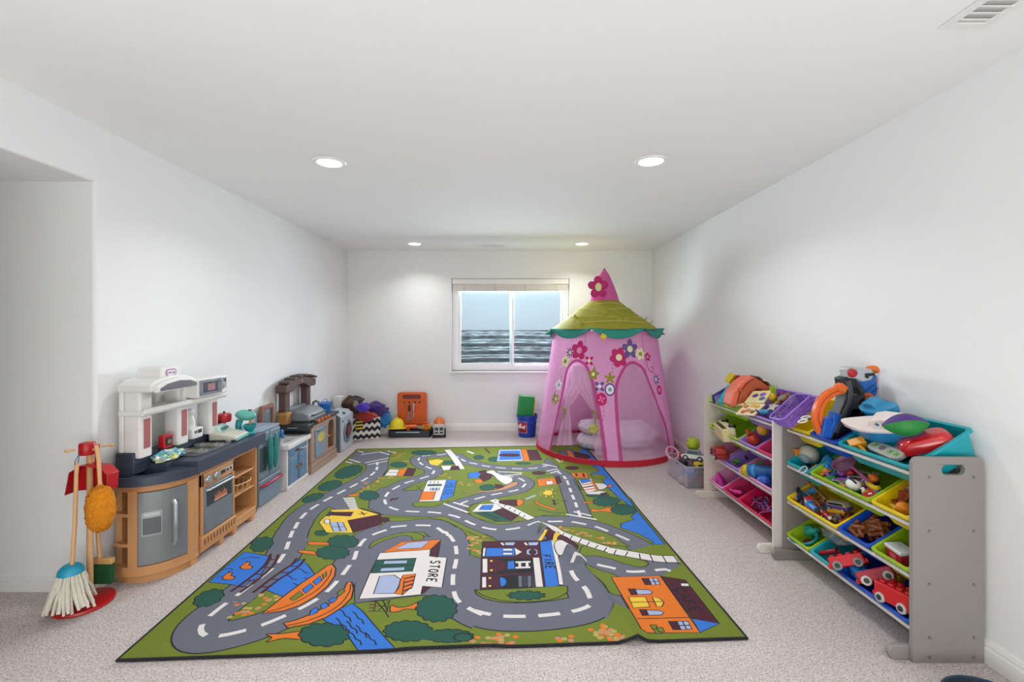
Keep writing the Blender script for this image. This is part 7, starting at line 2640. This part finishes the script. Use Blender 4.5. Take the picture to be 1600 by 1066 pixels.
for k, (x, y, c_) in enumerate(((-.05, .02, '#c9702a'), (0, -.02, '#b8843a'), (.045, .025, '#d9a13a'), (-.03, -.035, '#c45a2a'), (.05, -.03, '#8a5a2a'), (.0, .035, '#e0b050'))):
    link('puzzle_piece', MB().prism([(x + .02 * math.cos(a) * (1 + .2 * math.sin(3 * a)), y + .016 * math.sin(a)) for a in [2 * PI * i / 12 for i in range(12)]], 'z', .01, .016), K(c_), pz, bevel=.002)
bk_ = thing('picture_book', 'picture book with purple and yellow cover lying behind the puzzle tray', 'book', mt=B1(1186, 622, 0, -.03, rz=.3, rx=.2))
link('cover', MB().box(-.085, .085, -.06, .06, 0, .012), M('#dccf94', .5, var=.1), bk_, bevel=.002)
for x, y, c_ in ((-.03, .01, '#5a3f94'), (.03, .02, '#8a5ab0'), (.05, -.02, '#4f6a9a')):
    link('cover_picture', MB().prism([(x + .026 * math.cos(a), y + .018 * math.sin(a)) for a in [2 * PI * i / 12 for i in range(12)]], 'z', .012, .0135), K(c_), bk_)
pa = thing('gold_pineapple', 'shiny gold and green toy pineapple standing in the lavender bin', 'toy', mt=Matrix.Translation(P(1208, 622, 3.02)))
link('body', MB().ball((0, 0, -.0), (.024, .024, .04), 16, 12), M('#c9a21c', .25, metal=.6, bump=.6, bscale=150), pa)
for k in range(6):
    a = k * 2 * PI / 6
    link('leaf', MB().lathe([(.008, 0), (.007, .025), (.0008, .055)], 8, Matrix.Translation((.006 * math.cos(a), .006 * math.sin(a), .035)) @ Matrix.Rotation(a, 4, 'Z') @ Matrix.Rotation(.35, 4, 'Y')), K('#8fb31c'), pa)
st_ = MB()
q = []
for i in range(10):
    a = PI * i / 5 + .3
    r = .045 if i % 2 == 0 else .02
    q.append((r * math.cos(a), r * math.sin(a)))
st_.prism(q, 'z', 0, .012)
solo('silver_star', st_, M('#c9c9c6', .25, metal=.5), 'silver toy star lying in front of the gold pineapple', 'toy', mt=B1(1209, 637, 0, -.03, rz=.3, rx=.2), bevel=.003)
fi = thing('toy_fish', 'blue toy fish at the front of the lavender bin', 'toy fish', mt=B1(1196, 647, 0, .0, rz=.3))
link('body', MB().ball((0, 0, .016), (.04, .016, .018), 18, 10), K('#3d86b4'), fi)
link('tail', MB().prism([(-.035, .016), (-.062, .034), (-.056, .016), (-.062, 0)], 'y', -.004, .004), K('#2a4f74'), fi)
for k, (px, py, rz, c_, lab) in enumerate(((1218, 640, .5, '#6a3a22', 'brown toy horse figure in the lavender bin'), (1226, 634, 1.1, '#8a5a3a', 'light brown toy figure beside the brown horse in the lavender bin'))):
    t_ = thing('toy_horse', lab, 'toy figure', mt=B1(px, py, 0, .0, rz=rz))
    link('body', MB().tube(catmull([(-.035, 0, .035), (0, 0, .036), (.03, 0, .042), (.045, 0, .06), (.06, 0, .056)], 4), [.012] * 5 + [.014] * 5 + [.010] * 4 + [.008] * 3, 10), K(c_), t_)
    for x in (-.028, .022):
        for y in (-.008, .008):
            link('leg', MB().cyl((x, y, 0), (x, y, .034), .005, 8), K(c_), t_)
solo('grey_toy_bag', MB().lathe([(.0001, 0), (.05, 0), (.06, .03), (.045, .055), (.0001, .06)], 24, Matrix.Diagonal((1.3, .8, 1, 1))), K('#7f8276', .6), 'grey green toy bag at the near end of the lavender bin', 'toy bag', mt=B1(1234, 632, 0, .02, rx=.2), smooth=60)
solo('toy_bone', MB().ball((-.03, 0, .015), .015, 12, 8).cyl((-.03, 0, .015), (.03, 0, .015), .010, 10).ball((.03, 0, .015), .015, 12, 8), K('#dcc58a'), 'cream toy bone at the foot of the coral case', 'toy', mt=B1(1158, 636, 0, .0, rz=.3))
solo('magenta_ribbon', MB().tube(catmull([(-.04, 0, .01), (-.01, .02, .03), (.02, -.01, .02), (.05, .015, .035)], 6), .008, 8), K('#8a2a7a'), 'magenta purple toy ribbon at the back of the lavender bin', 'toy', mt=B1(1222, 622, 0, .02))
for k in range(10):
    px = rs.uniform(1170, 1222)
    py = 636 + (px - 1170) * .16 + rs.uniform(-6, 8)
    col = rs.choice(['#c9b89a', '#8a5a2a', '#d9a13a', '#3a5a7a', '#b04a2a', '#4a3a2a'])
    solo('toy_piece', MB().cbox((0, 0, .012), (rs.uniform(.03, .06), .018, .014), (rs.uniform(-.4, .4), rs.uniform(-.4, .4), 0)), K(col), 'small wooden toy piece mixed into the wide lavender bin', 'toy',
         mt=B1(px, py, 0, .05, rz=rs.uniform(0, 3)), group='small pieces in the lavender bin', bevel=.003)

# ---------------- pale organizer, lower rows
cv_ = toy_car('toy_camper_van', 'cream toy camper van lying on its side in the wide lime bin', 'toy van', B1(1146, 672, 1, .03, rz=-.15, rx=1.25), .25, .11, .11, '#dccfae', '#d3c48e', '#4a3a22', '#6a6a66', cab0=-.44, cab1=.46)
wc = thing('toy_watering_can', 'coral red toy watering can in the small lavender bin', 'toy watering can', mt=B1(1180, 691, 1, .05, rz=2.9))
link('body', MB().lathe([(.0001, 0), (.04, 0), (.038, .04), (.028, .062), (.024, .062), (.034, .04), (.034, .006), (.0001, .006)], 24), K('#d94a36'), wc)
link('spout', MB().tube([(.03, 0, .02), (.06, 0, .04), (.08, 0, .07)], [.013, .010, .012], 10), K('#d94a36'), wc)
link('handle', MB().tube([(-.03, 0, .055), (-.06, 0, .05), (-.06, 0, .02), (-.036, 0, .012)], .007, 8), K('#d94a36'), wc)
sm = thing('toy_face_ball', 'yellow orange ball with black eye dots beside the coral watering can', 'ball', mt=B1(1196, 679, 1, .0))
link('ball', MB().ball((0, 0, .035), .037, 22, 14), K('#d99a2a', .45), sm)
for x in (-.012, .012):
    link('eye', MB().ball((x - .01, -.031, .05), .0045, 8, 6), BLKP, sm)
jp = toy_car('toy_jeep', 'red toy jeep with silver front on the rim of the small pale pink bin', 'toy car', B1(1124, 714, 2, .0, rz=2.95, rx=.5), .20, .085, .08, '#8f1d18', '#a82a20', '#3a1512', '#9a9a98', cab0=-.3, cab1=.22)
link('silver_front', MB().box(.093, .108, -.04, .04, .014, .04), M('#a9b6c6', .25, metal=.6), jp, bevel=.005)
gl = thing('toy_crocodile', 'green toy crocodile in the small lavender bin of the third row', 'toy animal', mt=B1(1146, 723, 2, .06, rz=.35))
link('body', MB().tube(catmull([(-.07, .01, .008), (-.03, 0, .014), (.01, 0, .018), (.045, 0, .016), (.075, -.005, .012)], 4), [.003, .005, .007, .009, .011, .013, .015, .016, .017, .017, .016, .015, .014, .013, .012, .009, .006], 10), K('#4f9a28'), gl)
for x in (-.01, .035):
    for s in (-1, 1):
        link('leg', MB().cyl((x, s * .012, .012), (x, s * .026, .0), .005, 8), K('#4f9a28'), gl)
solo('white_toy_tooth', MB().ball((0, 0, .012), (.016, .012, .012), 12, 8), K('#e0e2d0'), 'small white toy piece beside the green crocodile', 'toy', mt=B1(1137, 719, 2, .04))
solo('black_toy_hose', MB().tube([(-.05, 0, .01), (0, .012, .016), (.05, 0, .01)], .008, 8), BLKP, 'black toy hose at the back of the small lavender bin', 'toy', mt=B1(1163, 716, 2, .07))
to = thing('toy_torch', 'blue toy torch with gold end sticking out of the wide pink bin', 'toy torch', mt=B1(1186, 742, 2, .015, rz=3.75, ry=-.1))
ax = Matrix.Rotation(PI / 2, 4, 'Y')
link('body', MB().lathe([(.032, -.12), (.036, -.03), (.042, .0), (.042, .05), (.036, .055)], 24, Matrix.Translation((0, 0, .03)) @ ax), K('#1a5c94'), to)
gd = link('gold_end', MB().lathe([(.038, .05), (.045, .075), (.03, .10), (.0001, .102)], 12, Matrix.Translation((0, 0, .03)) @ ax), M('#c9b01c', .25, metal=.5), to, smooth=20)
link('band', MB().lathe([(.0425, .0), (.0455, .005), (.0455, .015), (.0425, .02)], 24, Matrix.Translation((0, 0, .03)) @ ax, cap=False), K('#2f86c0'), to)
solo('blue_toy_helmet', MB().ball((0, 0, .02), (.05, .05, .042), 20, 12), K('#1c4fb0'), 'blue toy helmet below the torch in the wide pink bin', 'toy helmet', mt=B1(1197, 756, 2, .05))
solo('red_toy_ball', MB().ball((0, 0, .022), .022, 16, 10), K('#b0202a'), 'small red toy ball next to the blue helmet in the wide pink bin', 'ball', mt=B1(1203, 746, 2, .06))
solo('green_toy_leaf', MB().prism(catmull([(-.04, 0, 0), (0, .016, 0), (.045, .0, 0), (0, -.016, 0)], 5, True), 'z', 0, .006) if False else MB().ball((0, 0, .006), (.045, .014, .006), 18, 8), K('#3fa02c'), 'green toy leaf at the back of the wide pink bin', 'toy', mt=B1(1186, 724, 2, .03, rz=.3))
solo('magenta_cone', MB().lathe([(.05, 0), (.052, .004), (.006, .12), (.0001, .122)], 28), K('#c01f94'), 'magenta toy cone lying in the small pale pink bin of the bottom row', 'toy cone', mt=B1(1129, 762, 3, .085, rz=.4, rx=-.3))
block('grey_toy_block', 'small grey toy block beside the magenta cone', 'toy block', B1(1121, 755, 3, .06, rz=.6), (.035, .035, .02), '#6f93a6')
un = thing('pink_toy_pony', 'bright pink toy pony lying in the small raspberry bin', 'toy animal', mt=B1(1158, 772, 3, .06, rz=.3, rx=.6))
pkm = K('#dd3f90')
link('body', MB().tube(catmull([(-.045, 0, .03), (-.01, 0, .032), (.025, 0, .034), (.045, 0, .055), (.065, 0, .056)], 4), [.012, .015, .018, .019, .019, .019, .018, .018, .017, .015, .013, .013, .014, .015, .014, .012, .009], 10), pkm, un)
for x in (-.035, .022):
    for y in (-.011, .011):
        link('leg', MB().cyl((x, y, 0), (x, y, .03), .007, 8), pkm, un)
link('tail', MB().tube([(-.05, 0, .035), (-.075, .005, .03), (-.085, .01, .008)], [.008, .009, .003], 8), K('#e878b4'), un)
for k in range(12):
    px = rs.uniform(1180, 1203)
    py = 783 + (px - 1180) * .75 + rs.uniform(-8, 12)
    c_ = rs.choice(['#b03a8a', '#5a2440', '#8a1f5a', '#7a5aa8', '#3a1a2c'])
    solo('hair_ribbon', MB().tube(catmull([(-.05, 0, .008), (-.02, .02, .02), (.02, -.02, .014), (.055, .01, .022)], 5), .0055, 7), K(c_), 'purple or pink ribbon strand tangled in the wide crimson bin', 'ribbon',
         mt=B1(px, py, 3, .05, rz=rs.uniform(0, 3)), group='ribbons in the wide crimson bin')

# ---------------- clear box beside the tent
cb = thing('clear_storage_box', 'clear plastic storage box of toys on the carpet between tent and organizer', 'storage box', (1.675, 4.07, 0), (0, 0, .06))
clr = clear('#e6e2ea', .16, 'clear_box_plastic', .12)
bm2 = bin_mb(.34, .44, .185)
bm2.v = [p + Vector((0, -.22, .19)) for p in bm2.v]
link('tub', bm2, clr, cb, smooth=50)
link('rim', MB().tube([(x, y, .19) for x, y in rrect(-.17, .17, -.22, .22, .03, 5)], .006, 8, closed=True), clear('#d8cfd8', .45, 'clear_box_rim', .2), cb)
CB = lambda x, y, z, **k: Matrix.Translation((1.675 + x, 4.07 + y, z)) @ Euler((k.get('rx', 0), k.get('ry', 0), k.get('rz', 0))).to_matrix().to_4x4()
ring_obj('pink_toy_hoop', 'pale pink toy hoop leaning over the far left rim of the clear box', 'toy hoop', CB(-.15, .12, .215, rx=1.0, rz=.3), .06, .008, '#d98fb0')
toy_car('toy_van', 'white and grey toy van on top of the toys in the clear box', 'toy van', CB(.01, .03, .17, rz=2.6, rx=.2), .20, .09, .10, '#d5d3cf', '#7d8a94', cab0=-.3, cab1=.38)
toy_car('toy_truck', 'black toy truck at the left side of the clear box', 'toy truck', CB(-.11, -.02, .15, rz=.5, rx=.3), .10, .06, .055, '#222226', '#35353a')
toy_car('toy_car', 'red toy car near the back of the clear box', 'toy car', CB(-.04, .13, .17, rz=.2), .09, .05, .045, '#a82020', '#b83a30')
toy_car('toy_loader', 'black and yellow toy loader at the front of the clear box', 'toy truck', CB(-.02, -.13, .145, rz=.3, rx=.2), .12, .06, .06, '#26262a', '#c9a81c')
for x, y, z, c_, lab in ((-.09, -.15, .10, '#5a8ac4', 'pale blue toy block seen through the front of the clear box'), (.04, -.15, .02, '#d8692a', 'orange toy block at the bottom front of the clear box'),
                         (.11, -.14, .06, '#2f5a9a', 'blue toy block low at the right front of the clear box'), (-.11, -.10, .02, '#b0a0a4', 'grey toy block at the bottom left of the clear box'),
                         (-.02, -.04, .04, '#b03a2a', 'red toy block in the middle of the clear box'), (.09, -.05, .13, '#d9b02a', 'yellow toy block at the right side of the clear box'),
                         (-.03, .10, .05, '#7a8a9a', 'grey blue toy block deep in the clear box'), (.06, -.17, .14, '#3a3a3e', 'dark grey toy block near the front rim of the clear box')):
    block('toy_block', lab, 'toy block', CB(x, y, z, rz=x * 9, rx=.25), (.085, .07, .055), c_, bev=.005)
yb2 = thing('green_toy_ball', 'yellow green spotted ball resting behind the clear box against the wall', 'ball', (1.725, 4.20, .30))
link('ball', MB().ball((0, 0, 0), .062, 24, 16), K('#a3b41c', .4), yb2)
for k in range(7):
    a, b_ = k * 2.4, -.5 + k * .25
    d = Vector((math.cos(b_) * math.cos(a), math.cos(b_) * math.sin(a), math.sin(b_)))
    link('spot', MB().ball(d * .059, .008, 10, 6), K('#5c5a2a', .5), yb2)
block('toy_box', 'tall pale toy box holding up the green ball in the clear box', 'toy box', CB(.06, .13, .012), (.10, .09, .225), '#c9b7c0')

# ---------------- dark woven dish on the carpet, cut by the bottom right corner of the view
wd_ = thing('woven_dish', 'dark blue woven dish on the carpet at the foot of the near organizer panel', 'dish', (1.70, 1.555, 0))
link('dish', MB().lathe([(.0001, .006), (.10, .006), (.14, .03), (.152, .048), (.158, .046), (.146, .024), (.104, .0), (.0001, .0)], 44), M('#101d2c', .7, var=.15, bump=.6, bscale=140), wd_)
for r, z in ((.155, .049), (.140, .034), (.122, .022)):
    link('coil', MB().tube([(r * math.cos(a), r * math.sin(a), z) for a in [2 * PI * i / 44 for i in range(44)]], .0045, 6, closed=True), M('#1d3a52', .7), wd_)
link('tab', MB().cbox((-.155, .10, .02), (.06, .05, .008), (0, 0, .5)), M('#101d2c', .7), wd_, bevel=.003)
